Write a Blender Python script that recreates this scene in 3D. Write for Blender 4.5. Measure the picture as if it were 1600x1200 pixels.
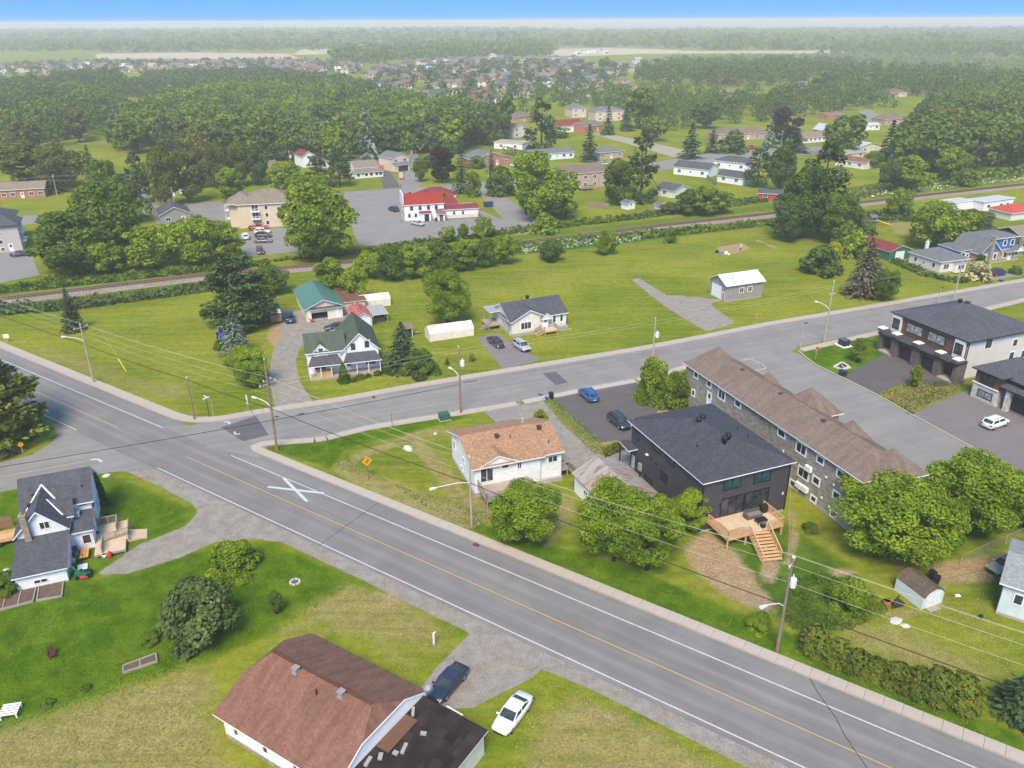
import bpy, bmesh, math, random
import numpy as np
from mathutils import Vector, Matrix
rad = math.radians
rnd = random.Random(7)
NR = np.random.RandomState(11)
SC = bpy.context.scene
COL = SC.collection
for _o in list(bpy.data.objects):
    bpy.data.objects.remove(_o)

CAM_H, FOC, HOR, ROLL = 56.0, 1250.0, 32.0, rad(-0.3)
PITCH = math.atan((600 - HOR) / FOC)
cam_data = bpy.data.cameras.new('camera')
cam = bpy.data.objects.new('camera', cam_data)
COL.objects.link(cam)
cam_data.sensor_fit = 'HORIZONTAL'
cam_data.sensor_width = 36.0
cam_data.lens = 36.0 * FOC / 1600.0
cam_data.clip_start = 0.5
cam_data.clip_end = 90000.0
_F = Vector((0, math.cos(PITCH), -math.sin(PITCH)))
_U0 = Vector((0, math.sin(PITCH), math.cos(PITCH)))
_R0 = Vector((1, 0, 0))
_R = _R0 * math.cos(ROLL) + _U0 * math.sin(ROLL)
_U = _U0 * math.cos(ROLL) - _R0 * math.sin(ROLL)
_m = Matrix((_R, _U, -_F)).transposed().to_4x4()
_m.translation = Vector((0, 0, CAM_H))
cam.matrix_world = _m
SC.camera = cam

SUN_EL, SUN_AZ = rad(52), rad(190)      # azimuth clockwise from +Y (the view direction)
world = bpy.data.worlds.new("World")
SC.world = world
world.use_nodes = True
wn = world.node_tree
bgn = wn.nodes['Background']
sky = wn.nodes.new('ShaderNodeTexSky')
sky.sky_type = 'NISHITA'
sky.sun_disc = False
sky.sun_elevation = SUN_EL
sky.sun_rotation = SUN_AZ
sky.altitude = 300.0
sky.air_density = 1.0
sky.dust_density = 0.3
sky.ozone_density = 2.0
geo = wn.nodes.new('ShaderNodeTexCoord')
sep = wn.nodes.new('ShaderNodeSeparateXYZ')
mad = wn.nodes.new('ShaderNodeMath'); mad.operation = 'MULTIPLY_ADD'
mad.inputs[1].default_value = 1.0; mad.inputs[2].default_value = 0.5
mx = wn.nodes.new('ShaderNodeMath'); mx.operation = 'MAXIMUM'; mx.inputs[1].default_value = 0.0
cmb = wn.nodes.new('ShaderNodeCombineXYZ')
wn.links.new(geo.outputs['Generated'], sep.inputs[0])
wn.links.new(sep.outputs[2], mx.inputs[0]); wn.links.new(mx.outputs[0], mad.inputs[0])
wn.links.new(sep.outputs[0], cmb.inputs[0]); wn.links.new(sep.outputs[1], cmb.inputs[1])
wn.links.new(mad.outputs[0], cmb.inputs[2])
wn.links.new(cmb.outputs[0], sky.inputs['Vector'])
hsv = wn.nodes.new('ShaderNodeHueSaturation')
hsv.inputs['Saturation'].default_value = 1.18
hsv.inputs['Hue'].default_value = 0.488
wn.links.new(sky.outputs[0], hsv.inputs['Color'])
wn.links.new(hsv.outputs[0], bgn.inputs[0])
bgn.inputs[1].default_value = 0.14

sun_d = bpy.data.lights.new('sun', 'SUN')
sun_d.energy = 2.6
sun_d.angle = rad(26)
sun_d.color = (1.0, 0.86, 0.67)
sun = bpy.data.objects.new('sun', sun_d)
COL.objects.link(sun)
_sd = Vector((math.sin(SUN_AZ) * math.cos(SUN_EL), math.cos(SUN_AZ) * math.cos(SUN_EL), math.sin(SUN_EL)))
sun.rotation_euler = (-_sd).to_track_quat('-Z', 'Y').to_euler()

vs = SC.view_settings
SC.display_settings.display_device = 'sRGB'
vs.view_transform = 'Standard'
vs.look = 'None'
vs.gamma = 1.0
vs.use_curve_mapping = False
vs.exposure = 1.3
SC.render.engine = 'CYCLES'
cy = SC.cycles
cy.max_bounces = 5
cy.diffuse_bounces = 3
cy.glossy_bounces = 2
cy.transmission_bounces = 2
cy.transparent_max_bounces = 6
cy.volume_bounces = 1
cy.caustics_reflective = False
cy.caustics_refractive = False
cy.use_denoising = True
try:
    cy.denoiser = 'OPENIMAGEDENOISE'
except Exception:
    pass
cy.use_adaptive_sampling = True
cy.adaptive_threshold = 0.02

def G(px, py, z=0.0):
    d = _F * FOC + _R * (px - 800) - _U * (py - 600)
    t = (z - CAM_H) / d.z
    return Vector((d.x * t, d.y * t, z))

def PX(p):
    v = Vector(p) - Vector((0, 0, CAM_H))
    w = v.dot(_F)
    return 800 + FOC * v.dot(_R) / w, 600 - FOC * v.dot(_U) / w

def depth(p):
    return (Vector(p) - Vector((0, 0, CAM_H))).dot(_F)

def top_height(b, ytop):
    lo, hi = 0.0, 60.0
    for _ in range(40):
        m = (lo + hi) / 2
        if PX((b[0], b[1], m))[1] > ytop:
            lo = m
        else:
            hi = m
    return lo

def link(o, parent=None):
    COL.objects.link(o)
    if parent is not None:
        o.parent = parent
    return o

def tag(o, label=None, cat=None, group=None, kind=None):
    if label: o['label'] = label
    if cat: o['category'] = cat
    if group: o['group'] = group
    if kind: o['kind'] = kind
    return o

def empty(name, loc=(0, 0, 0), rz=0.0, label=None, cat=None, group=None):
    o = bpy.data.objects.new(name, None)
    o.empty_display_size = 0.5
    o.location = loc
    o.rotation_euler = (0, 0, rz)
    link(o)
    return tag(o, label, cat, group)

def inst(name, me, parent=None, loc=(0, 0, 0), rot=(0, 0, 0), scale=(1, 1, 1)):
    o = bpy.data.objects.new(name, me)
    o.location = loc
    o.rotation_euler = rot
    o.scale = scale
    return link(o, parent)

def copy_tree(o, parent=None):
    c = o.copy()
    COL.objects.link(c)
    if parent is not None:
        c.parent = parent
    for ch in o.children:
        copy_tree(ch, c)
    return c

class MB:
    """collects faces, then links them as one mesh object with metre-scaled UVs"""
    def __init__(s):
        s.v = []; s.f = []; s.m = []; s.uv = {}
    def face(s, pts, m=0, uv=None):
        i = len(s.v)
        s.v.extend([tuple(p) for p in pts])
        s.f.append(tuple(range(i, i + len(pts))))
        s.m.append(m)
        if uv: s.uv[len(s.f) - 1] = uv
        return s
    def box(s, a, b, m=0):
        x0, y0, z0 = a; x1, y1, z1 = b
        P = [(x0,y0,z0),(x1,y0,z0),(x1,y1,z0),(x0,y1,z0),(x0,y0,z1),(x1,y0,z1),(x1,y1,z1),(x0,y1,z1)]
        return s.hexa(P, m)
    def hexa(s, P, m=0, mtop=None):
        for k, q in enumerate(((3,2,1,0),(4,5,6,7),(0,1,5,4),(1,2,6,5),(2,3,7,6),(3,0,4,7))):
            s.face([P[i] for i in q], mtop if (k == 1 and mtop is not None) else m)
        return s
    def prism(s, poly, z0, z1, m=0, mtop=None, bottom=True):
        n = len(poly)
        a = sum(poly[i][0]*poly[(i+1)%n][1] - poly[(i+1)%n][0]*poly[i][1] for i in range(n))
        if a < 0: poly = poly[::-1]
        s.face([(p[0], p[1], z1) for p in poly], m if mtop is None else mtop)
        if bottom: s.face([(p[0], p[1], z0) for p in poly[::-1]], m)
        for i in range(n):
            p, q = poly[i], poly[(i+1) % n]
            s.face([(p[0],p[1],z0),(q[0],q[1],z0),(q[0],q[1],z1),(p[0],p[1],z1)], m)
        return s
    def tube(s, pts, r, n=6, m=0, cap=True):
        pts = [Vector(p) for p in pts]
        if not hasattr(r, '__len__'): r = [r] * len(pts)
        rings = []
        for i, p in enumerate(pts):
            d = (pts[min(i+1, len(pts)-1)] - pts[max(i-1, 0)])
            d = d.normalized() if d.length > 1e-9 else Vector((0, 0, 1))
            a = d.orthogonal().normalized() if abs(d.z) > .95 else d.cross(Vector((0, 0, 1))).normalized()
            b = d.cross(a)
            rings.append([p + (a*math.cos(2*math.pi*k/n) + b*math.sin(2*math.pi*k/n)) * r[i] for k in range(n)])
        i0 = len(s.v)
        for R_ in rings: s.v.extend([tuple(q) for q in R_])
        for i in range(len(rings) - 1):
            for k in range(n):
                k2 = (k + 1) % n
                s.f.append((i0+i*n+k, i0+(i+1)*n+k, i0+(i+1)*n+k2, i0+i*n+k2)); s.m.append(m)
        if cap:
            s.f.append(tuple(i0 + k for k in range(n))); s.m.append(m)
            s.f.append(tuple(i0 + (len(rings)-1)*n + k for k in range(n))[::-1]); s.m.append(m)
        return s
    def lathe(s, prof, n=10, m=0, c=(0, 0, 0)):
        return s.tube([(c[0], c[1], c[2] + z) for r, z in prof], [max(r, 1e-4) for r, z in prof], n, m)
    def bar(s, a, b, w, h, m=0):
        a, b = Vector(a), Vector(b)
        d = (b - a).normalized()
        x = d.orthogonal().normalized() if abs(d.z) > .98 else d.cross(Vector((0, 0, 1))).normalized()
        y = x.cross(d)
        P = []
        for e in (a, b):
            P += [e - x*w/2 - y*h/2, e + x*w/2 - y*h/2, e + x*w/2 + y*h/2, e - x*w/2 + y*h/2]
        for q in ((0,1,2,3),(7,6,5,4),(0,4,5,1),(1,5,6,2),(2,6,7,3),(3,7,4,0)):
            s.face([P[i] for i in q], m)
        return s
    def mesh(s, name, mats, smooth=False):
        me = bpy.data.meshes.new(name)
        me.from_pydata(s.v, [], s.f)
        for mt in (mats if isinstance(mats, (list, tuple)) else [mats]): me.materials.append(mt)
        me.polygons.foreach_set('material_index', s.m)
        if smooth: me.polygons.foreach_set('use_smooth', [True] * len(s.f))
        uvl = me.uv_layers.new(name='UVMap').data
        Z = Vector((0, 0, 1))
        for p in me.polygons:
            if p.index in s.uv:
                for li, c in zip(p.loop_indices, s.uv[p.index]): uvl[li].uv = c
                continue
            n = p.normal
            if abs(n.z) > .995:
                for li, vi in zip(p.loop_indices, p.vertices):
                    c = me.vertices[vi].co; uvl[li].uv = (c.x, c.y)
            else:
                t = Z.cross(n).normalized(); b = n.cross(t)
                for li, vi in zip(p.loop_indices, p.vertices):
                    c = me.vertices[vi].co; uvl[li].uv = (c.dot(t), c.dot(b))
        return me
    def obj(s, name, mats, parent=None, smooth=False, loc=(0, 0, 0), rz=0.0):
        return inst(name, s.mesh(name, mats, smooth), parent, loc, (0, 0, rz))

def lin(c):
    c /= 255.0
    return c / 12.92 if c <= 0.04045 else ((c + 0.055) / 1.055) ** 2.4
def S(r, g, b, k=0.50):
    """albedo of a surface that shows sRGB (r,g,b) in the daylight of the photograph"""
    return (min(lin(r)*k, .86), min(lin(g)*k, .86), min(lin(b)*k, .86))

class NT:
    def __init__(s, name, rough=.85, spec=.25):
        s.mat = bpy.data.materials.new(name)
        s.mat.use_nodes = True
        s.t = s.mat.node_tree
        s.b = s.t.nodes['Principled BSDF']
        s.b.inputs['Roughness'].default_value = rough
        s.b.inputs['Specular IOR Level'].default_value = spec
    def n(s, kind, **kw):
        nd = s.t.nodes.new(kind)
        for k, v in kw.items():
            if k[0] == '_': setattr(nd, k[1:], v)
            else: s.put(nd, k, v)
        return nd
    def put(s, nd, k, v):
        key = int(k[1:]) if k[0] == 'i' and k[1:].isdigit() else k.replace('__', ' ')
        i = nd.inputs[key]
        if hasattr(v, 'is_output') or isinstance(v, bpy.types.NodeSocket): s.t.links.new(v, i)
        else: i.default_value = v
    def coord(s, which='Object', scale=(1, 1, 1)):
        c = s.n('ShaderNodeTexCoord').outputs[which]
        if scale != (1, 1, 1):
            mp = s.n('ShaderNodeMapping'); s.t.links.new(c, mp.inputs[0]); mp.inputs['Scale'].default_value = scale
            c = mp.outputs[0]
        return c
    def noise(s, vec, scale, detail=3, rough=.55, dist=0):
        nd = s.n('ShaderNodeTexNoise', Vector=vec, Scale=scale, Detail=detail, Roughness=rough, Distortion=dist)
        return nd.outputs['Fac']
    def math(s, op, a, b=0.0, c=0.0, clamp=False):
        nd = s.n('ShaderNodeMath', _operation=op, _use_clamp=clamp)
        s.put(nd, 'i0', a); s.put(nd, 'i1', b); s.put(nd, 'i2', c)
        return nd.outputs[0]
    def mix(s, fac, a, b, blend='MIX'):
        nd = s.n('ShaderNodeMix', _data_type='RGBA', _blend_type=blend)
        s.put(nd, 'i0', fac)
        for k, v in (('i6', a), ('i7', b)):
            if isinstance(v, tuple): v = (*v[:3], 1.0)
            s.put(nd, k, v)
        return nd.outputs[2]
    def ramp(s, v, a, b, lo=0.0, hi=1.0):
        nd = s.n('ShaderNodeMapRange', _clamp=True, _interpolation_type='SMOOTHSTEP')
        s.put(nd, 'i0', v); s.put(nd, 'i1', a); s.put(nd, 'i2', b); s.put(nd, 'i3', lo); s.put(nd, 'i4', hi)
        return nd.outputs[0]
    def color(s, c):
        if isinstance(c, tuple): s.b.inputs['Base Color'].default_value = (*c[:3], 1)
        else: s.t.links.new(c, s.b.inputs['Base Color'])
    def bump(s, h, strength=.3, dist=.03):
        bn = s.n('ShaderNodeBump', Strength=strength, Distance=dist, Height=h)
        s.t.links.new(bn.outputs[0], s.b.inputs['Normal'])

_mc = {}
def plain(name, c, rough=.8, var=.12, scale=2.0, spec=.25, metal=0.0):
    """painted or solid surface with slight uneven wear"""
    key = (name, c)
    if key in _mc: return _mc[key]
    t = NT(name, rough, spec)
    co = t.coord()
    f = t.math('ADD', t.math('MULTIPLY', t.noise(co, scale, 4), .6), t.math('MULTIPLY', t.noise(co, scale*9, 3), .4))
    f = t.ramp(f, .3, .7)
    t.color(t.mix(f, tuple(x*(1-var) for x in c), tuple(min(x*(1+var), .88) for x in c)))
    t.b.inputs['Metallic'].default_value = metal
    _mc[key] = t.mat
    return t.mat

def shingle(name, c, var=.35, streak=.25, c2=None, w=.34, h=.16, mott=0.0):
    t = NT(name, .95, .1)
    uv = t.coord('UV')
    c2 = c2 or tuple(x*(1+var) for x in c)
    br = t.n('ShaderNodeTexBrick', Vector=uv, Scale=1.0, Color1=(*[x*(1-var) for x in c], 1), Color2=(*c2, 1),
             Mortar=(*[x*.45 for x in c], 1), Brick__Width=w, Row__Height=h, Mortar__Size=.012, Bias=0.0)
    br.inputs['Mortar Smooth'].default_value = .4
    ob = t.coord()
    gr = t.ramp(t.noise(uv, 30, 2), .3, .7, .8, 1.2)
    big = t.ramp(t.noise(t.coord('UV', (1.2, .25, 1)), 1.0, 5, .6), .35, .7)
    col = t.mix(1.0, br.outputs['Color'], t.mix(gr, (.78,)*3, (1.22,)*3), 'MULTIPLY')
    col = t.mix(t.math('MULTIPLY', big, streak), col, tuple(x*.45 for x in c))
    if mott:
        pn = t.ramp(t.noise(t.coord('UV', (1, 1.6, 1)), 2.6, 3, .7), .5, .62)
        col = t.mix(t.math('MULTIPLY', pn, mott), col, tuple(min(.8, x*1.9) for x in c))
    t.color(col)
    t.bump(t.math('MULTIPLY_ADD', br.outputs['Fac'], -1.0, t.math('MULTIPLY', gr, .4)), .5, .02)
    return t.mat

def siding(name, c, pitch=.2, vertical=False, var=.06, rough=.6):
    """lapped boards: fine relief only, each board is a couple of pixels high"""
    t = NT(name, rough, .3)
    sx = t.n('ShaderNodeSeparateXYZ'); t.t.links.new(t.coord('UV'), sx.inputs[0])
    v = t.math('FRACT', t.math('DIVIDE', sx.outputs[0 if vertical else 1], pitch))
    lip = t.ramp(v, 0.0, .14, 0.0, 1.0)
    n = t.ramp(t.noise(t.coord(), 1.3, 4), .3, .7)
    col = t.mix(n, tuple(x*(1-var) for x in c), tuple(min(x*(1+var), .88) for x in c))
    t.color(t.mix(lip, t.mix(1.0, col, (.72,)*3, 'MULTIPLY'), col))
    t.bump(t.math('MULTIPLY', lip, 1.0), .4, .02)
    return t.mat

def brickwork(name, c1, c2, mortar, w=.24, h=.08, ms=.012):
    t = NT(name, .9, .15)
    uv = t.coord('UV')
    br = t.n('ShaderNodeTexBrick', Vector=uv, Scale=1.0, Color1=(*c1, 1), Color2=(*c2, 1), Mortar=(*mortar, 1),
             Brick__Width=w, Row__Height=h, Mortar__Size=ms)
    n = t.ramp(t.noise(uv, 1.4, 5, .65), .3, .7, .75, 1.2)
    n2 = t.n('ShaderNodeCombineColor'); 
    for k in range(3): t.t.links.new(n, n2.inputs[k])
    t.color(t.mix(1.0, br.outputs['Color'], n2.outputs[0], 'MULTIPLY'))
    t.bump(t.math('MULTIPLY', br.outputs['Fac'], -1.0), .4, .015)
    return t.mat

def seam_metal(name, c, pitch=.45, rough=.45):
    t = NT(name, rough, .4)
    sx = t.n('ShaderNodeSeparateXYZ'); t.t.links.new(t.coord('UV'), sx.inputs[0])
    v = t.math('FRACT', t.math('DIVIDE', sx.outputs[0], pitch))
    rib = t.ramp(t.math('ABSOLUTE', t.math('SUBTRACT', v, .5)), .02, .09)
    n = t.ramp(t.noise(t.coord(), .9, 4), .3, .7)
    col = t.mix(n, tuple(x*.9 for x in c), tuple(min(x*1.08, .88) for x in c))
    t.color(t.mix(rib, t.mix(1.0, col, (.8,)*3, 'MULTIPLY'), col))
    t.bump(t.math('SUBTRACT', 1.0, rib), .5, .03)
    return t.mat

def glassy(name, c=(.02, .025, .03), rough=.06):
    t = NT(name, rough, .6)
    n = t.ramp(t.noise(t.coord(), .8, 2), .35, .65)
    t.color(t.mix(n, tuple(x*.6 for x in c), tuple(x*1.5 for x in c)))
    return t.mat
def seg_dist(P, a, b):
    ab = b - a
    L = (ab ** 2).sum() + 1e-9
    t = np.clip(((P - a) @ ab) / L, 0, 1)
    return np.sqrt((((P - a) - t[:, None] * ab) ** 2).sum(1))
def poly_sd(P, poly):
    """signed distance (positive inside)"""
    poly = np.asarray(poly, float)
    n = len(poly)
    ins = np.zeros(len(P), bool)
    d = np.full(len(P), 1e9)
    for i in range(n):
        a, b = poly[i], poly[(i+1) % n]
        d = np.minimum(d, seg_dist(P, a, b))
        cond = (a[1] > P[:, 1]) != (b[1] > P[:, 1])
        xi = (b[0]-a[0]) * (P[:, 1]-a[1]) / (b[1]-a[1] + 1e-12) + a[0]
        ins ^= cond & (P[:, 0] < xi)
    return np.where(ins, d, -d)
def W(pts):
    return [G(*p).xy[:] for p in pts]
def W2(pts):
    return np.array([[*G(*p).xy] for p in pts])

ZONES = [
 (0, 'poly', [(-60,800),(150,735),(310,800),(280,830),(190,868),(150,905),(330,852),(430,846),(560,905),(470,950),(420,990),(330,1030),(180,1075),(60,1120),(-80,1180)], 2.5, .95),
 (0, 'poly', [(405,700),(750,640),(720,655),(540,700),(520,730),(660,800),(760,838),(900,905),(1200,1020),(1600,1190),(1600,1150),(1290,1010),(1100,935),(1000,890),(800,835),(650,775),(480,720)], 1.0, .9),
 (0, 'poly', [(1250,550),(1385,520),(1400,545),(1330,585),(1300,590)], .6, .9),
 (0, 'poly', [(850,430),(1000,460),(1105,515),(860,560),(820,555),(900,520),(900,470)], 5, .35),
 (0, 'poly', [(1090,880),(1200,800),(1330,880),(1370,940),(1290,1010),(1200,960)], 2, .8),
 (0, 'poly', [(600,480),(680,500),(800,470),(780,530),(690,540),(600,560)], 4, .4),
 (0, 'poly', [(0,770),(40,760),(40,850),(0,850)], 1, .8),
 (1, 'poly', [(470,955),(540,912),(600,925),(660,955),(700,990),(650,1010),(590,1000),(520,985)], 3.0, .85),
 (1, 'line', [(450,985),(520,960),(600,965),(680,1010)], 1.5, .55, 1.4),
 (1, 'line', [(430,1010),(520,985),(590,1000),(640,1040)], 1.2, .6, .7),
 (1, 'poly', [(-100,1200),(-40,1140),(60,1120),(180,1080),(300,1040),(345,1060),(335,1110),(345,1160),(400,1230),(400,1300),(-200,1300)], 3.5, .8),
 (1, 'line', [(30,1160),(120,1120),(280,1060)], 1.5, .5, 1.2),
 (1, 'line', [(60,1195),(200,1120),(320,1060)], 1.2, .45, .8),
 (1, 'poly', [(845,1115),(900,1085),(960,1105),(1040,1145),(1130,1195),(1200,1260),(800,1260),(830,1150)], 2.2, .75),
 (1, 'line', [(535,728),(560,712),(610,695),(660,678),(710,672),(735,680)], .8, 1.0, 1.1),
 (1, 'line', [(535,728),(560,745),(620,770),(680,795),(730,815)], .9, 1.0, 1.5),
 (1, 'line', [(650,690),(680,725),(705,755),(720,790)], .9, 1.0, 1.2),
 (1, 'poly', [(600,745),(680,775),(740,805),(740,820),(690,800),(620,768)], 1.0, 1.0),
 (1, 'poly', [(690,700),(740,800),(770,830),(720,815),(670,740)], 1.5, .6),
 (1, 'poly', [(735,760),(860,780),(870,840),(790,830),(740,815)], 2.0, .75),
 (1, 'poly', [(870,775),(900,770),(905,800),(870,850),(850,860),(830,845)], 1.5, .7),
 (1, 'poly', [(1310,965),(1400,970),(1600,1060),(1600,1080),(1500,1060),(1400,1040),(1300,1005)], 2.5, .62),
 (1, 'poly', [(1440,920),(1560,920),(1600,1040),(1520,1020),(1440,960)], 3, .35),
 (1, 'poly', [(90,552),(130,560),(160,580),(130,585),(95,570)], 2, .6),
 (1, 'poly', [(225,600),(290,598),(310,615),(260,625),(225,615)], 2, .6),
 (1, 'poly', [(80,520),(330,480),(380,560),(300,650),(150,590)], 8, .28),
 (1, 'poly', [(1368,616),(1440,592),(1510,595),(1500,615),(1420,645)], .8, .62),
 (1, 'poly', [(600,440),(830,420),(1000,400),(1180,380),(1100,420),(850,460),(760,470),(700,470)], 8, .35),
 (1, 'line', [(600,462),(700,452),(800,437),(900,420)], 1.5, .35, 1.2),
 (1, 'poly', [(1380,345),(1560,360),(1600,380),(1600,400),(1530,385),(1400,368)], 3, .8),
 (1, 'line', [(848,622),(875,655),(930,705),(940,712)], .5, .55, .9),
 (1, 'line', [(940,690),(990,680)], .5, .8, 1.4),
 (1, 'poly', [(560,700),(640,690),(660,720),(600,740)], 3, .25),
 (1, 'poly', [(40,1010),(90,1000),(120,1040),(70,1060)], 3, .15),
 (2, 'poly', [(640,770),(700,785),(740,800),(745,815),(700,808),(650,785)], 1.5, .6),
 (1, 'line', [(60,545),(130,570),(250,615)], 2, .5, 2.5), (1, 'line', [(150,520),(300,490),(330,520)], 2, .4, 1.5),
 (2, 'poly', [(1065,848),(1110,832),(1148,860),(1175,890),(1205,930),(1215,958),(1180,955),(1120,925),(1075,885)], 2.2, .85),
 (2, 'line', [(1235,800),(1242,840),(1230,880)], .8, .55, .8),
 (2, 'line', [(1205,880),(1200,905)], .8, .6, 1.2),
 (2, 'poly', [(1285,885),(1340,885),(1350,900),(1300,905)], 1.0, .6),
 (2, 'poly', [(1365,950),(1440,945),(1440,965),(1390,975)], 1.2, .5),
 (2, 'poly', [(860,615),(985,590),(1000,600),(1035,640),(1000,640)], .8, .0),
 (2, 'line', [(985,600),(1010,625),(1035,642)], .5, .8, 1.0),
 (2, 'poly', [(1118,386),(1160,379),(1175,388),(1150,397),(1125,395)], .8, .75),
 (2, 'line', [(1184,376),(1215,388)], .4, .65, 1.1),
 (2, 'line', [(1215,388),(1110,400)], .6, .3, .5),
 (2, 'poly', [(985,436),(1000,432),(1030,455),(1040,470),(1020,470)], 1.0, .5),
 (2, 'line', [(760,760),(735,775),(745,815)], 1.2, .5, 1.4),
 (2, 'poly', [(740,800),(800,830),(860,850),(820,862),(760,835)], 1.5, .35),
 (2, 'poly', [(425,490),(450,485),(455,520),(430,545),(415,530)], 1.2, .8),
 (2, 'poly', [(0,680),(30,690),(38,705),(0,718)], 1.2, .75),
 (2, 'poly', [(895,1110),(930,1095),(985,1120),(1000,1140),(940,1135)], 1.8, .55),
 (2, 'line', [(590,935),(625,945)], 1.0, .5, 1.5),
 (2, 'poly', [(400,505),(330,495),(335,520),(360,520)], 1.0, .5),
 (2, 'poly', [(1440,880),(1600,850),(1640,880),(1560,912),(1460,925)], 1.5, .6),
 (2, 'poly', [(1020,283),(1085,292),(1060,302),(1020,297)], 3, .4),
 (3, 'poly', [(160,735),(200,738),(250,760),(300,787),(310,800),(290,822),(215,852),(190,870),(150,898),(200,896),(280,872),(335,847),(400,842),(440,847),(500,875),(560,903),(647,947),(735,990),(715,1010),(680,1045),(650,1085),(680,1110),(740,1105),(830,1060),(845,1045),(925,1077),(1015,1123),(1170,1200),(1330,1280),(1500,1340),(1500,1290),(1257,1203),(800,985),(590,890),(400,803),(245,733)], .5, 1.0),
 (3, 'poly', [(62,655),(85,668),(92,690),(55,713),(-30,735),(-30,770),(40,760),(170,737),(245,735),(130,672)], .5, .9),
 (3, 'poly', [(440,490),(545,470),(575,520),(545,530),(470,540),(462,565),(470,600),(490,628),(430,640),(420,590),(425,550),(440,525)], .6, .95),
 (3, 'poly', [(770,655),(815,632),(848,625),(880,665),(930,705),(945,715),(915,740),(880,720),(830,690)], .5, .95),
 (3, 'poly', [(940,715),(985,690),(1000,700),(990,735),(940,735),(905,742)], .5, .9),
 (3, 'poly', [(985,436),(1000,435),(1040,460),(1135,468),(1110,475),(1150,505),(1105,518),(1080,505),(1040,480)], .6, .9),
 (3, 'poly', [(1455,455),(1480,430),(1480,440)], .5, .2),
]
ZONES2 = [
 (0, 'poly', [(150,92),(470,92),(450,84),(300,82),(150,84)], 10, 1.0),
 (0, 'poly', [(455,86),(540,84),(520,76),(470,76)], 12, .8),
 (0, 'poly', [(840,86),(900,88),(1010,84),(1130,83),(1330,84),(1330,79),(1100,80),(960,75),(855,76)], 12, 1.0),
 (1, 'poly', [(-100,500),(130,480),(330,455),(400,435),(520,420),(600,405),(800,400),(900,390),(1000,378),(1190,355),(1300,345),(1300,325),(1200,340),(1000,365),(840,385),(700,402),(420,425),(300,440),(150,460),(-100,486)], 3, .8),
 (1, 'poly', [(-100,460),(100,443),(250,432),(400,418),(560,400),(800,368),(1000,345),(1200,318),(1400,297),(1600,272),(1600,285),(1200,330),(800,380),(300,430),(-100,476)], 2, .5),
 (1, 'poly', [(1090,880),(1230,800),(1330,880),(1400,960),(1290,1010),(1180,960)], 3, .45),
]
def build_zone(P, zones, nch=4):
    out = np.zeros((len(P), 4), np.float32)
    out[:, 3] = 0
    for z in zones:
        ch, kind, pts, fe, st = z[:5]
        w = W2(pts)
        lo, hi = w.min(0) - fe*2 - 3, w.max(0) + fe*2 + 3
        sel = np.where((P[:, 0] > lo[0]) & (P[:, 0] < hi[0]) & (P[:, 1] > lo[1]) & (P[:, 1] < hi[1]))[0]
        if not len(sel): continue
        Q = P[sel]
        if kind == 'poly':
            d = poly_sd(Q, w)
        else:
            d = np.full(len(Q), 1e9)
            for a, b in zip(w[:-1], w[1:]): d = np.minimum(d, seg_dist(Q, a, b))
            d = z[5] - d
        t = np.clip(d / fe * .5 + .5, 0, 1)
        t = t*t*(3-2*t) * st
        out[sel, ch] = np.maximum(out[sel, ch], t)
    return out

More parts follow.
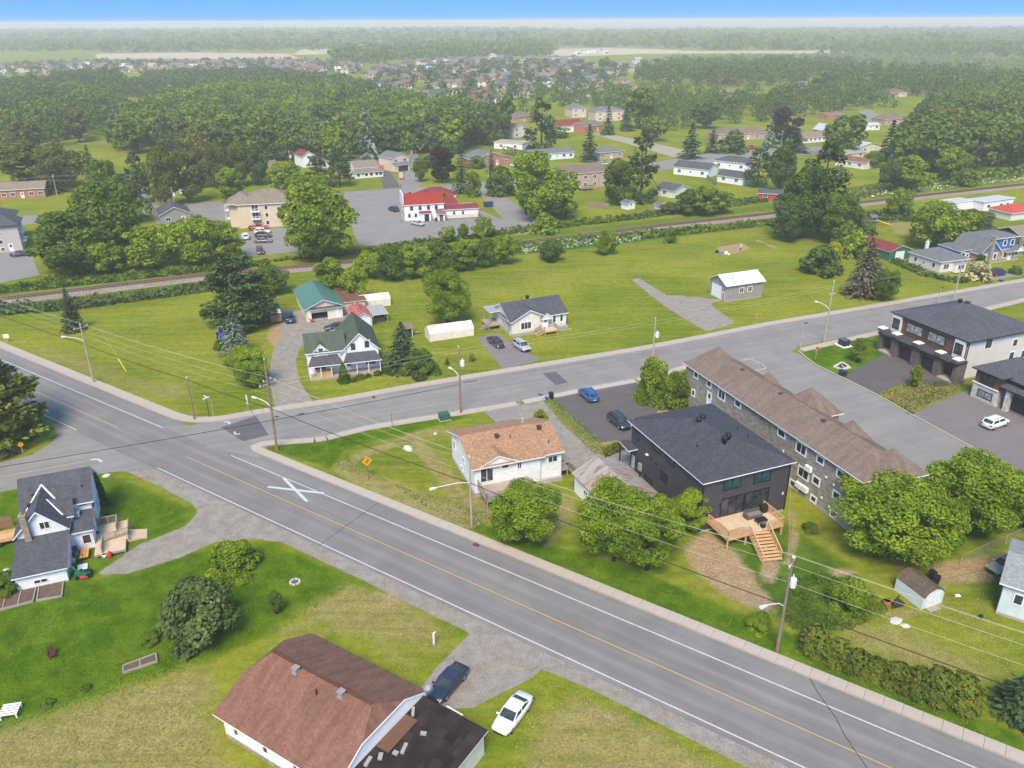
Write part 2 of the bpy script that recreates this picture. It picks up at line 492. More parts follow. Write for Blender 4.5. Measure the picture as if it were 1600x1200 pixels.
def ground_material():
    t = NT('grass_and_soil', .95, .0)
    ob = t.coord()
    a1 = t.n('ShaderNodeAttribute', _attribute_name='zone_a')
    a2 = t.n('ShaderNodeAttribute', _attribute_name='zone_b')
    sa = t.n('ShaderNodeSeparateColor'); t.t.links.new(a1.outputs['Color'], sa.inputs[0])
    sb = t.n('ShaderNodeSeparateColor'); t.t.links.new(a2.outputs['Color'], sb.inputs[0])
    fine = t.noise(ob, 3.5, 5, .7)
    mid = t.noise(ob, .35, 5, .6)
    big = t.noise(ob, .045, 4, .55)
    streak = t.noise(t.coord('Object', (1, 1, 1)), 1, 1)
    mp = t.n('ShaderNodeMapping'); t.t.links.new(ob, mp.inputs[0])
    mp.inputs['Rotation'].default_value = (0, 0, rad(-24)); mp.inputs['Scale'].default_value = (.05, .75, 1)
    streak = t.noise(mp.outputs[0], 1.0, 4, .65)
    mp2 = t.n('ShaderNodeMapping'); t.t.links.new(ob, mp2.inputs[0])
    mp2.inputs['Rotation'].default_value = (0, 0, rad(64)); mp2.inputs['Scale'].default_value = (.06, .9, 1)
    streak2 = t.noise(mp2.outputs[0], 1.0, 3, .6)
    def edge(m, k=.55, w=.16):
        v = t.math('ADD', m, t.math('MULTIPLY', t.math('SUBTRACT', t.math('ADD', t.math('MULTIPLY', mid, .6), t.math('MULTIPLY', fine, .4)), .5), k))
        return t.ramp(v, .5 - w, .5 + w)
    g1 = S(164, 172, 52); g2 = S(128, 150, 36); g3 = S(182, 180, 74)
    col = t.mix(t.ramp(big, .36, .64), g2, g1)
    col = t.mix(t.math('MULTIPLY', t.ramp(streak, .42, .68), .6), col, g3)
    col = t.mix(t.math('MULTIPLY', t.ramp(streak2, .5, .72), .35), col, S(104, 134, 36))
    lush = t.mix(t.ramp(mid, .35, .7), S(84, 122, 18), S(118, 152, 32))
    lush = t.mix(t.math('MULTIPLY', t.ramp(fine, .45, .75), .5), lush, S(132, 160, 40))
    lush = t.mix(t.math('MULTIPLY', t.ramp(t.noise(ob, .16, 5, .65), .48, .66), .55), lush, S(134, 158, 44))
    col = t.mix(edge(sa.outputs[0], .5, .3), col, lush)
    straw = t.mix(t.ramp(fine, .3, .7), S(168, 154, 86), S(204, 188, 130))
    straw = t.mix(t.math('MULTIPLY', t.ramp(mid, .5, .75), .5), straw, S(140, 140, 56))
    straw = t.mix(t.math('MULTIPLY', t.ramp(streak, .5, .66), .55), straw, S(132, 140, 50))
    col = t.mix(t.math('MULTIPLY', edge(sa.outputs[1], 1.0, .28), .9), col, straw)
    rough = t.mix(t.ramp(mid, .3, .7), S(70, 104, 40), S(110, 138, 60))
    col = t.mix(edge(sb.outputs[1], .6, .3), col, rough)
    soil = t.mix(t.ramp(fine, .3, .7), S(184, 150, 112), S(220, 192, 154))
    col = t.mix(edge(sa.outputs[2], .8, .18), col, soil)
    grav = t.mix(t.ramp(t.noise(ob, 11, 4, .8), .3, .7), S(164, 157, 149), S(202, 195, 186))
    grav = t.mix(t.math('MULTIPLY', t.ramp(mid, .4, .7), .5), grav, S(186, 170, 150))
    sp = t.noise(ob, 14, 2, .8)
    grav = t.mix(t.math('MULTIPLY', t.ramp(sp, .6, .7), .5), grav, S(215, 212, 208))
    al = t.n('ShaderNodeAttribute', _attribute_name='zone_g')
    col = t.mix(edge(al.outputs['Fac'], .5, .12), col, grav)
    sand = t.mix(t.ramp(big, .3, .7), S(225, 205, 180), S(240, 226, 205))
    col = t.mix(edge(sb.outputs[0], .5, .2), col, sand)
    spk = t.math('MULTIPLY', t.ramp(t.noise(ob, 6, 4, .8), .3, .7, .74, 1.26), t.ramp(t.noise(ob, .8, 6, .72), .32, .68, .84, 1.16))
    cc = t.n('ShaderNodeCombineColor')
    for k in range(3): t.t.links.new(spk, cc.inputs[k])
    t.color(t.mix(1.0, col, cc.outputs[0], 'MULTIPLY'))
    t.bump(t.math('ADD', t.math('MULTIPLY', fine, .5), t.math('MULTIPLY', sp, .5)), .7, .08)
    return t.mat
M_GROUND = ground_material()

def build_ground():
    ys = np.concatenate([np.geomspace(14, 420, 430), np.geomspace(425, 3200, 90)])
    ts = np.linspace(-1.0, 1.0, 460)
    Y, T = np.meshgrid(ys, ts, indexing='ij')
    X = T * (Y * .78 + 22)
    P = np.stack([X.ravel(), Y.ravel()], 1)
    n, m = len(ys), len(ts)
    V = np.zeros((len(P), 3), np.float32); V[:, :2] = P
    idx = np.arange(n*m).reshape(n, m)
    F = np.stack([idx[:-1, :-1], idx[:-1, 1:], idx[1:, 1:], idx[1:, :-1]], -1).reshape(-1, 4)
    me = mesh_np('ground', V, F)
    za = build_zone(P, ZONES)
    zb = build_zone(P, ZONES2)
    za[:, 3], g = 1.0, za[:, 3].copy()
    zb[:, 3] = 1.0
    for nm, arr in (('zone_a', za), ('zone_b', zb)):
        at = me.attributes.new(nm, 'FLOAT_COLOR', 'POINT')
        at.data.foreach_set('color', arr.ravel())
    at = me.attributes.new('zone_g', 'FLOAT', 'POINT')
    at.data.foreach_set('value', g)
    me.materials.append(M_GROUND)
    tag(inst('ground', me), kind='structure')
    far = MB()
    R = 42000
    far.face([(-R, -6000, -.06), (R, -6000, -.06), (R, R, -.06), (-R, R, -.06)])
    tag(far.obj('terrain', M_FARLAND), kind='structure')

def mesh_np(name, V, F, mats=(), mi=None):
    me = bpy.data.meshes.new(name)
    nv, nf, k = len(V), len(F), F.shape[1]
    me.vertices.add(nv); me.vertices.foreach_set('co', np.ascontiguousarray(V, np.float32).ravel())
    me.loops.add(nf*k); me.loops.foreach_set('vertex_index', np.ascontiguousarray(F, np.int32).ravel())
    me.polygons.add(nf); me.polygons.foreach_set('loop_start', np.arange(0, nf*k, k, dtype=np.int32))
    for mt in mats: me.materials.append(mt)
    if mi is not None: me.polygons.foreach_set('material_index', np.ascontiguousarray(mi, np.int32))
    me.update(calc_edges=True)
    return me

def farland():
    t = NT('far_fields', .95, .05)
    ob = t.coord()
    n = t.ramp(t.noise(ob, .0016, 5, .6), .4, .6)
    n2 = t.ramp(t.noise(ob, .02, 5, .7), .35, .65)
    c = t.mix(n, S(70, 98, 50), S(118, 134, 72))
    t.color(t.mix(n2, c, S(84, 108, 54)))
    return t.mat
M_FARLAND = farland()
build_ground()

def asphalt(name, c, streak=.5, patch=.4, dirx=True):
    t = NT(name, .85, .2)
    uv = t.coord('UV')
    st = t.ramp(t.noise(t.coord('UV', (.03, .9, 1)), 1.0, 4, .6), .38, .66)
    blot = t.ramp(t.noise(uv, .22, 5, .65), .35, .68)
    fine = t.ramp(t.noise(uv, 9, 3, .8), .3, .7, .86, 1.14)
    col = t.mix(t.math('MULTIPLY', st, streak), c, tuple(x*1.32 for x in c))
    col = t.mix(t.math('MULTIPLY', blot, patch), col, tuple(x*.74 for x in c))
    if dirx is not True:
        sx = t.n('ShaderNodeSeparateXYZ'); t.t.links.new(uv, sx.inputs[0])
        av = t.math('ABSOLUTE', t.math('SUBTRACT', sx.outputs[1], dirx))
        for o_, w_, k_, f_ in ((1.95, .5, 1.3, .5), (1.0, .5, .82, .45), (3.0, .45, .84, .4), (5.3, .8, 1.12, .5)):
            bd = t.ramp(t.math('ABSOLUTE', t.math('SUBTRACT', av, o_)), 0.0, w_, f_, 0.0)
            col = t.mix(t.math('MULTIPLY', bd, t.ramp(t.noise(t.coord('UV', (.05, .5, 1)), 1.0, 4), .3, .6)), col, tuple(x*k_ for x in c))
    cc = t.n('ShaderNodeCombineColor')
    for k in range(3): t.t.links.new(fine, cc.inputs[k])
    t.color(t.mix(1.0, col, cc.outputs[0], 'MULTIPLY'))
    t.bump(t.noise(uv, 40, 2), .25, .01)
    return t.mat
_ra = math.atan2(*(G(1200, 1115) - G(488, 800)).yx); _ro = G(488, 800)
M_ROAD = asphalt('worn_road_asphalt', S(158, 155, 152), .6, .5, -_ro.x*math.sin(_ra) + _ro.y*math.cos(_ra))
M_STREET = asphalt('street_asphalt', S(172, 168, 163), .45, .45)
M_NEWASPH = asphalt('new_driveway_asphalt', S(124, 118, 117), .35, .4)
M_LOT = asphalt('parking_lot_asphalt', S(172, 167, 164), .4, .3)
M_PATCH = asphalt('asphalt_repair', S(176, 170, 165), .3, .3)
M_DARKPATCH = asphalt('dark_asphalt_repair', S(122, 119, 124), .3, .3)
M_TAR = plain('crack_sealer', S(70, 68, 72), .6)
M_CONC = plain('sidewalk_concrete', S(222, 207, 194), .9, .1, .7)
M_CONC2 = plain('fresh_concrete', S(222, 216, 206), .9, .06, .7)
M_KERB = plain('kerb_concrete', S(205, 196, 184), .9, .1, .7)
def paint(name, c):
    t = NT(name, .7, .3)
    n = t.ramp(t.noise(t.coord(), 6, 4, .8), .50, .72)
    t.color(t.mix(n, c, S(165, 160, 158)))
    return t.mat
M_WHITE_PAINT = paint('white_road_paint', S(250, 250, 250))
M_YELLOW_PAINT = paint('yellow_road_paint', S(245, 205, 105))

RO = G(488, 800); RA = math.atan2(*(G(1200, 1115) - RO).yx)
RD = Vector((math.cos(RA), math.sin(RA), 0)); RN = Vector((-RD.y, RD.x, 0))
def RP(s, o, z=0.0):
    """point on the main road: s metres along, o metres off the yellow line"""
    p = RO + RD*s + RN*o
    return Vector((p.x, p.y, z))

def sheet(name, pts, z, mat, kind='structure', frame=None):
    """flat sheet from plan points; UV in metres along 'frame' angle"""
    mb = MB()
    w = [Vector((p[0], p[1], z)) for p in pts]
    a = frame if frame is not None else 0.0
    c, s_ = math.cos(a), math.sin(a)
    n = len(w)
    ar = sum(w[i].x*w[(i+1) % n].y - w[(i+1) % n].x*w[i].y for i in range(n))
    if ar < 0: w = w[::-1]
    mb.face(w, 0, [(p.x*c + p.y*s_, -p.x*s_ + p.y*c) for p in w])
    me = mb.mesh(name, mat)
    if n > 4:
        bm = bmesh.new(); bm.from_mesh(me)
        bmesh.ops.triangulate(bm, faces=bm.faces[:], ngon_method='EAR_CLIP')
        bm.to_mesh(me); bm.free()
    o = inst(name, me)
    if kind: tag(o, kind=kind)
    return o
def psheet(name, px, z, mat, frame=None):
    return sheet(name, W(px), z, mat, frame=frame)

CA = rad(22.0)
sheet('road', [RP(-160, -4.6), RP(130, -4.6), RP(130, 6.35), RP(-160, 6.0)], .030, M_ROAD, frame=RA)
psheet('road', [(250,665),(300,664.5),(350,657),(400,649),(525,630),(650,607),(800,582),(1000,549),(1200,510),(1400,476),(1600,441),(1800,407),(1800,436),(1600,468),(1400,512),(1250,541),(1236,549),(1247,553),(1275,572),(1367,617),(1425,650),(1530,707),(1700,800),(1560,830),(1433,737),(1200,590),(1135,566),(1068,571),(992,594),(815,627),(750,638),(575,664),(500,682),(425,694),(408,704),(407,716),(330,700)], .034, M_STREET, frame=CA)
psheet('road', [(-80,742),(-20,728),(50,711),(82,691),(92,676),(130,668),(270,722),(245,733),(172,738),(100,748),(30,763),(-80,785)], .026, M_STREET, frame=CA)
psheet('asphalt_patch', [(848,584),(868,581),(888,598),(868,602)], .038, M_DARKPATCH, CA)
psheet('asphalt_patch', [(1232,577),(1262,570),(1285,580),(1252,588)], .038, M_PATCH, CA)
psheet('asphalt_patch', [(1330,634),(1372,625),(1382,632),(1340,643)], .038, M_PATCH, CA)
psheet('asphalt_patch', [(1378,661),(1420,648),(1432,656),(1390,669)], .038, M_PATCH, CA)
psheet('asphalt_patch', [(345,668),(400,650),(420,680),(380,690)], .038, M_DARKPATCH, CA)
def ribbon(name, pts, w, z, mat, kind='structure'):
    mb = MB()
    for a, b in zip(pts[:-1], pts[1:]):
        a, b = Vector((a[0], a[1], z)), Vector((b[0], b[1], z))
        d = (b - a).normalized(); nn = Vector((-d.y, d.x, 0)) * w/2
        mb.face([a - nn, b - nn, b + nn, a + nn])
    o = mb.obj(name, mat)
    if kind: tag(o, kind=kind)
    return o
def jag(a, b, n=9, k=.12):
    a, b = Vector(a), Vector(b); d = (b-a); nn = Vector((-d.y, d.x, 0)).normalized()
    return [a + d*i/n + nn*rnd.uniform(-k, k)*(0 < i < n) for i in range(n+1)]
for pts, w in (([RP(5.5, 6.2), RP(6.0, -4.6)], .07), ([RP(59.5, 6.3), RP(69, -4.4)], .07)):
    ribbon('sealed_crack', jag(*pts), w, .040, M_TAR)
def pj(px, z=0): return [G(*p) for p in px]
ribbon('sealed_crack', jag(G(430, 651), G(436, 651), 2, .1), .45, .042, M_TAR)
ribbon('sealed_crack', jag(G(466, 648), G(475, 646), 2, .1), .4, .042, M_TAR)
ribbon('sealed_crack', jag(G(725, 598), G(745, 595), 3, .1), .3, .042, M_TAR)
ribbon('sealed_crack', jag(G(995, 547), G(1030, 541), 4, .1), .3, .042, M_TAR)
ribbon('sealed_crack', jag(G(800, 585), G(1050, 545), 14, .1), .08, .042, M_TAR)
ribbon('sealed_crack', jag(G(1060, 548), G(1240, 517), 10, .2), .08, .042, M_TAR)
def mark(s0, s1, o, w=.14, mat=None, o1=None):
    o1 = o if o1 is None else o1
    ribbon('road_marking', [RP(s0, o), RP(s1, o1)], w, .0375, mat or M_WHITE_PAINT)
mark(-160, -41.6, -.5, .13, M_YELLOW_PAINT, -.37); mark(-25.5, 130, -.12, .13, M_YELLOW_PAINT, .05)
mark(-160, -35.9, 3.2, .15, None, 3.4); mark(-20.3, 130, 3.65, .15, None, 3.95)
mark(-160, -46.3, -4.35, .15, None, -4.28); mark(-26, 130, -4.25, .15, None, -3.7)
ribbon('road_marking', [G(443, 747), G(480, 784)], .42, .0425, M_WHITE_PAINT)
ribbon('road_marking', [G(418, 761), G(506, 771)], .42, .0465, M_WHITE_PAINT)
ribbon('road_marking', [G(440, 666), G(650, 630.5), G(800, 603), G(830, 598)], .11, .0415, paint('faded_yellow_paint', S(214, 190, 140)))
ribbon('road_marking', [G(-60, 757), G(12, 744), G(142, 719)], .13, .0335, M_YELLOW_PAINT)
ribbon('road_marking', [G(142, 718.5), G(152, 717.5), G(160, 722)], .4, .0385, M_WHITE_PAINT)
ribbon('road_marking', [G(350, 660), G(357, 659), G(359, 663)], .35, .0425, M_WHITE_PAINT)
ribbon('road_marking', [G(366, 675), G(368, 679), G(375, 678)], .3, .0425, M_WHITE_PAINT)

psheet('driveway', [(860,623),(992,596),(1012,620),(1030,640),(985,690),(962,688),(935,692),(895,655)], .012, M_NEWASPH, CA)
psheet('driveway', [(745,527),(778,521),(806,542),(835,556),(846,562),(786,577)], .012, asphalt('old_driveway_asphalt', S(162, 152, 155), .3, .3), CA)
psheet('driveway', [(1318,588),(1375,556),(1400,548),(1525,590),(1470,605),(1425,594),(1369,616)], .012, M_NEWASPH, CA)
psheet('driveway', [(1422,648),(1510,610),(1600,640),(1700,690),(1700,800),(1530,705)], .012, asphalt('grey_driveway_asphalt', S(152, 144, 142), .3, .3), CA)
psheet('driveway', [(752,640),(790,632),(815,628),(800,655),(775,660)], .014, M_LOT, CA)
psheet('parking_lot', [(545,310),(620,302),(755,330),(832,365),(770,367),(580,384),(560,382),(548,350)], .012, M_LOT, CA)
psheet('parking_lot', [(-60,398),(30,392),(48,395),(62,430),(0,442),(-60,448)], .012, M_LOT, CA)
psheet('parking_lot', [(372,366),(430,355),(470,360),(470,392),(380,402)], .012, M_LOT, CA)
psheet('driveway', [(1545,440),(1580,433),(1600,432),(1560,425),(1540,425)], .012, M_LOT, CA)
psheet('road', [(-40,344),(100,332),(215,322),(330,316),(420,308),(560,298),(640,293),(720,287),(790,281),(840,277),(850,283),(800,293),(720,300),(640,305),(560,311),(440,319),(330,330),(215,336),(100,346),(-40,358)], .018, M_STREET, CA)
psheet('road', [(715,285),(740,280),(770,290),(800,315),(840,345),(835,368),(790,355),(780,335),(755,310)], .022, M_STREET, CA)
psheet('driveway', [(590,265),(605,262),(625,292),(600,296)], .012, M_NEWASPH, CA)
psheet('driveway', [(620,280),(640,265),(662,283),(650,294),(630,294)], .012, M_STREET, CA)
psheet('driveway', [(195,290),(215,285),(240,320),(200,330)], .012, M_STREET, CA)
psheet('driveway', [(235,325),(385,318),(390,345),(245,350)], .012, M_STREET, CA)
psheet('road', [(1010,256),(1060,247),(1110,240),(1160,236),(1255,229),(1330,229),(1330,238),(1255,242),(1160,250),(1060,262),(1020,268)], .018, M_STREET, CA)
psheet('road', [(925,209),(940,207),(1060,232),(1110,248),(1050,245),(985,226)], .014, plain('pale_gravel_track', S(200, 190, 170), .95), CA)
psheet('road', [(1340,172),(1362,172),(1385,190),(1360,195)], .014, M_STREET, CA)

def polyline_resample(pts, step):
    pts = [Vector((p[0], p[1], 0)) for p in pts]
    out = [pts[0]]; acc = 0.0
    for a, b in zip(pts[:-1], pts[1:]):
        L = (b-a).length; t = step - acc
        while t <= L + 1e-6:
            out.append(a + (b-a)*(t/L)); t += step
        acc = L - (t - step)
    return out
_slab = {}
def sidewalk(name, pts, width, step=1.6, mat=None, h=.13, kerb=True, left=True):
    """concrete slabs along a kerb line (pts); the walk lies to the left of the line"""
    root = empty(name, (0, 0, 0)); tag(root, kind='structure')
    mat = mat or M_CONC
    sg = 1 if left else -1
    P = polyline_resample(pts, step)
    far_mb = MB(); count = 0
    for a, b in zip(P[:-1], P[1:]):
        d = (b-a); L = d.length; ang = math.atan2(d.y, d.x)
        near = depth((a.x, a.y, 0)) < 170
        k = (round(L, 1), width, mat.name, sg)
        if near:
            if k not in _slab:
                mb = MB(); g = .006; be = .008
                y0, y1 = (.17, width) if sg > 0 else (-width, -.17)
                P8 = [(g, y0, 0), (L-g, y0, 0), (L-g, y1, 0), (g, y1, 0), (g+be, y0+be, h), (L-g-be, y0+be, h), (L-g-be, y1-be, h), (g+be, y1-be, h)]
                mb.hexa(P8); _slab[k] = mb.mesh('slab', mat)
            inst('slab', _slab[k], root, (a.x, a.y, rnd.uniform(-.006, .006)), (0, 0, ang)); count += 1
        else:
            nn = Vector((-d.y, d.x, 0)).normalized()*sg
            far_mb.prism([(a+nn*.17)[:2], (b+nn*.17)[:2], (b+nn*width)[:2], (a+nn*width)[:2]], 0, h - .01)
    if far_mb.f: far_mb.obj('far_slabs', mat, root)
    if kerb:
        kb = MB()
        for a, b in zip(P[:-1], P[1:]):
            d = (b-a).normalized(); nn = Vector((-d.y, d.x, 0))*sg; e = d*.005
            kb.prism([(a+e)[:2], (b-e)[:2], (b-e+nn*.16)[:2], (a+e+nn*.16)[:2]], 0, h + .02)
        kb.obj('kerb', M_KERB, root)
    return root
def arc(c, r, a0, a1, n=8):
    return [Vector((c.x + r*math.cos(a0 + (a1-a0)*i/n), c.y + r*math.sin(a0 + (a1-a0)*i/n), 0)) for i in range(n+1)]
def fillet(p, q, r_, rad_, n=7):
    """round the corner q between p and r_"""
    q, p, r_ = Vector(q), Vector(p), Vector(r_)
    a = (p-q).normalized(); b = (r_-q).normalized()
    out = []
    A, B = q + a*rad_, q + b*rad_
    for i in range(n+1):
        t = i/n
        out.append(A*(1-t)**2 + q*2*t*(1-t) + B*t*t)
    return out
cr1 = fillet(RP(20, 6.3), RP(-22.0, 6.0), G(575, 664), 4.2)
sidewalk('sidewalk', [RP(125, 6.4)] + cr1 + [G(500, 683.5), G(575, 665), G(650, 653), G(750, 637.5), G(815, 626)], 1.5, left=False)
cr2 = fillet(RP(-60, 5.8), G(300, 668), G(400, 649), 6.0)
sidewalk('sidewalk', [RP(-170, 5.9), RP(-90, 5.95)] + cr2 + [G(400, 649), G(525, 630), G(650, 607), G(800, 582), G(1000, 549), G(1100, 530), G(1200, 510), G(1400, 476), G(1600, 441), G(1800, 405)], 1.9, left=True)
sidewalk('sidewalk', [G(815, 626), G(905, 608), G(992, 592)], 1.4, mat=M_CONC2, left=False)
sidewalk('sidewalk', [G(992, 592), G(1040, 580), G(1072, 570)], 1.4, left=False)
sidewalk('sidewalk', [G(1247, 545), G(1310, 531), G(1380, 516), G(1480, 495), G(1600, 466), G(1800, 420)], 1.6, left=False)
def kerb_line(pts, left=True, h=.14, w=.2, mat=None):
    mb = MB(); P = [Vector((p[0], p[1], 0)) for p in pts]; sg = 1 if left else -1
    for a, b in zip(P[:-1], P[1:]):
        d = (b-a).normalized(); nn = Vector((-d.y, d.x, 0))*sg
        mb.prism([a[:2], b[:2], (b+nn*w)[:2], (a+nn*w)[:2]], 0, h)
    return tag(mb.obj('kerb', mat or M_CONC2), kind='structure')
kerb_line([G(1247, 549), G(1256, 557), G(1275, 571), G(1320, 593), G(1367, 616), G(1425, 649), G(1530, 706), G(1640, 765)], True)
kerb_line([G(1160, 564), G(1172, 562), G(1190, 570), G(1196, 576), G(1180, 580)], True)
sheet('lawn_island', [G(1162, 565), G(1172, 563), G(1190, 571), G(1194, 576), G(1180, 577)], .02, M_GROUND)
def leaf_mat(name, dark, light, trans=.22, tint=None):
    t = NT(name, .8, .04)
    g = t.n('ShaderNodeNewGeometry')
    oi = t.n('ShaderNodeObjectInfo')
    isl = g.outputs['Random Per Island']
    nz = t.ramp(t.noise(g.outputs['Position'], .35, 3, .6), .35, .65)
    f = t.math('ADD', t.math('MULTIPLY', isl, .5), t.math('MULTIPLY', nz, .5))
    col = t.mix(f, dark, light)
    if tint: col = t.mix(t.math('MULTIPLY', t.ramp(isl, .72, .95), .8), col, tint)
    col = t.mix(1.0, col, t.mix(oi.outputs['Random'], (.80, .86, .8), (1.2, 1.14, 1.05)), 'MULTIPLY')
    t.color(col)
    tr = t.n('ShaderNodeBsdfTranslucent')
    t.t.links.new(t.mix(1.0, col, (1.25, 1.3, .7), 'MULTIPLY'), tr.inputs['Color'])
    ms = t.n('ShaderNodeMixShader'); ms.inputs[0].default_value = trans
    t.t.links.new(t.b.outputs[0], ms.inputs[1]); t.t.links.new(tr.outputs[0], ms.inputs[2])
    out = [n for n in t.t.nodes if n.type == 'OUTPUT_MATERIAL'][0]
    t.t.links.new(ms.outputs[0], out.inputs[0])
    return t.mat
L_BRIGHT = leaf_mat('bright_green_leaves', S(84, 118, 24, .66), S(178, 200, 60, .70), .28)
L_MID = leaf_mat('green_leaves', S(70, 104, 32, .62), S(146, 172, 66, .62), .25)
L_PALE = leaf_mat('pale_scrub_leaves', S(104, 132, 78, .66), S(164, 182, 118, .66), .2)
L_DARK = leaf_mat('dark_green_leaves', S(56, 88, 38, .62), S(124, 152, 72, .62), .2)
L_GREY = leaf_mat('grey_green_leaves', S(74, 98, 54, .60), S(140, 160, 96, .60), .2)
L_OLIVE = leaf_mat('olive_leaves', S(86, 98, 42, .60), S(150, 152, 74, .60), .2)
L_PURPLE = leaf_mat('dark_purple_leaves', S(44, 38, 42, .60), S(84, 66, 66, .60), .1)
L_YELLOW = leaf_mat('yellow_green_leaves', S(130, 140, 28, .60), S(200, 200, 50, .60), .3)
L_CREAM = leaf_mat('cream_blossom_leaves', S(130, 140, 80, .60), S(225, 220, 175, .8), .2)
N_SPRUCE = leaf_mat('spruce_needles', S(44, 68, 44, .60), S(98, 124, 80, .60), .08)
N_BLUE = leaf_mat('blue_spruce_needles', S(84, 106, 92, .60), S(168, 184, 166, .60), .08)
N_PINE = leaf_mat('pine_needles', S(62, 86, 36, .66), S(142, 160, 74, .66), .1, S(176, 160, 60, .60))
N_DARKPINE = leaf_mat('dark_pine_needles', S(48, 74, 42, .66), S(116, 140, 78, .66), .08)
N_CEDAR = leaf_mat('cedar_foliage', S(58, 84, 28, .60), S(118, 144, 54, .60), .1)
N_CEDARBROWN = leaf_mat('browned_cedar_foliage', S(66, 88, 32, .62), S(132, 152, 58, .62), .1, S(150, 122, 62, .6))
N_BROWN = leaf_mat('browned_spruce_needles', S(82, 80, 60, .66), S(146, 140, 110, .66), .08)
BARK = plain('bark', S(112, 98, 84, .5), .95, .3, 4)
BARK2 = plain('pale_bark', S(150, 138, 122, .5), .95, .25, 4)

def quads(P, N, size, rng, aspect=1.0, along=None):
    n = len(P)
    N = N / (np.linalg.norm(N, axis=1, keepdims=True) + 1e-9)
    r = rng.normal(size=(n, 3)) if along is None else along
    t = r - (r * N).sum(1, keepdims=True) * N
    t /= (np.linalg.norm(t, axis=1, keepdims=True) + 1e-9)
    b = np.cross(N, t)
    s = size * rng.uniform(.65, 1.35, n) if not hasattr(size, '__len__') else size * rng.uniform(.75, 1.25, n)
    h = s[:, None] * .5
    k = rng.uniform(.55, 1.0, (n, 1))
    V = np.stack([P - t*h*aspect, P + b*h*k + N*h*.25, P + t*h*aspect, P - b*h*k + N*h*.25], 1).reshape(-1, 3)
    return V

def crown_points(rng, nl, n, H, R, z0, shape, lobe=(.17, .36)):
    """leaf positions on a cluster of lobes filling a crown from z0 to H with radius R"""
    hc = (H - z0) / 2; zc = (H + z0) / 2
    L = []
    for i in range(nl):
        u = rng.uniform(-1, 1) if i > 2 else (.75, -.2, .3)[i]
        th = rng.uniform(0, 2*math.pi)
        if shape == 'round': pr = math.sqrt(max(0, 1 - u*u))
        elif shape == 'oval': pr = math.sqrt(max(0, 1 - abs(u)**2.6))
        elif shape == 'cone': pr = .95*(1 - (u+1)/2)**.7 + .05
        elif shape == 'vase': pr = math.sqrt(max(0, 1 - u*u)) * (.72 + .28*u)
        elif shape == 'dome': pr = math.sqrt(max(0, 1 - ((u+1)/2)**2)); 
        else: pr = math.sqrt(max(0, 1 - u*u))
        d = rng.uniform(.42, .9)
        r = rng.uniform(*lobe) * R
        L.append((math.cos(th)*pr*R*d, math.sin(th)*pr*R*d, zc + u*hc*.82, r))
    L = np.array(L)
    w = L[:, 3]**2; w /= w.sum()
    k = rng.choice(nl, int(n*1.6), p=w)
    D = rng.normal(size=(len(k), 3)); D[:, 2] += .25
    D /= np.linalg.norm(D, axis=1, keepdims=True)
    rr = rng.uniform(.72, 1.08, len(k))
    P = L[k, :3] + D * (L[k, 3]*rr)[:, None] * np.array([1, 1, .85])
    d2 = np.full(len(P), 9.0)
    for l in L:
        d2 = np.minimum(d2, np.linalg.norm((P - l[:3]) / np.array([1, 1, .85]), axis=1) / l[3])
    keep = d2 > .62
    P, D = P[keep][:n], D[keep][:n]
    P[:, 2] = np.maximum(P[:, 2], .05)
    return P, D, L

def decid_mesh(name, mat, seed, nl, n, size, shape, H=10.0, R=4.2, z0=1.6):
    rng = np.random.RandomState(seed)
    P, D, L = crown_points(rng, nl, n, H, R, z0, shape)
    N = D * .8 + rng.normal(size=D.shape) * .5 + np.array([0, 0, .35])
    V = quads(P, N, size, rng)
    F = np.arange(len(V)).reshape(-1, 4)
    return mesh_np(name, V, F, [mat]), L

def trunk_mesh(name, L, H, r, mat=None, seed=0, limbs=6):
    mb = MB(); rg = random.Random(seed)
    z1 = H * .62
    pts = [(0, 0, -.1), (rg.uniform(-.1, .1), rg.uniform(-.1, .1), z1*.35), (rg.uniform(-.3, .3), rg.uniform(-.3, .3), z1*.7), (rg.uniform(-.4, .4), rg.uniform(-.4, .4), z1)]
    mb.tube(pts, [r*1.25, r*.9, r*.62, r*.3], 7)
    if L is not None:
        for l in L[:limbs]:
            z = rg.uniform(.18, .5) * H
            m = (l[0]*.45, l[1]*.45, (z + l[2])/2 - .1)
            mb.tube([(0, 0, z), m, (l[0]*.9, l[1]*.9, l[2])], [r*.5, r*.34, r*.12], 5)
    return mb.mesh(name, mat or BARK, True)

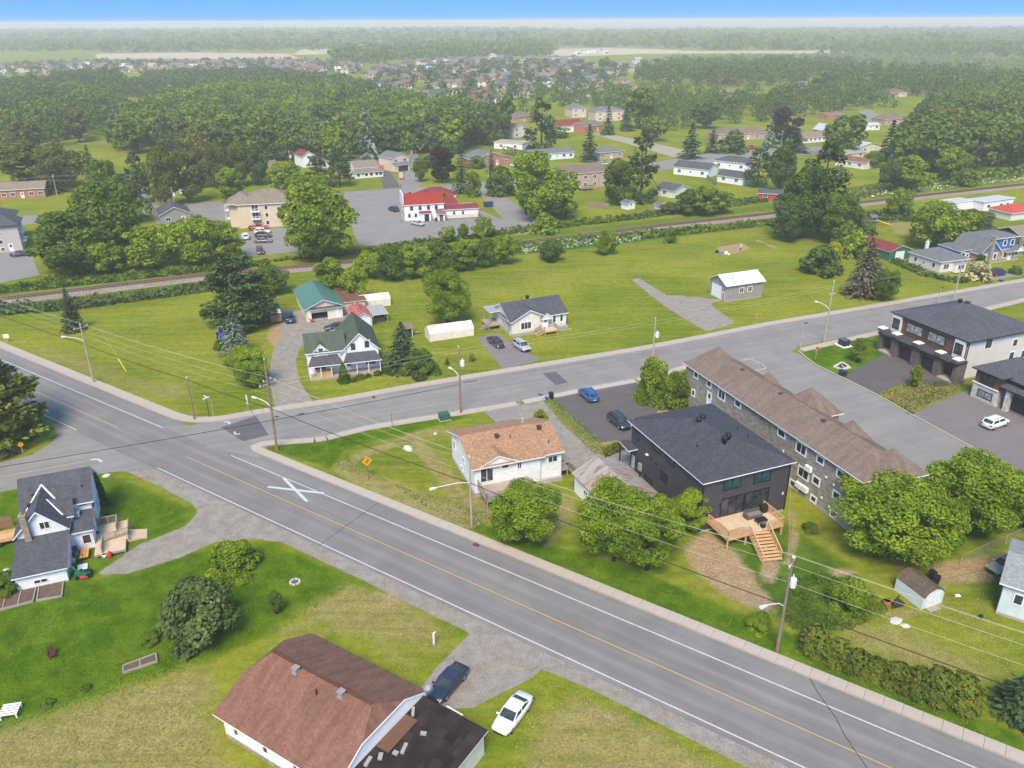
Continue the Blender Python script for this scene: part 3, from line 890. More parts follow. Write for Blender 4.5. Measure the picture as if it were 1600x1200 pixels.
def conifer_mesh(name, mat, seed, H=10.0, R=3.0, z0=.3, rings=26, nbr=11, per=9, size=.42, droop=.25, power=.85, irregular=.12, up=.0):
    rng = np.random.RandomState(seed)
    P, A, Nn, Sz = [], [], [], []
    for i in range(rings):
        f = (i + .5) / rings
        z = z0 + (H - z0) * (1 - (1 - f)**1.12)
        rad_ = R * (1 - f)**power + .06
        nb = max(4, int(nbr * (.35 + .65*(1-f))))
        off = rng.uniform(0, 6.28)
        for j in range(nb):
            th = off + 6.283 * j / nb + rng.normal() * .18
            ln = rad_ * rng.uniform(1 - irregular*2, 1 + irregular)
            d = np.array([math.cos(th), math.sin(th), 0])
            m = max(3, int(per * (.35 + .65*ln/R)))
            ts = (np.arange(m) + rng.uniform(0, 1, m)*.8 + .15) / m
            for t_ in ts:
                zz = z - droop*ln*t_**1.3 + up*ln*t_**2 + rng.normal()*.05
                side = np.array([-d[1], d[0], 0]) * rng.normal() * .22 * ln * (t_*.7 + .2)
                P.append(d*ln*t_ + side + np.array([0, 0, zz])); A.append(d + side*.8/(ln+.1) + np.array([0, 0, -droop*.6 + up]))
                Nn.append(np.array([rng.normal()*.45, rng.normal()*.45, 1.0]) + d*.35); Sz.append(size*(.55 + .6*(1-f)))
    P, A, Nn, Sz = map(np.array, (P, A, Nn, Sz))
    V = quads(P, Nn, Sz*1.15, rng, 1.5, A)
    return mesh_np(name, V, np.arange(len(V)).reshape(-1, 4), [mat])

def pine_mesh(name, mat, seed, H=12.0, R=5.0, nb=46, size=.5, z0=.9, tuft=52):
    """white pine: tiers of flat upturned sprays"""
    rng = np.random.RandomState(seed)
    P, A, Nn, Ls = [], [], [], []
    for i in range(nb):
        f = rng.uniform(0, 1) if i > 8 else i/9
        z = z0 + (H - z0 - .4) * f
        ln = R * (math.sqrt(max(0, 1 - f**1.5)) * rng.uniform(.8, 1.06)) + .3
        th = i * 2.399 + rng.normal()*.3
        d = np.array([math.cos(th), math.sin(th), .0])
        n = int(tuft * (.4 + .6*ln/R))
        t_ = rng.uniform(.2, 1.0, n)**.7
        w = .24*ln*np.sin(np.clip(t_, .05, .97)*3.14)**.7 + .18
        sd = np.array([-d[1], d[0], 0])
        pos = d*ln*t_[:, None] + sd*(rng.normal(size=n)*w*.75)[:, None]
        pos[:, 2] = z + .10*ln*t_**2 - .06*ln + rng.normal(size=n)*.22
        P.append(pos); A.append(np.tile(d + [0, 0, .35], (n, 1)) + rng.normal(size=(n, 3))*.5)
        Nn.append(np.tile([0, 0, 1.0], (n, 1)) + rng.normal(size=(n, 3))*.6)
        Ls.append((d[0]*ln, d[1]*ln, z))
    P, A, Nn = map(np.concatenate, (P, A, Nn))
    V = quads(P, Nn, size, rng, 1.4, A)
    return mesh_np(name, V, np.arange(len(V)).reshape(-1, 4), [mat]), np.array([(*l, 1) for l in Ls])

def cedar_mesh(name, mat, seed, H=4.0, R=.8, n=1400, size=.2, shape='cone'):
    rng = np.random.RandomState(seed)
    u = 1 - rng.uniform(0, 1, n)**.62
    prof = (1 - u)**.8 if shape == 'cone' else np.sqrt(np.clip(1 - (u*1.02)**3.2, 0.02, 1))
    th = rng.uniform(0, 6.283, n)
    lump = 1 + .12*np.sin(th*5 + u*9) + .1*np.sin(th*3 - u*14)
    r = R*prof*lump*rng.uniform(.82, 1.05, n)
    P = np.stack([r*np.cos(th), r*np.sin(th), u*H], 1)
    N = np.stack([np.cos(th), np.sin(th), np.full(n, .5)], 1) + rng.normal(size=(n, 3))*.45
    A = np.tile([0, 0, 1.0], (n, 1)) + rng.normal(size=(n, 3))*.4
    V = quads(P, N, size, rng, 1.5, A)
    return mesh_np(name, V, np.arange(len(V)).reshape(-1, 4), [mat])

def shrub_mesh(name, mat, seed, H=3.0, R=2.0, n=1800, size=.22, nl=34):
    rng = np.random.RandomState(seed)
    P, D, L = crown_points(rng, nl, n, H, R, -.15*H, 'dome', (.22, .38))
    N = D*.8 + rng.normal(size=D.shape)*.5 + np.array([0, 0, .4])
    V = quads(P, N, size, rng)
    return mesh_np(name, V, np.arange(len(V)).reshape(-1, 4), [mat])

_veg = {}
DEC = {'bright': L_BRIGHT, 'green': L_MID, 'dark': L_DARK, 'grey': L_GREY, 'olive': L_OLIVE, 'purple': L_PURPLE, 'yellow': L_YELLOW}
LODN = {'A': (64, 22000, .235), 'B': (46, 7000, .42), 'C': (28, 1200, .92)}
def veg_mesh(kind, lod, var):
    key = (kind, lod, var)
    if key in _veg: return _veg[key]
    seed = abs(sum(ord(c)*(i+3) for i, c in enumerate(kind))) % 9973 + var*31
    nl, n, sz = LODN[lod]
    if kind in DEC:
        shp = ('round', 'oval', 'vase', 'round', 'oval')[var % 5]
        R = (4.2, 3.7, 4.4, 4.6, 3.4)[var % 5]
        base = '%s_crown' % kind
        gk = ('geo', lod, var)
        if gk not in _veg:
            _veg[gk] = decid_mesh('leaves', DEC[kind], 100 + var*17, nl, n, sz, shp, 10.0, R, .9 if lod != 'A' else 1.2)
        me0, L = _veg[gk]
        me = me0 if me0.materials[0] == DEC[kind] else me0.copy()
        me.materials[0] = DEC[kind]
        tk = ('trunk', lod, var)
        if tk not in _veg: _veg[tk] = trunk_mesh('trunk', L, 10.0, .2, BARK, var, 7 if lod == 'A' else 4)
        r = (me, _veg[tk], 10.0, R*1.02)
    elif kind in ('spruce', 'bluespruce', 'brownspruce'):
        mt = {'spruce': N_SPRUCE, 'bluespruce': N_BLUE, 'brownspruce': N_BROWN}[kind]
        pr = {'A': dict(rings=30, nbr=14, per=12, size=.40), 'B': dict(rings=20, nbr=10, per=7, size=.60), 'C': dict(rings=13, nbr=8, per=4, size=1.15)}[lod]
        me = conifer_mesh('needles', mt, seed, 10.0, 2.9, .35 if kind != 'brownspruce' else 1.2, irregular=.12 if var == 0 else .2, **pr)
        r = (me, trunk_mesh('trunk', None, 14.0, .17, BARK, var), 10.0, 2.9)
    elif kind in ('pine', 'darkpine'):
        pr = {'A': dict(nb=84, tuft=84, size=.46), 'B': dict(nb=56, tuft=40, size=.60), 'C': dict(nb=30, tuft=16, size=1.25)}[lod]
        me, L = pine_mesh('needles', N_PINE if kind == 'pine' else N_DARKPINE, seed, 12.0, 5.0, **pr)
        r = (me, trunk_mesh('trunk', L, 16.0, .26, BARK, var, 10), 12.0, 5.0)
    elif kind in ('cedar', 'cedarblob', 'cedarbrown'):
        n = {'A': 1500, 'B': 700, 'C': 260}[lod]; s_ = {'A': .2, 'B': .32, 'C': .5}[lod]
        me = cedar_mesh('foliage', N_CEDARBROWN if kind == 'cedarbrown' else N_CEDAR, seed, 4.0, .9, n, s_, 'cone' if kind == 'cedar' else 'blob')
        r = (me, None, 4.0, .9)
    else:
        mt = {'shrub': L_MID, 'shrubbright': L_BRIGHT, 'shrubdark': L_DARK, 'shrubgrey': L_GREY, 'shrubyellow': L_YELLOW, 'shrubcream': L_CREAM}[kind]
        n = {'A': 6500, 'B': 1500, 'C': 300}[lod]; s_ = {'A': .2, 'B': .45, 'C': .75}[lod]
        me = shrub_mesh('foliage', mt, seed, 3.0, 2.0, n, s_)
        r = (me, None, 3.0, 1.78)
    _veg[key] = r
    return r
KNAME = {'spruce': 'spruce_tree', 'bluespruce': 'blue_spruce_tree', 'brownspruce': 'spruce_tree', 'pine': 'pine_tree', 'darkpine': 'pine_tree',
         'cedar': 'cedar_tree', 'cedarblob': 'cedar_tree', 'cedarbrown': 'cedar_shrub'}
def place_veg(kind, b, H, R, label, cat=None, group=None, lod=None, name=None, var=None):
    d = depth((b[0], b[1], H/2))
    lod = lod or ('A' if d < 150 else 'B' if d < 330 else 'C')
    var = rnd.randrange(5 if kind in DEC else 2) if var is None else var
    me, tr, h0, r0 = veg_mesh(kind, lod, var)
    shrub = kind.startswith('shrub')
    nm = name or KNAME.get(kind, 'shrub' if shrub else 'leafy_tree')
    root = empty(nm, (b[0], b[1], 0), rnd.uniform(0, 6.28), label, cat or ('shrub' if 'shrub' in nm else 'tree'), group)
    sx = R / r0; sz = H / h0
    inst('crown' if not shrub else 'foliage', me, root, (0, 0, 0), (0, 0, 0), (sx, sx*rnd.uniform(.92, 1.08), sz))
    if tr is not None:
        k = max(.55, min(sx, sz)*1.1)
        inst('trunk', tr, root, (0, 0, 0), (0, 0, 0), (k, k, sz))
    else:
        tk = ('stem',)
        if tk not in _veg:
            mb = MB()
            for a in range(4): mb.tube([(0, 0, -.05), (math.cos(a*1.6)*.3, math.sin(a*1.6)*.3, .55), (math.cos(a*1.6)*.5, math.sin(a*1.6)*.5, 1.0)], [.05, .04, .02], 5)
            _veg[tk] = mb.mesh('stem', BARK)
        inst('stem', _veg[tk], root, (0, 0, 0), (0, 0, 0), (min(sx, 1), min(sx, 1), H*.55))
    return root
def tree(kind, xb, yb, yt, wpx, label, **kw):
    """size and stand of a plant from its outline: lowest and highest row and width"""
    b = G(xb, yb)
    d0 = depth((b.x, b.y, 2.0)); R = wpx/2/FOC * d0
    hor = Vector((b.x, b.y, 0)); th = math.atan2(CAM_H, hor.length)
    if kind in DEC or kind.startswith('shrub') or kind in ('cedarbrown', 'cedarblob'):
        e = (yb - yt)/FOC * d0 / 2
        h = math.sqrt(max(e*e - (R*math.sin(th))**2, (.42*R)**2)) / math.cos(th)
        c = G(xb, (yb + yt)/2, h); b = Vector((c.x, c.y, 0)); H = 2*h
    else:
        b = b + hor.normalized()*R*.75; H = top_height(b, yt)
    return place_veg(kind, b, H, R, label, **kw)

tree('pine', -14, 716, 522, 205, 'large ragged pine leaning over the left edge beside the road', lod='A', var=0)
tree('cedar', 161, 792, 733, 20, 'narrow cedar column against the end wall of the white house at the junction')
tree('shrubbright', 360, 903, 842, 80, 'round bright green bush beside the gravel driveway of the white house')
tree('shrubgrey', 308, 1006, 904, 112, 'large grey-green lilac bush on the lawn, the bigger of the two bushes')
tree('shrub', 236, 1006, 984, 30, 'small low bush at the foot of the large grey-green lilac')
tree('dark', 430, 960, 922, 22, 'thin young tree standing alone on the lawn by the shoulder', var=4)
tree('shrub', 8, 926, 892, 46, 'leafy bush at the corner of the low grey-roofed extension')
tree('bright', 822, 857, 748, 112, 'bright green tree in front of the orange-roofed bungalow deck', var=0)
tree('bright', 962, 884, 748, 116, 'bright tree covering the rusty-roofed garage', var=3)
tree('bright', 1015, 897, 772, 104, 'bushy bright tree overlapping the garage tree on its right', var=1)
tree('bright', 1080, 836, 764, 66, 'small bright tree at the corner of the charcoal duplex by its deck', var=0)
tree('bright', 1396, 884, 734, 186, 'largest bright green tree beside the barn-shaped shed', var=3, lod='A')
tree('bright', 1526, 842, 702, 166, 'tall bright tree behind the parked silver sedan', var=0, lod='A')
tree('bright', 1612, 836, 738, 130, 'bright tree cut by the right edge behind the silver sedan', var=2, lod='A')
tree('bright', 1466, 866, 765, 90, 'shorter bright tree between the two largest at the townhouse end', var=1, lod='A')
tree('spruce', 1592, 1142, 1046, 112, 'broad dark spruce in the bottom right corner beside the sidewalk', var=0, lod='A')
for i, (x, y, t_, w) in enumerate([(1276,1022,962,46),(1310,1040,985,44),(1343,1056,1003,40),(1372,1062,1016,36),(1405,1080,1022,44),(1436,1090,1030,44),(1468,1100,1030,48),(1508,1112,1040,54)]):
    tree('cedarbrown', x, y-2, t_+9, w, ['first cedar of the roadside hedge, beside the transformer pole','second cedar of the roadside hedge from the transformer pole','third cedar of the roadside hedge from the pole','low thin cedar in the middle of the roadside hedge','fifth cedar of the roadside hedge from the pole','sixth cedar of the roadside hedge, greener than the others','seventh cedar of the roadside hedge, browned inside','last and tallest cedar of the roadside hedge, next to the corner spruce'][i], group='cedars in the roadside hedge', lod='A')
tree('shrubbright', 1020, 626, 562, 54, 'tall bush beside the new parking lot, left of two', var=0, lod='A')
tree('shrub', 1060, 640, 582, 50, 'darker bush against the townhouse end wall beside the parking lot', var=1, lod='A')
tree('shrubbright', 820, 752, 730, 28, 'small bush at the back door of the orange-roofed bungalow')
tree('shrubbright', 845, 655, 640, 20, 'clump of weeds behind the orange-roofed bungalow', name='weed_clump', cat='plant')
tree('bright', 697, 507, 422, 78, 'round leafy tree standing alone on the lawn beside the white bungalow', var=0, lod='A')
tree('spruce', 631, 584, 503, 66, 'pointed spruce beside the farmhouse with green roof', var=1, lod='A')
tree('shrubdark', 656, 586, 545, 54, 'dark round bush at the foot of the farmhouse spruce', lod='A')
tree('cedar', 538, 600, 565, 20, 'cone-shaped cedar in front of the farmhouse between its two porches', lod='A')
tree('cedar', 606, 585, 554, 17, 'cone-shaped cedar at the right corner of the farmhouse porch', lod='A')
tree('darkpine', 382, 522, 394, 118, 'big dark pine beside the long gravel drive', var=0, lod='A')
tree('bluespruce', 372, 562, 484, 54, 'silvery blue spruce in front of the big dark pine', var=0, lod='A')
tree('bright', 388, 610, 540, 74, 'leafy tree in front of the blue spruce by the utility pole', var=2, lod='A')
tree('spruce', 117, 521, 449, 38, 'lone dark conical spruce on the corner lawn behind the left light pole', var=0, lod='A')
tree('green', 425, 460, 414, 54, 'leafy tree behind the dark pine beside the tracks', var=3)
tree('bright', 512, 467, 402, 56, 'bright tree behind the green metal roof near the tracks', var=1)
tree('bright', 552, 472, 415, 48, 'shorter bright tree behind the green metal roof', var=3)
for i, (x, y, t_, w) in enumerate([(575,436,392,48),(612,438,382,56),(650,436,378,54),(688,430,376,54),(724,424,374,46),(756,418,372,46),(788,414,368,48)]):
    tree(('bright','green')[i % 2], x, y, t_, w, ['leftmost tree of the row along the near side of the tracks','second tree of the trackside row','third tree of the trackside row, the bushiest','middle tree of the trackside row','fifth tree of the trackside row','sixth tree of the trackside row','rightmost tree of the trackside row across from the red-roofed hall'][i], group='row of trees along the tracks', lod='B')
tree('green', 862, 409, 374, 46, 'small round tree between white flowering weeds and the tracks', lod='B', var=0)
tree('bright', 948, 398, 360, 36, 'single round young tree on the lawn edge by the tracks', lod='B', var=0)
tree('shrub', 1048, 380, 356, 18, 'thin shrub in the trackside weeds beyond the lawn')
tree('green', 108, 428, 330, 128, 'broad tree beside the grey apartment block parking', var=0, lod='B')
tree('green', 172, 408, 286, 118, 'tallest tree in the group behind the tracks at left', var=3, lod='B')
tree('dark', 190, 350, 275, 80, 'dark tree behind the tallest one by the left street', var=2, lod='B')
tree('bright', 168, 430, 372, 60, 'low bright tree at the foot of the left group by the tracks', var=1, lod='B')
tree('bright', 236, 420, 352, 94, 'bright rounded tree in the trackside thicket at left', var=0, lod='B')
tree('bright', 302, 414, 338, 96, 'bright tree in the trackside thicket nearest the beige apartments', var=3, lod='B')
tree('bright', 345, 408, 346, 66, 'last bright tree of the thicket beside the apartment parking', var=4, lod='B')
tree('olive', 362, 425, 382, 44, 'olive tree behind the dark pine beside the tracks', var=0, lod='B')
tree('bright', 496, 408, 292, 124, 'huge bright tree between the beige apartments and the hall parking lot', var=3, lod='B')
tree('bright', 478, 345, 272, 80, 'bright tree behind the beige apartment block', var=0, lod='B')
tree('bright', 445, 300, 250, 56, 'young bright tree behind the apartment roof', var=1, lod='B')
tree('bright', 358, 316, 262, 40, 'bright tree left of the beige apartment block', var=4, lod='B')
tree('dark', 1258, 372, 262, 88, 'left half of the big dark tree clump beside the tracks', var=0, lod='B')
tree('darkpine', 1276, 372, 222, 104, 'tall dark evergreen rising over the lawn by the tracks', var=1, lod='B')
tree('green', 1318, 384, 298, 62, 'leafy tree on the right of the big dark evergreen', var=1, lod='B')
tree('dark', 1240, 378, 300, 60, 'leafy shade tree left of the big dark evergreen', var=0, lod='B')
tree('shrub', 1320, 388, 345, 40, 'undergrowth bush below the big dark evergreen', lod='B')
tree('shrubdark', 1350, 384, 346, 40, 'dark shrub beside the yellow slide', lod='B')
tree('brownspruce', 1347, 470, 372, 66, 'half-browned spruce on the lawn by the cross street', var=0, lod='A')
tree('green', 1385, 470, 418, 42, 'leafy green tree growing into the browned spruce', var=1, lod='A')
tree('shrubdark', 1284, 428, 386, 54, 'dark rounded bush on the lawn beyond the grey garage', lod='B')
tree('shrubyellow', 1303, 412, 378, 28, 'yellow-green bush behind the dark rounded bush', lod='B')
tree('shrubbright', 1336, 404, 362, 44, 'bright bush between browned spruce and yellow slide', lod='B')
tree('bright', 1470, 388, 314, 98, 'spreading tree behind the small white house', var=3, lod='B')
tree('grey', 1522, 384, 328, 60, 'greyish tree behind the blue house', var=0, lod='B')
tree('bright', 1408, 337, 294, 40, 'round tree between the tracks and the straw field', var=0, lod='B')
tree('shrubcream', 1530, 438, 410, 38, 'cream flowering bush beside the white house driveway', lod='B')
tree('shrubdark', 1532, 418, 398, 18, 'clipped dark round bush below the blue house chimney', lod='B')
tree('shrub', 1588, 428, 415, 18, 'small round bush on the blue house lawn', lod='B')
tree('shrub', 1514, 404, 390, 14, 'bush at the side door of the blue house', lod='B')
tree('bright', 1432, 606, 570, 20, 'young street tree on the dry lawn before the grey duplex', var=4, lod='A')
tree('bright', 1342, 566, 528, 26, 'young street tree on the green corner lawn', var=4, lod='A')
tree('spruce', 699, 571, 558, 10, 'tiny spruce on the lawn beside the transformer pole', lod='B')
tree('shrubyellow', 738, 565, 552, 10, 'small golden bush on the lawn by the asphalt drive', lod='B')
tree('shrub', 1268, 832, 816, 26, 'small bush in the yard beside the townhouse wall', lod='A')
tree('shrubbright', 1330, 958, 900, 58, 'bushy undergrowth in the yard by the barn-shaped shed', lod='A')
tree('shrubbright', 1188, 988, 955, 40, 'bright bush at the foot of the transformer pole', lod='A')
tree('shrub', 1120, 655, 638, 16, 'small shrub against the stone townhouse wall', lod='A')
tree('cedar', 350, 545, 535, 12, 'small cedar beside the blue tractor', lod='B')
tree('shrub', 345, 546, 530, 20, 'low bush beside the blue tractor on the lawn', lod='B')
for i, (x, y, w) in enumerate([(168,790,12),(172,806,10),(165,822,10),(160,778,9)]):
    tree('shrubbright' if i % 2 else 'shrub', x, y, y-9, w, ['bright clump in the bed along the white house','dark clump in the bed along the white house','lowest clump of the bed by the white house deck','clump at the cedar end of the white house bed'][i], name='flower_clump', cat='plant', lod='B')
for i, (x, y, w) in enumerate([(575,590,10),(562,592,16),(590,586,14),(553,597,9)]):
    tree('shrub' if i % 2 else 'shrubdark', x, y, y-7, w, ['low shrub before the right porch of the farmhouse','dark shrub beside the farmhouse porch step','pale shrub at the right end of the farmhouse porch','tiny shrub beside the farmhouse cedar'][i], lod='B')
for i, (x, y, w, t_) in enumerate([(840,748,26,732),(865,742,30,724),(885,738,24,722)]):
    tree('shrubdark', x, y, t_, w, ['leafy clump under the small back window of the orange-roofed bungalow','leafy clump under the double back window of the orange-roofed bungalow','leafy clump at the right corner of the orange-roofed bungalow'][i], name='bush', cat='shrub', lod='A')
WH = plain('white_trim', S(240, 240, 242, .85), .5, .04)
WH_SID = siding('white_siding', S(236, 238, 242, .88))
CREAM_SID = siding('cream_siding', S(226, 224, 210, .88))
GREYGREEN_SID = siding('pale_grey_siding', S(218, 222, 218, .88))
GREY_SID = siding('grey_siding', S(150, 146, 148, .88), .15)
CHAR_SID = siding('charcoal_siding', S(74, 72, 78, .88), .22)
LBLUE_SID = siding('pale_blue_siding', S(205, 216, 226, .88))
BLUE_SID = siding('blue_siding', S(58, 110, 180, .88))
LGREY_STUCCO = plain('pale_grey_brick', S(208, 205, 204, .88), .9, .05, 1.0)
BEIGE_WALL = siding('beige_siding', S(214, 196, 176, .88))
TAN_BRICK = brickwork('tan_brick', S(196, 170, 148, .8), S(180, 152, 130, .8), S(200, 186, 170, .8))
RED_BRICK = brickwork('red_brick', S(168, 92, 66, .8), S(186, 110, 80, .8), S(190, 160, 140, .8))
GREY_STONE = brickwork('grey_stone_block', S(150, 146, 138, .85), S(176, 170, 160, .85), S(128, 124, 118, .85), .55, .2, .02)
FIELD_STONE = brickwork('field_stone', S(168, 150, 132, .8), S(140, 122, 106, .8), S(180, 170, 156, .8), .6, .35, .05)
PALE_STONE = brickwork('pale_stone', S(222, 220, 214, .85), S(196, 192, 186, .85), S(170, 168, 164, .85), .6, .22, .02)
BROWN_PANEL = siding('brown_wood_panel', S(112, 76, 58, .85), .18)
DKBRICK = brickwork('grey_brown_brick', S(112, 104, 100, .85), S(92, 84, 82, .85), S(110, 104, 100, .85))
FOUND = plain('concrete_foundation', S(176, 172, 166, .8), .9, .1)
R_CHAR = shingle('charcoal_shingles', S(94, 94, 104), .22, .25)
R_GREYDK = shingle('dark_grey_shingles', S(108, 109, 118), .2, .3)
R_GREY = shingle('grey_shingles', S(142, 142, 148), .15, .3)
R_BROWN = shingle('brown_shingles', S(158, 138, 126), .14, .4)
R_REDBROWN = shingle('red_brown_shingles', S(166, 122, 104), .14, .5)
R_ORANGE = shingle('mottled_orange_shingles', S(196, 154, 122), .2, .2, None, .34, .16, .5)
R_GREEN = shingle('green_shingles', S(108, 120, 106), .13, .4)
R_TAN = shingle('tan_shingles', S(170, 156, 140), .12, .3)
R_RED = shingle('red_shingles', S(190, 72, 62), .1, .2)
R_MAROON = shingle('maroon_shingles', S(160, 78, 80), .1, .25)
R_BLACK = shingle('weathered_black_felt', S(66, 58, 56), .4, .5, None, 1.0, .9)
R_TEAL = seam_metal('teal_metal_roof', S(104, 160, 144))
R_WHITEMETAL = seam_metal('white_metal_roof', S(242, 242, 246, .72), .6)
R_GALV = seam_metal('galvanised_metal_roof', S(205, 205, 205), .5)
def rusty(name):
    t = NT(name, .6, .3)
    n = t.ramp(t.noise(t.coord('UV', (1.0, .35, 1)), 1.1, 5, .65), .45, .62)
    sx = t.n('ShaderNodeSeparateXYZ'); t.t.links.new(t.coord('UV'), sx.inputs[0])
    rib = t.ramp(t.math('ABSOLUTE', t.math('SUBTRACT', t.math('FRACT', t.math('DIVIDE', sx.outputs[0], .3)), .5)), .05, .2)
    c = t.mix(n, S(206, 206, 200), S(196, 140, 100))
    t.color(t.mix(rib, t.mix(1.0, c, (.8,)*3, 'MULTIPLY'), c)); t.bump(rib, .4, .03)
    return t.mat
R_RUSTY = rusty('rusty_metal_roof')
def faded(name, a, b):
    t = NT(name, .6, .3)
    n = t.ramp(t.noise(t.coord('UV', (1.2, .5, 1)), 1.6, 4, .6), .5, .64)
    t.color(t.mix(n, a, b)); return t.mat
R_REDFADED = faded('faded_red_metal_roof', S(215, 98, 90), S(232, 190, 180))
GLASS = glassy('window_glass', (.035, .04, .045), .08)
GLASS_TEAL = glassy('teal_window_glass', (.02, .07, .08), .08)
GLASS_LT = glassy('pale_window_glass', (.25, .27, .28), .1)
BLK = plain('black_metal', S(36, 36, 40, .8), .5, .1)
DKTEAL = siding('dark_teal_door_panels', S(38, 52, 58, .9), .55)
WHDOOR = siding('white_door_panels', S(238, 240, 244, .88), .55)
WOOD = siding('cedar_deck_boards', S(214, 188, 156, .8), .15, True)
WOODP = plain('cedar_timber', S(206, 164, 120, .85), .8, .12)
WOODGREY = siding('weathered_deck_boards', S(176, 160, 150, .8), .15, True)
WOODGREYP = plain('weathered_timber', S(158, 148, 140, .85), .85, .12)
STEEL = plain('galvanised_steel', S(190, 192, 196, .8), .45, .06, metal=.3)
CHIM = brickwork('chimney_brick', S(176, 158, 140, .8), S(150, 134, 118, .8), S(170, 160, 150, .8))

_wc = {}
class House:
    def __init__(s, name, label, O, ang, z=0.0, cat='house', group=None):
        o = G(*O, z)
        s.a = rad(ang)
        s.u = Vector((math.cos(s.a), math.sin(s.a), 0)); s.n = Vector((-s.u.y, s.u.x, 0))
        s.o = Vector((o.x, o.y, 0))
        s.r = empty(name, s.o, s.a, label, cat, group)
    def onv(s, v, p):
        d = _F*FOC + _R*(p[0]-800) - _U*(p[1]-600); c = Vector((0, 0, CAM_H))
        t = (v + s.o.dot(s.n) - c.dot(s.n)) / d.dot(s.n); q = c + d*t
        return (q - s.o).dot(s.u), q.z
    def onu(s, u, p):
        d = _F*FOC + _R*(p[0]-800) - _U*(p[1]-600); c = Vector((0, 0, CAM_H))
        t = (u + s.o.dot(s.u) - c.dot(s.u)) / d.dot(s.u); q = c + d*t
        return (q - s.o).dot(s.n), q.z
    def wall(s, u0, v0, u1, v1, z0, z1, mat, gable=None, rise=0.0, name='wall'):
        mb = MB()
        if gable == 'u':
            vm = (v0+v1)/2
            prof = [(v0, z0), (v1, z0), (v1, z1), (vm, z1+rise), (v0, z1)]
            A = [(u0, v, z) for v, z in prof]; B = [(u1, v, z) for v, z in prof]
        elif gable == 'v':
            um = (u0+u1)/2
            prof = [(u1, z0), (u0, z0), (u0, z1), (um, z1+rise), (u1, z1)]
            A = [(u, v0, z) for u, z in prof]; B = [(u, v1, z) for u, z in prof]
        else:
            mb.box((u0, v0, z0), (u1, v1, z1)); return mb.obj(name, mat, s.r)
        n = len(A)
        mb.face(A[::-1]); mb.face(B)
        for i in range(n):
            j = (i+1) % n
            mb.face([A[i], A[j], B[j], B[i]])
        return mb.obj(name, mat, s.r)
    def foundation(s, u0, v0, u1, v1, h=.35, mat=None):
        mb = MB(); mb.box((u0-.03, v0-.03, -.3), (u1+.03, v1+.03, h)); return mb.obj('foundation', mat or FOUND, s.r)
    def gable(s, u0, v0, u1, v1, z, rise, axis, mat, ov=.45, trim=None, th=.17, name='roof', ov_end=None):
        oe = ov if ov_end is None else ov_end
        if axis == 'u': a0, a1, b0, b1 = v0, v1, u0-oe, u1+oe
        else: a0, a1, b0, b1 = u0, u1, v0-oe, v1+oe
        m = (a0+a1)/2; half = (a1-a0)/2; k = rise/half; zl = z - k*ov
        prof = [(a0-ov, zl), (a0-ov, zl+th), (m, z+rise+th), (a1+ov, zl+th), (a1+ov, zl), (m, z+rise-.02)]
        f = (lambda a, b, zz: (b, a, zz)) if axis == 'u' else (lambda a, b, zz: (a, b, zz))
        mb = MB()
        A = [f(a, b0, zz) for a, zz in prof]; B = [f(a, b1, zz) for a, zz in prof]
        for i, mm in ((0, 1), (1, 0), (2, 0), (3, 1), (4, 1), (5, 1)):
            j = (i+1) % 6
            q = [A[i], A[j], B[j], B[i]]
            mb.face(q if axis == 'v' else q[::-1], mm)
        for E, fl in ((A, axis == 'u'), (B, axis == 'v')):
            for q in ((0, 1, 2, 5), (5, 2, 3, 4)):
                p = [E[i] for i in q]
                mb.face(p if fl else p[::-1], 1)
        o = mb.obj(name, [mat, trim or WH], s.r)
        fixn(o.data); return o
    def hip(s, u0, v0, u1, v1, z, rise, mat, ov=.5, trim=None, th=.17, name='roof', run=None):
        u0, v0, u1, v1 = u0-ov, v0-ov, u1+ov, v1+ov
        w, d = u1-u0, v1-v0
        mb = MB(); zt = z+th; zr = z+th+rise
        E = [(u0, v0), (u1, v0), (u1, v1), (u0, v1)]
        if w >= d:
            r = d/2 if run is None else run
            a, b = (u0+r, (v0+v1)/2, zr), (u1-r, (v0+v1)/2, zr)
            if w - 2*r < .01: b = a
            F = [[0, 1, b, a], [1, 2, b], [2, 3, a, b], [3, 0, a]]
        else:
            r = w/2 if run is None else run
            a, b = ((u0+u1)/2, v0+r, zr), ((u0+u1)/2, v1-r, zr)
            F = [[0, 1, a], [1, 2, b, a], [2, 3, b], [3, 0, a, b]]
        for q in F:
            pts = []
            for i in q:
                p = (*E[i], zt) if isinstance(i, int) else i
                if p not in pts: pts.append(p)
            mb.face(pts, 0)
        for i in range(4):
            p, q = E[i], E[(i+1) % 4]
            mb.face([(*p, z), (*q, z), (*q, zt), (*p, zt)], 1)
        mb.face([(*e, z) for e in E[::-1]], 1)
        return mb.obj(name, [mat, trim or WH], s.r)
    def slope(s, P, mat, th=.15, trim=None, name='roof'):
        """single pitch roof from four top corners"""
        mb = MB(); P = [Vector(p) for p in P]
        D = [p - Vector((0, 0, th)) for p in P]
        mb.face(P, 0); mb.face(D[::-1], 1)
        for i in range(4): mb.face([D[i], D[(i+1) % 4], P[(i+1) % 4], P[i]], 1)
        o = mb.obj(name, [mat, trim or WH], s.r); fixn(o.data); return o
    def _put(s, me, name, side, a, z, plane, sub=()):
        if side == 'f': loc, r = (a, plane, z), 0
        elif side == 'b': loc, r = (a, plane, z), math.pi
        elif side == 'l': loc, r = (plane, a, z), -math.pi/2
        else: loc, r = (plane, a, z), math.pi/2
        o = inst(name, me, s.r, loc, (0, 0, r))
        for nm, m2 in sub: inst(nm, m2, o)
        return o
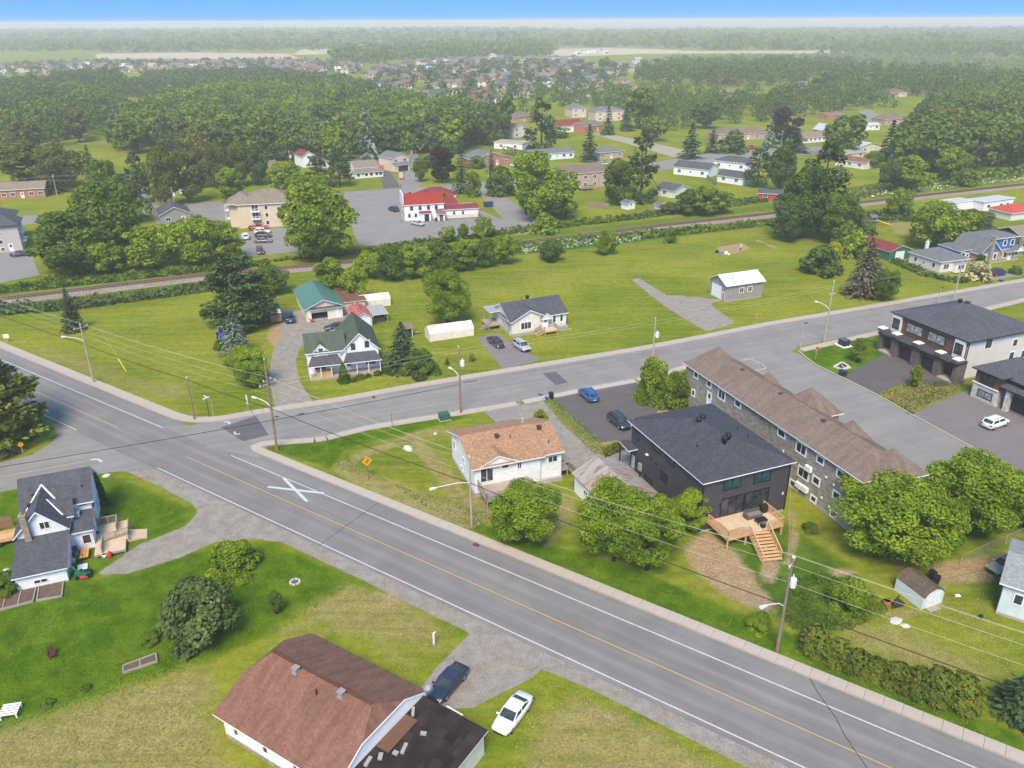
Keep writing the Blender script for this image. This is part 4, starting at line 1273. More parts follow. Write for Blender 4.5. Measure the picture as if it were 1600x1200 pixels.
    def win(s, side, a, z, w, h, n=2, plane=0.0, fr=None, gl=None, t=.11, name='window', proud=.07):
        """a = centre along the wall, z = sill"""
        fr = fr or WH; gl = gl or GLASS
        key = (round(w, 2), round(h, 2), n, fr.name, gl.name, t)
        if key not in _wc:
            mb = MB()
            mb.box((-w/2-t, -proud, -t), (w/2+t, .02, 0)); mb.box((-w/2-t, -proud, h), (w/2+t, .02, h+t))
            mb.box((-w/2-t, -proud, 0), (-w/2, .02, h)); mb.box((w/2, -proud, 0), (w/2+t, .02, h))
            for i in range(1, n):
                x = -w/2 + w*i/n; mb.box((x-.035, -proud*.8, 0), (x+.035, .02, h))
            f = mb.mesh('window', fr)
            pm = MB(); pm.box((-w/2, -.02, 0), (w/2, .015, h)); _wc[key] = (f, pm.mesh('pane', gl))
        f, p = _wc[key]
        return s._put(f, name, side, a, z, plane, (('pane', p),))
    def wpx(s, side, TL, BR, n=2, plane=0.0, **kw):
        f = s.onv if side in 'fb' else s.onu
        a0, z1 = f(plane, TL); a1, z0 = f(plane, BR)
        return s.win(side, (a0+a1)/2, min(z0, z1), max(.35, abs(a1-a0)), max(.4, abs(z1-z0)), n, plane, **kw)
    def door(s, side, a, z, w=.95, h=2.05, plane=0.0, mat=None, fr=None, glass=True):
        key = ('door', round(w, 2), round(h, 2), (mat or WH).name, (fr or WH).name, glass)
        if key not in _wc:
            mb = MB(); t = .1
            mb.box((-w/2-t, -.06, 0), (-w/2, .02, h+t)); mb.box((w/2, -.06, 0), (w/2+t, .02, h+t)); mb.box((-w/2, -.06, h), (w/2, .02, h+t))
            mb.box((-w/2, -.03, 0), (w/2, .02, h), 1)
            m = mb.mesh('door', [fr or WH, mat or WH])
            sub = []
            if glass:
                g = MB(); g.box((-w*.28, -.045, h*.55), (w*.28, -.03, h*.9)); sub.append(('pane', g.mesh('pane', GLASS)))
            k = MB(); k.box((w*.36, -.09, h*.46), (w*.42, -.03, h*.52)); sub.append(('handle', k.mesh('handle', STEEL)))
            _wc[key] = (m, sub)
        m, sub = _wc[key]
        return s._put(m, 'door', side, a, z, plane, sub)
    def garage(s, side, a, z, w, h, plane=0.0, mat=None, fr=None, rows=4):
        mb = MB(); t = .12
        mb.box((-w/2-t, -.07, 0), (-w/2, .02, h+t)); mb.box((w/2, -.07, 0), (w/2+t, .02, h+t)); mb.box((-w/2, -.07, h), (w/2, .02, h+t))
        m = mb.mesh('garage_door', fr or WH)
        sub = []
        for i in range(rows):
            k = MB(); k.box((-w/2, -.03, h*i/rows+.012), (w/2, .015, h*(i+1)/rows-.012)); sub.append(('panel', k.mesh('panel', mat or WHDOOR)))
        return s._put(m, 'garage_door', side, a, z, plane, sub)
    def box(s, name, a, b, mat):
        mb = MB(); mb.box(a, b); return mb.obj(name, mat, s.r)
    def chimney(s, u, v, z0, z1, w=.6, mat=None):
        mb = MB(); mb.box((u-w/2, v-w/2, z0), (u+w/2, v+w/2, z1)); mb.box((u-w/2-.06, v-w/2-.06, z1), (u+w/2+.06, v+w/2+.06, z1+.12)); mb.lathe([(.12, 0), (.12, .35)], 8, 0, (u, v, z1+.12))
        return mb.obj('chimney', mat or CHIM, s.r)
    def vent(s, u, v, z, kind='round', mat=None):
        key = ('vent', kind, (mat or BLK).name)
        if key not in _wc:
            mb = MB()
            if kind == 'round': mb.lathe([(.26, -.3), (.26, .28), (.38, .3), (.40, .55), (.28, .72), (.02, .78)], 12)
            elif kind == 'box': mb.hexa([(-.28,-.28,-.2),(.28,-.28,-.2),(.28,.28,-.2),(-.28,.28,-.2),(-.22,-.22,.4),(.22,-.22,.4),(.22,.22,.4),(-.22,.22,.4)]); mb.box((-.3, -.3, .4), (.3, .3, .47))
            else: mb.lathe([(.06, -.3), (.06, .5)], 7)
            _wc[key] = mb.mesh('roof_vent', mat or BLK, kind == 'round')
        return inst('roof_vent' if kind != 'pipe' else 'vent_pipe', _wc[key], s.r, (u, v, z))
    def railing(s, pts, h=.95, mat=None, step=.16, parent=None, name='railing', sheet=None):
        mb = MB(); mat = mat or WOODP
        for a, b in zip(pts[:-1], pts[1:]):
            a, b = Vector(a), Vector(b); up = Vector((0, 0, h))
            mb.bar(a+up, b+up, .12, .06); mb.bar(a+Vector((0, 0, .1)), b+Vector((0, 0, .1)), .05, .06)
            L = (b-a).length
            for i in range(int(L/1.8)+2):
                p = a + (b-a)*min(1, i/(int(L/1.8)+1)); mb.bar(p - Vector((0, 0, .05)), p + up, .1, .1)
            if sheet is None:
                for i in range(1, int(L/step)):
                    p = a + (b-a)*(i*step/L); mb.bar(p + Vector((0, 0, .1)), p + up, .04, .04)
            else:
                mb.bar(a + Vector((0, 0, h*.52)), b + Vector((0, 0, h*.52)), .015, h*.78, 1)
        return mb.obj(name, [mat, sheet or mat], parent or s.r)
    def deck(s, u0, v0, u1, v1, z, mat=None, pm=None):
        mb = MB(); mb.box((u0, v0, z-.06), (u1, v1, z), 0); mb.box((u0-.03, v0-.03, z-.3), (u1+.03, v0+.02, z-.05), 1); mb.box((u0-.03, v0, z-.3), (u0+.02, v1, z-.05), 1); mb.box((u1-.02, v0, z-.3), (u1+.03, v1, z-.05), 1)
        nx = max(2, int((u1-u0)/2.2)+1)
        for i in range(nx):
            x = u0+.1 + (u1-u0-.2)*i/(nx-1)
            mb.box((x-.08, v0+.05, -.1), (x+.08, v0+.21, z-.06), 1)
        return mb.obj('deck', [mat or WOOD, pm or WOODP], s.r)
    def stairs(s, parent, a, b, w, n, mat=None):
        """treads from point a (top) down to b, each its own board"""
        a, b = Vector(a), Vector(b); d = (b-a); dh = Vector((d.x, d.y, 0)); L = dh.length; dh.normalize()
        sd = Vector((-dh.y, dh.x, 0)); ang = math.atan2(dh.y, dh.x)
        mb = MB(); t = L/n*.92; mb.box((-t/2, -w/2, -.05), (t/2, w/2, 0)); tm = mb.mesh('tread', mat or WOODP)
        for i in range(n):
            p = a + d*((i+.5)/n)
            inst('tread', tm, parent, p, (0, 0, ang))
        st = MB()
        for sg in (-1, 1): st.bar(a + sd*sg*w/2 - Vector((0, 0, .16)), b + sd*sg*w/2 - Vector((0, 0, .1)), .06, .26)
        st.obj('stringer', mat or WOODP, parent)

def fixn(me):
    bm = bmesh.new(); bm.from_mesh(me)
    bmesh.ops.remove_doubles(bm, verts=bm.verts[:], dist=1e-4)
    bmesh.ops.recalc_face_normals(bm, faces=bm.faces[:])
    bm.to_mesh(me); bm.free()
def b_white_left():
    h = House('white_house', 'white house with dark grey cross-gabled roof at the road junction', (29, 925), 22)
    h.foundation(0, 0, 4.9, 6.2, .2); h.foundation(0, 6.2, 5.0, 17.2, .3)
    h.wall(0, .0, 4.9, 6.0, .1, 1.75, WH_SID)
    h.wall(0.02, 3.0, 4.88, 6.0, 1.75, 2.5, WH_SID)
    h.slope([(-.25, -.35, 1.95), (5.15, -.35, 1.95), (5.15, 6.0, 3.35), (-.25, 6.0, 3.35)], R_GREYDK)
    h.wall(-.1, 5.5, 4.9, 12.0, .1, 3.7, WH_SID, 'v', 2.6)           # wing gable facing the camera
    h.gable(-.1, 5.5, 4.9, 12.3, 3.7, 2.6, 'v', R_GREYDK, .35)
    vf = MB()
    for p, q in (((2.4, 11.25, 6.55), (.75, 8.85, 4.72)), ((2.4, 11.25, 6.55), (4.4, 8.85, 4.5)), ((3.0, 8.8, 5.82), (4.55, 7.2, 4.3))): vf.bar(p, q, .2, .05)
    vf.obj('valley_flashing', WH, h.r)
    h.wall(.3, 9.2, 7.3, 15.6, .1, 4.6, WH_SID, 'u', 2.5)             # main block
    h.gable(.3, 9.2, 7.3, 15.6, 4.6, 2.5, 'u', R_GREYDK, .4)
    h.wall(2.4, 7.4, 5.3, 10.2, 3.0, 4.1, WH_SID, 'u', 1.45)          # dormer facing right
    h.gable(2.4, 7.4, 5.35, 10.2, 4.1, 1.45, 'u', R_GREYDK, .3)
    h.wall(4.9, 5.6, 7.3, 10.2, .1, 2.7, WH_SID)
    h.slope([(4.95, 5.2, 2.75), (7.55, 5.2, 2.75), (7.55, 10.2, 3.5), (4.95, 10.2, 3.5)], R_GREYDK)
    h.chimney(1.1, 5.15, 1.9, 6.3, .62)
    h.wpx('f', (61, 817), (78, 824), 2, 5.5, t=.08)
    h.win('f', 6.6, .9, .8, 1.1, 1, 5.6); h.door('r', 7.4, .35, plane=7.3); h.win('r', 12.6, 1.2, .8, 1.3, 2, 7.3); h.win('r', 14.4, 1.2, .8, 1.3, 2, 7.3); h.win('r', 12.4, 4.9, .7, 1.1, 1, 7.3)
    h.win('f', 6.4, 3.9, .7, .5, 1, 9.2); h.win('f', 2.3, .6, 1.2, .4, 2, 0.0, t=.05)
    h.vent(5.8, 8.2, 3.3, 'box', STEEL); h.vent(6.6, 10.4, 5.6, 'pipe'); h.vent(1.6, 10.6, 5.4, 'box'); h.vent(1.2, 9.2, 4.9, 'box')
    dk = h.deck(7.35, 3.2, 10.6, 9.6, .55, WOOD, WOODGREYP)
    h.railing([(7.5, 9.6, .55), (9.6, 9.6, .55), (9.6, 7.2, .55)], 1.0, WOODGREYP, .14, dk)
    h.railing([(8.2, 3.3, .55), (8.2, 5.6, .55), (10.9, 6.2, .55)], 1.0, WOODGREYP, .14, dk)
    h.railing([(10.9, 5.2, .55), (10.9, 8.2, .55)], 1.0, WOODGREYP, .14, dk)
    r = MB(); r.hexa([(10.6, 5.4, .0), (12.8, 5.4, -.1), (12.8, 7.4, -.1), (10.6, 7.4, .0), (10.6, 5.4, .56), (12.8, 5.4, .05), (12.8, 7.4, .05), (10.6, 7.4, .56)]); r.obj('ramp', WOOD, dk)
    return h
b_white_left()

def b_brown():
    h = House('bungalow', 'white bungalow with big red-brown hipped roof at the bottom of the view', (333, 1117), -32, 2.7)
    W_, D_ = 13.9, 11.6
    h.foundation(.5, .5, W_-.4, D_-.5, .45, FIELD_STONE)
    h.wall(.5, .5, W_-.4, D_-.5, .4, 2.6, WH_SID)
    zt = 2.75; zr = 5.6; m = D_/2 + .15; a = (1.3, m, zr); b = (12.7, m, zr)
    mb = MB()
    E0, E1, E2, E3 = (-.1, 0, zt), (W_, 0, zt), (W_+.1, D_, zt), (0, D_, zt)
    c0, c1 = (-.1, 3.6, 4.35), (-.1, D_-3.3, 4.35)
    d0, d1 = (13.8, 3.3, 4.25), (13.8, D_-3.0, 4.25)
    mb.face([E0, E1, d0, b, a, c0], 0); mb.face([E2, E3, c1, a, b, d1], 0); mb.face([c0, a, c1], 0); mb.face([d0, d1, b], 0)
    mb.face([E0, c0, c1, E3], 1); mb.face([E1, E2, d1, d0], 1); mb.face([E3, E2, E1, E0], 1)
    for p, q in ((E0, E1), (E2, E3)):
        mb.face([(p[0], p[1], p[2]-.15), (q[0], q[1], q[2]-.15), q, p], 1)
    o = mb.obj('roof', [R_REDBROWN, WH], h.r); fixn(o.data)
    cap = MB(); cap.bar((1.3, m, zr+.03), (12.7, m, zr+.03), .3, .06); cap.obj('ridge_cap', shingle('ridge_cap_shingles', S(128, 86, 70), .1, .2), h.r)
    g = MB(); g.face([(W_-.38, .5, 2.6), (W_-.38, D_-.5, 2.6), (W_-.38, D_-3.2, 4.1), (W_-.38, 3.4, 4.1)]); g.face([(W_-.42, .5, 2.6), (W_-.42, 3.4, 4.1), (W_-.42, D_-3.2, 4.1), (W_-.42, D_-.5, 2.6)]); g.obj('gable_wall', CREAM_SID, h.r)
    for i, (x, z) in enumerate([(W_+.02, 0)]):
        mb = MB(); mb.bar((W_+.06, -.05, 2.72), (13.86, 3.3, 4.28), .06, .2); mb.bar((13.86, 3.3, 4.28), (13.86, D_-3.0, 4.28), .06, .2); mb.bar((13.86, D_-3.0, 4.28), (W_+.16, D_+.05, 2.72), .06, .2); mb.obj('fascia', WH, h.r)
    h.win('r', D_/2-.2, 2.95, .85, .9, 2, W_-.38)
    for px0, px1 in (((366, 1138), (373, 1150)), ((411, 1165), (419, 1178)), ((458, 1193), (465, 1203))): h.wpx('f', px0, px1, 1, .5)
    def roofz(v): return zt + (zr-zt)*min(v, m)/m if v <= m else zt + (zr-zt)*(D_-v)/(D_-m)
    for px in ((463, 1051), (534, 1088)):
        v = 4.6
        for _ in range(6):
            p = G(*px, roofz(v)); v = (p - h.o).dot(h.n); u = (p - h.o).dot(h.u)
        h.vent(u, v, roofz(v)+.15, 'box', plain('weathered_vent_metal', S(190, 184, 180), .6))
    p = G(496, 1095, 4.3); v = (p-h.o).dot(h.n); u = (p-h.o).dot(h.u)
    h.vent(u, v, roofz(v)+.1, 'pipe')
    h.wall(13.55, .8, 20.4, 10.6, -.2, 2.55, CREAM_SID, name='wall')
    h.slope([(13.55, .4, 2.95), (20.7, .4, 2.72), (20.7, 10.85, 2.72), (13.55, 10.85, 2.95)], R_BLACK, .16, WH)
    mb = MB(); mb.box((14.0, 4.6, 2.98), (15.3, 8.4, 3.02)); mb.obj('bare_roof_board', plain('bare_plywood', S(140, 104, 84), .9), h.r)
    blk = plain('concrete_block', S(205, 200, 192), .9)
    for (u, v, w, d, r_) in ((16.1, 5.6, .3, 1.0, .3), (15.8, 4.9, .45, .35, .1), (14.5, 3.1, .3, .9, .2), (15.0, 4.0, .35, .6, .5), (15.4, 2.4, .25, .25, .2), (14.4, 8.9, .25, .9, .6), (16.5, 7.6, .5, .3, .4)):
        mb = MB(); mb.box((-w/2, -d/2, 0), (w/2, d/2, .18)); mb.obj('loose_block', blk, h.r, loc=(u, v, 2.99 - (u-13.5)*.033), rz=r_)
    mb = MB(); mb.tube([(17.9, 10.75, 2.7), (18.2, 10.95, 2.2), (18.6, 11.0, .1)], .05, 6); mb.tube([(18.1, 10.9, 2.9), (16.4, 10.95, 2.95)], .05, 6); mb.obj('downpipe', WH, h.r)
    d = MB(); d.lathe([(.02, .0), (.28, .08), (.42, .22)], 14); o = d.obj('satellite_dish', plain('grey_dish', S(170, 172, 178, .8), .5), h.r, True, loc=(W_+.2, D_-.2, 3.3)); o.rotation_euler = (1.1, .3, .6)
    mb = MB(); mb.bar((W_+.2, D_-.2, 2.7), (W_+.2, D_-.2, 3.35), .05, .05); mb.obj('dish_post', STEEL, h.r)
b_brown()

def b_orange():
    h = House('bungalow', 'white bungalow with mottled orange shingle roof on the corner lot', (737, 733), 20, 4.6)
    W_, D_ = 13.2, 11.4
    h.foundation(.5, .5, W_-.5, D_-.5, .6)
    h.wall(.5, .5, 9.55, D_-.5, .5, 4.45, WH_SID, 'u', 1.85); h.wall(9.55, .9, W_-.5, D_-.9, .5, 4.38, WH_SID, 'u', 1.75)
    h.gable(.5, .5, 9.6, D_-.5, 4.45, 1.85, 'u', R_ORANGE, .5)
    h.gable(9.4, .9, W_-.5, D_-.9, 4.4, 1.78, 'u', R_ORANGE, .5, ov_end=.3)
    h.wall(1.4, .3, 6.0, 4.0, 4.2, 4.55, WH_SID, 'v', 1.0, 'gable_wall'); h.gable(1.4, .35, 6.0, 5.2, 4.5, 1.05, 'v', R_ORANGE, .45, ov_end=.25)
    h.wpx('f', (752, 733), (769, 748), 2, .5, n=2) if False else None
    h.wpx('f', (751, 731), (770, 750), 2, .5); h.wpx('f', (784, 723), (794, 730), 1, .5); h.wpx('f', (809, 722), (814, 731), 2, .5)
    h.wpx('f', (830, 722), (836, 728), 1, .9); h.wpx('f', (857, 714), (870, 720), 2, .9)
    h.win('l', 5.2, 2.6, .9, .7, 2, .5); h.win('l', 6.2, 1.0, 1.0, .5, 1, .5, t=.05); h.win('l', 9.6, 2.4, .7, 1.2, 1, .5)
    h.vent(4.9, 4.4, 5.95, 'box', plain('brown_vent', S(110, 84, 74), .7)); h.vent(11.0, 4.7, 6.0, 'box', plain('brown_vent', S(110, 84, 74), .7)); h.vent(6.6, 3.9, 5.7, 'pipe'); h.vent(11.4, 2.2, 5.0, 'pipe')
    h.box('chimney_stub', (9.5, 7.4, 5.6), (9.9, 7.8, 6.5), STEEL)
    dk = h.deck(.9, -3.1, 7.6, .5, 1.6, WOODGREY, WOODGREYP)
    h.railing([(.9, .4, 1.6), (.9, -3.1, 1.6), (7.6, -3.1, 1.6)], 1.0, WOODGREYP, .13, dk)
    h.stairs(dk, (7.7, -1.5, 1.45), (9.6, -1.5, .1), 1.1, 7, WOODGREYP)
    st = h.deck(12.8, 1.2, 13.9, 2.6, 1.3, WOODGREY, WOODGREYP); h.stairs(st, (13.9, 1.9, 1.2), (15.2, 1.9, .1), 1.0, 5, WOODGREYP); h.railing([(12.8, 1.2, 1.3), (13.9, 1.2, 1.3), (15.1, 1.2, .2)], .9, WOODGREYP, .2, st)
b_orange()

def b_duplex():
    h = House('duplex_house', 'charcoal two-storey duplex with low hipped charcoal roof', (1099, 757), 22, 7.2)
    W_, D_ = 13.4, 17.6
    a, b, c, d = .5, .5, W_-.5, D_-.5
    h.foundation(a, b, c, d, .3)
    h.wall(a, b, c, d, .25, 7.1, CHAR_SID)
    h.hip(a, b, c, d, 7.1, 2.2, R_CHAR, .5, WH, .15)
    for TL, BR in (((1133, 747), (1156, 759.5)), ((1180, 736), (1202, 749))): h.wpx('f', TL, BR, 2, b, fr=BLK, gl=GLASS_TEAL)
    for TL, BR in (((1128, 781), (1159, 799)), ((1166, 771), (1197, 791))): h.wpx('f', TL, BR, 3, b, fr=BLK, gl=GLASS, name='patio_door')
    for TL, BR in (((1021, 691), (1030.3, 708.8)), ((1043, 708.8), (1053, 729)), ((1034, 736), (1041.6, 754)), ((1008, 743), (1019, 757))): h.wpx('l', TL, BR, 2, a, fr=BLK)
    h.door('l', 16.2, .5, plane=a, mat=plain('pale_grey_door', S(190, 195, 205, .8), .5), fr=BLK, glass=False)
    h.box('meter_box', (a-.25, 14.0, 1.2), (a, 14.6, 2.2), STEEL); h.box('conduit', (a-.12, 14.2, .2), (a-.02, 14.35, 1.2), BLK)
    h.box('wall_light', (a-.3, 12.6, 4.3), (a, 13.0, 4.45), WH)
    for v, z in ((15.2, 5.2), (11.8, 4.2), (10.6, 4.0)): h.box('wall_vent', (a-.12, v, z), (a, v+.25, z+.25), BLK)
    for u, v in ((6.2, 4.9), (7.1, 5.4), (6.2, 10.4), (7.1, 10.9)): h.vent(u, v, 9.05 + (.0 if abs(u-6.7) < .6 else -.05), 'round')
    h.vent(3.2, 6.2, 8.2, 'pipe'); h.vent(10.6, 6.0, 8.2, 'pipe'); h.vent(10.9, 8.5, 8.1, 'pipe')
    h.wall(2.2, d, 11.6, d+1.6, .25, 6.3, CHAR_SID); h.slope([(1.8, d-.1, 6.7), (11.9, d-.1, 6.7), (11.9, d+2.0, 6.5), (1.8, d+2.0, 6.5)], R_CHAR, .2, WH)
    h.slope([(-.9, d-1.8, 3.9), (.5, d-1.8, 3.9), (.5, d+.8, 4.1), (-.9, d+.8, 4.1)], R_CHAR, .16, WH); h.box('porch_post', (-.85, d+.5, 0), (-.7, d+.65, 3.9), BLK)
    h.box('gutter_pipe', (a-.1, b-.1, .2), (a+.02, b+.02, 7.0), BLK); h.box('corner_pipe', (c-.02, b-.12, .3), (c+.1, b, 7.0), BLK)
    for u, z in ((3.05, 3.2), (3.5, 3.9), (12.3, 2.6)): h.box('wall_lamp', (u, b-.14, z), (u+.14, b, z+.3), BLK if u < 4 else WH)
    dz = 1.55
    dk = h.deck(1.5, -3.6, 9.4, .45, dz)
    h.railing([(1.5, .3, dz), (1.5, -3.6, dz), (4.5, -3.6, dz)], 1.0, WOODP, .13, dk)
    h.railing([(7.2, -3.6, dz), (9.4, -3.6, dz), (9.4, .2, dz)], 1.0, WOODP, .13, dk)
    h.stairs(dk, (5.85, -3.6, dz-.05), (5.0, -7.3, .1), 2.5, 9)
    for s_ in (-1.25, 1.25): h.railing([(5.85+s_, -3.6, dz), (5.0+s_, -7.3, .1)], 1.0, WOODP, .2, dk)
    mb = MB(); mb.box((2.0, -3.0, dz+.62), (4.3, -.9, dz+.68)); mb.obj('bench_cover', WOOD, dk)
    return h
HD = b_duplex()
def on(h, u, v, z=0): return h.o + h.u*u + h.n*v + Vector((0, 0, z))
def box_thing(name, label, cat, loc, rz, parts):
    t = empty(name, loc, rz, label, cat)
    for nm, mt, fn in parts:
        mb = MB(); fn(mb); mb.obj(nm, mt, t)
    return t
WICK = plain('dark_wicker', S(100, 92, 92, .8), .8)
CUSH = plain('brown_cushion', S(136, 122, 118, .8), .9)
box_thing('patio_sofa', 'dark wicker corner sofa on the duplex deck', 'sofa', on(HD, 7.0, -.9, 1.55), HD.a, [
    ('frame', WICK, lambda m: (m.box((-1.1, -.45, 0), (1.1, .45, .38)), m.box((-1.1, .3, .38), (1.1, .45, .8)), m.box((-1.1, -.45, .38), (-.95, .3, .65)))),
    ('cushion', CUSH, lambda m: m.box((-.92, -.42, .38), (1.05, .28, .52)))])
box_thing('patio_table', 'low black table on the duplex deck near the stair', 'table', on(HD, 7.2, -2.2, 1.55), HD.a, [
    ('tabletop', BLK, lambda m: m.box((-.7, -.4, .38), (.7, .4, .43))),
    ('leg', BLK, lambda m: m.box((-.66, -.36, 0), (-.58, -.28, .38))), ('leg', BLK, lambda m: m.box((.58, -.36, 0), (.66, -.28, .38))), ('leg', BLK, lambda m: m.box((-.66, .28, 0), (-.58, .36, .38))), ('leg', BLK, lambda m: m.box((.58, .28, 0), (.66, .36, .38)))])
box_thing('barbecue', 'black covered barbecue on the duplex deck against the wall', 'barbecue', on(HD, 8.8, -.6, 1.55), HD.a, [
    ('body', BLK, lambda m: m.box((-.4, -.3, .1), (.4, .3, .85))), ('lid', BLK, lambda m: m.hexa([(-.4,-.3,.85),(.4,-.3,.85),(.4,.3,.85),(-.4,.3,.85),(-.4,-.15,1.12),(.4,-.15,1.12),(.4,.2,1.12),(-.4,.2,1.12)])), ('side_shelf', STEEL, lambda m: m.box((.4, -.25, .8), (.75, .25, .84)))])
box_thing('storage_bin', 'small black bin at the stair head of the duplex deck', 'bin', on(HD, 6.7, -3.2, 1.55), HD.a, [('body', BLK, lambda m: m.hexa([(-.2,-.2,0),(.2,-.2,0),(.2,.2,0),(-.2,.2,0),(-.25,-.25,.6),(.25,-.25,.6),(.25,.25,.6),(-.25,.25,.6)])), ('lid', WICK, lambda m: m.box((-.27, -.27, .6), (.27, .27, .66)))])

def b_town():
    h = House('townhouse_block', 'long grey stone townhouse block with brown hipped roof', (1066, 566), -69, 7.5, 'townhouses')
    W_, D_ = 38.4, 8.4
    a, b, c, d = .5, .5, W_-.5, D_-.5
    h.foundation(a, b, c, d, .5)
    h.wall(a, b, c, d, .45, 7.4, GREY_STONE)
    h.hip(a, b, c, d, 7.4, 2.15, R_BROWN, .5, WH, .16, run=3.2)
    for px, hw, top in (((1124, 541), 3.0, 10.6), ((1202, 580), 1.7, 10.1), ((1269, 605), 3.2, 10.7), ((1333, 656), 2.2, 10.3), ((1397, 700), 3.0, 10.2)):
        p = G(*px, top); u = (p-h.o).dot(h.u); v = (p-h.o).dot(h.n)
        h.hip(u-hw, v-hw, u+hw, v+hw, 7.5, top-7.66, R_BROWN, .0, WH, .16, 'dormer_roof')
        h.wall(u-hw+.4, d-.1, u+hw-.4, v+hw-.4, .3, 7.5, GREY_STONE)
    W1 = [((108,170),(125,215),1),((193,228),(212,275),1),((270,283),(302,362),2),((378,355),(405,408),1),((662,548),(697,608),1),((785,632),(833,725),2),((920,725),(950,782),1),((1052,815),(1085,880),1),
          ((797,793),(848,888),2),((892,858),(922,922),1),((1025,955),(1055,1020),1),((740,882),(780,950),1),((877,985),(900,1035),1),((1008,1080),(1030,1135),1),((93,290),(104,332),1)]
    for tl, br, n in W1:
        h.wpx('f', (1060+tl[0]/4.2105, 540+tl[1]/4.2105), (1060+br[0]/4.2105, 540+br[1]/4.2105), n, b, t=.2)
    u, z = h.onv(b, (1060+200/4.21, 540+375/4.21)); h.door('f', u, max(.2, z-.4), plane=b)
    for x, y in ((865, 807), (800, 915), (840, 942)):
        u, z = h.onv(b, (1060+x/4.21, 540+y/4.21))
        mb = MB(); mb.box((-.5, -.45, -.35), (.5, -.05, .35)); mb.lathe([(.26, 0), (.26, .02)], 14, 1, (0, 0, 0))
        o = mb.obj('heat_pump', [WH, STEEL], h.r, loc=(u, b, z))
    for px in ((1161, 577), (1221, 614), (1288, 656)):
        p = G(*px, 9.6); h.vent((p-h.o).dot(h.u), (p-h.o).dot(h.n), 9.2, 'box', plain('brown_vent', S(120, 100, 92), .7))
    p = G(1350, 717, 8.6); h.vent((p-h.o).dot(h.u), (p-h.o).dot(h.n), 8.4, 'pipe')
    for x, y in ((975, 865), (1025, 915), (945, 1000), (995, 1060)):
        u, z = h.onv(b, (1060+x/4.21, 540+y/4.21)); h.box('wall_vent', (u-.12, b-.15, z-.12), (u+.12, b, z+.12), WH)
    h.box('corner_pipe', (24.3, b-.14, .4), (24.42, b-.02, 4.5), WH)
    h.win('r', 4.0, 4.2, 1.2, 1.3, 2, c); h.win('l', 4.0, 4.2, 1.2, 1.3, 2, a)
b_town()

def b_greyduplex():
    h = House('duplex_house', 'pale grey brick duplex with brown front panels and four white-capped pillars', (1391, 487), -68, 7.2)
    W_, D_ = 16.9, 17.0
    a, b, c, d = .6, .6, W_-.6, D_-.6
    h.foundation(a, b, c, d, .3)
    h.wall(a, b, c, d, .25, 7.1, LGREY_STUCCO)
    h.box('front_facing', (a-.03, b-.06, .3), (c+.03, b-.002, 7.08), DKBRICK)
    h.hip(a, b, c, d, 7.1, 3.2, R_GREYDK, .6, BLK, .18)
    fz = lambda x, y: (1360+x/6.667, 450+y/6.667)
    for tl, br in (((395, 360), (540, 490)), ((613, 453), (782, 575))):
        a0, z1 = h.onv(b, fz(*tl)); a1, z0 = h.onv(b, fz(*br))
        h.box('panel', ((a0+a1)/2-2.6, b-.1, 3.9), ((a0+a1)/2+2.6, b-.061, 7.0), BROWN_PANEL)
        h.win('f', (a0+a1)/2, 4.75, 3.4, 1.55, 2, b-.1, fr=BLK, gl=GLASS_LT)
    for uu in (1.7, 15.1):
        h.box('bay', (uu-1.0, b-.5, 3.7), (uu+1.0, b-.061, 7.0), CREAM_SID); h.win('f', uu, 4.6, 1.3, 1.7, 2, b-.5, fr=BLK, gl=GLASS)
    h.slope([(-.1, -1.9, 3.55), (W_+.1, -1.9, 3.55), (W_+.1, b, 3.85), (-.1, b, 3.85)], R_CHAR, .3, BLK, 'porch_roof')
    for u0, u1 in ((-.05, .7), (3.0, 4.4), (7.6, 9.3), (12.4, 13.8), (16.2, 16.95)):
        h.box('pillar', (u0, -1.6, 0), (u1, -.4 if u0 not in (-.05, 16.2) else b, 3.5), DKBRICK)
    for u in (.3, 3.6, 8.4, 13.1, 16.6):
        h.box('pillar_cap', (u-.55, -1.9, 3.75), (u+.55, -.7, 4.3), DKBRICK); h.box('cap_stone', (u-.65, -2.0, 4.3), (u+.65, -.6, 4.45), WH)
    for u in (6.0, 10.9):
        h.box('lintel', (u-1.6, -.9, 2.45), (u+1.6, -.7, 3.4), BROWN_PANEL); h.box('garage_surround', (u-1.6, -.7, .1), (u+1.6, b-.1, 3.4), DKBRICK); h.garage('f', u, .15, 2.7, 2.25, -.71, DKTEAL, BLK)
    for u in (1.9, 15.0): h.door('f', u, .35, 1.0, 2.2, b-.07, BLK, BLK); h.box('step', (u-1.4, -1.7, 0), (u+1.5, b-.1, .3), M_CONC2)
    for TL, BR, n in (((1542, 529), (1548, 543), 1), ((1578, 551), (1582, 560), 1), ((1597, 548), (1602, 557), 1)): h.wpx('r', TL, BR, n, c, fr=WH)
    h.win('r', 9.0, 1.2, .8, .9, 1, c); h.win('r', 12, 4.6, 1.0, 1.2, 1, c)
    h.vent(6.8, 8.6, 9.9, 'round'); h.vent(8.4, 8.4, 10.0, 'round'); h.vent(6.0, 12.5, 8.9, 'pipe')
    h.box('corner_pipe', (c+.02, b+.1, .3), (c+.14, b+.22, 7.0), BLK)
b_greyduplex()

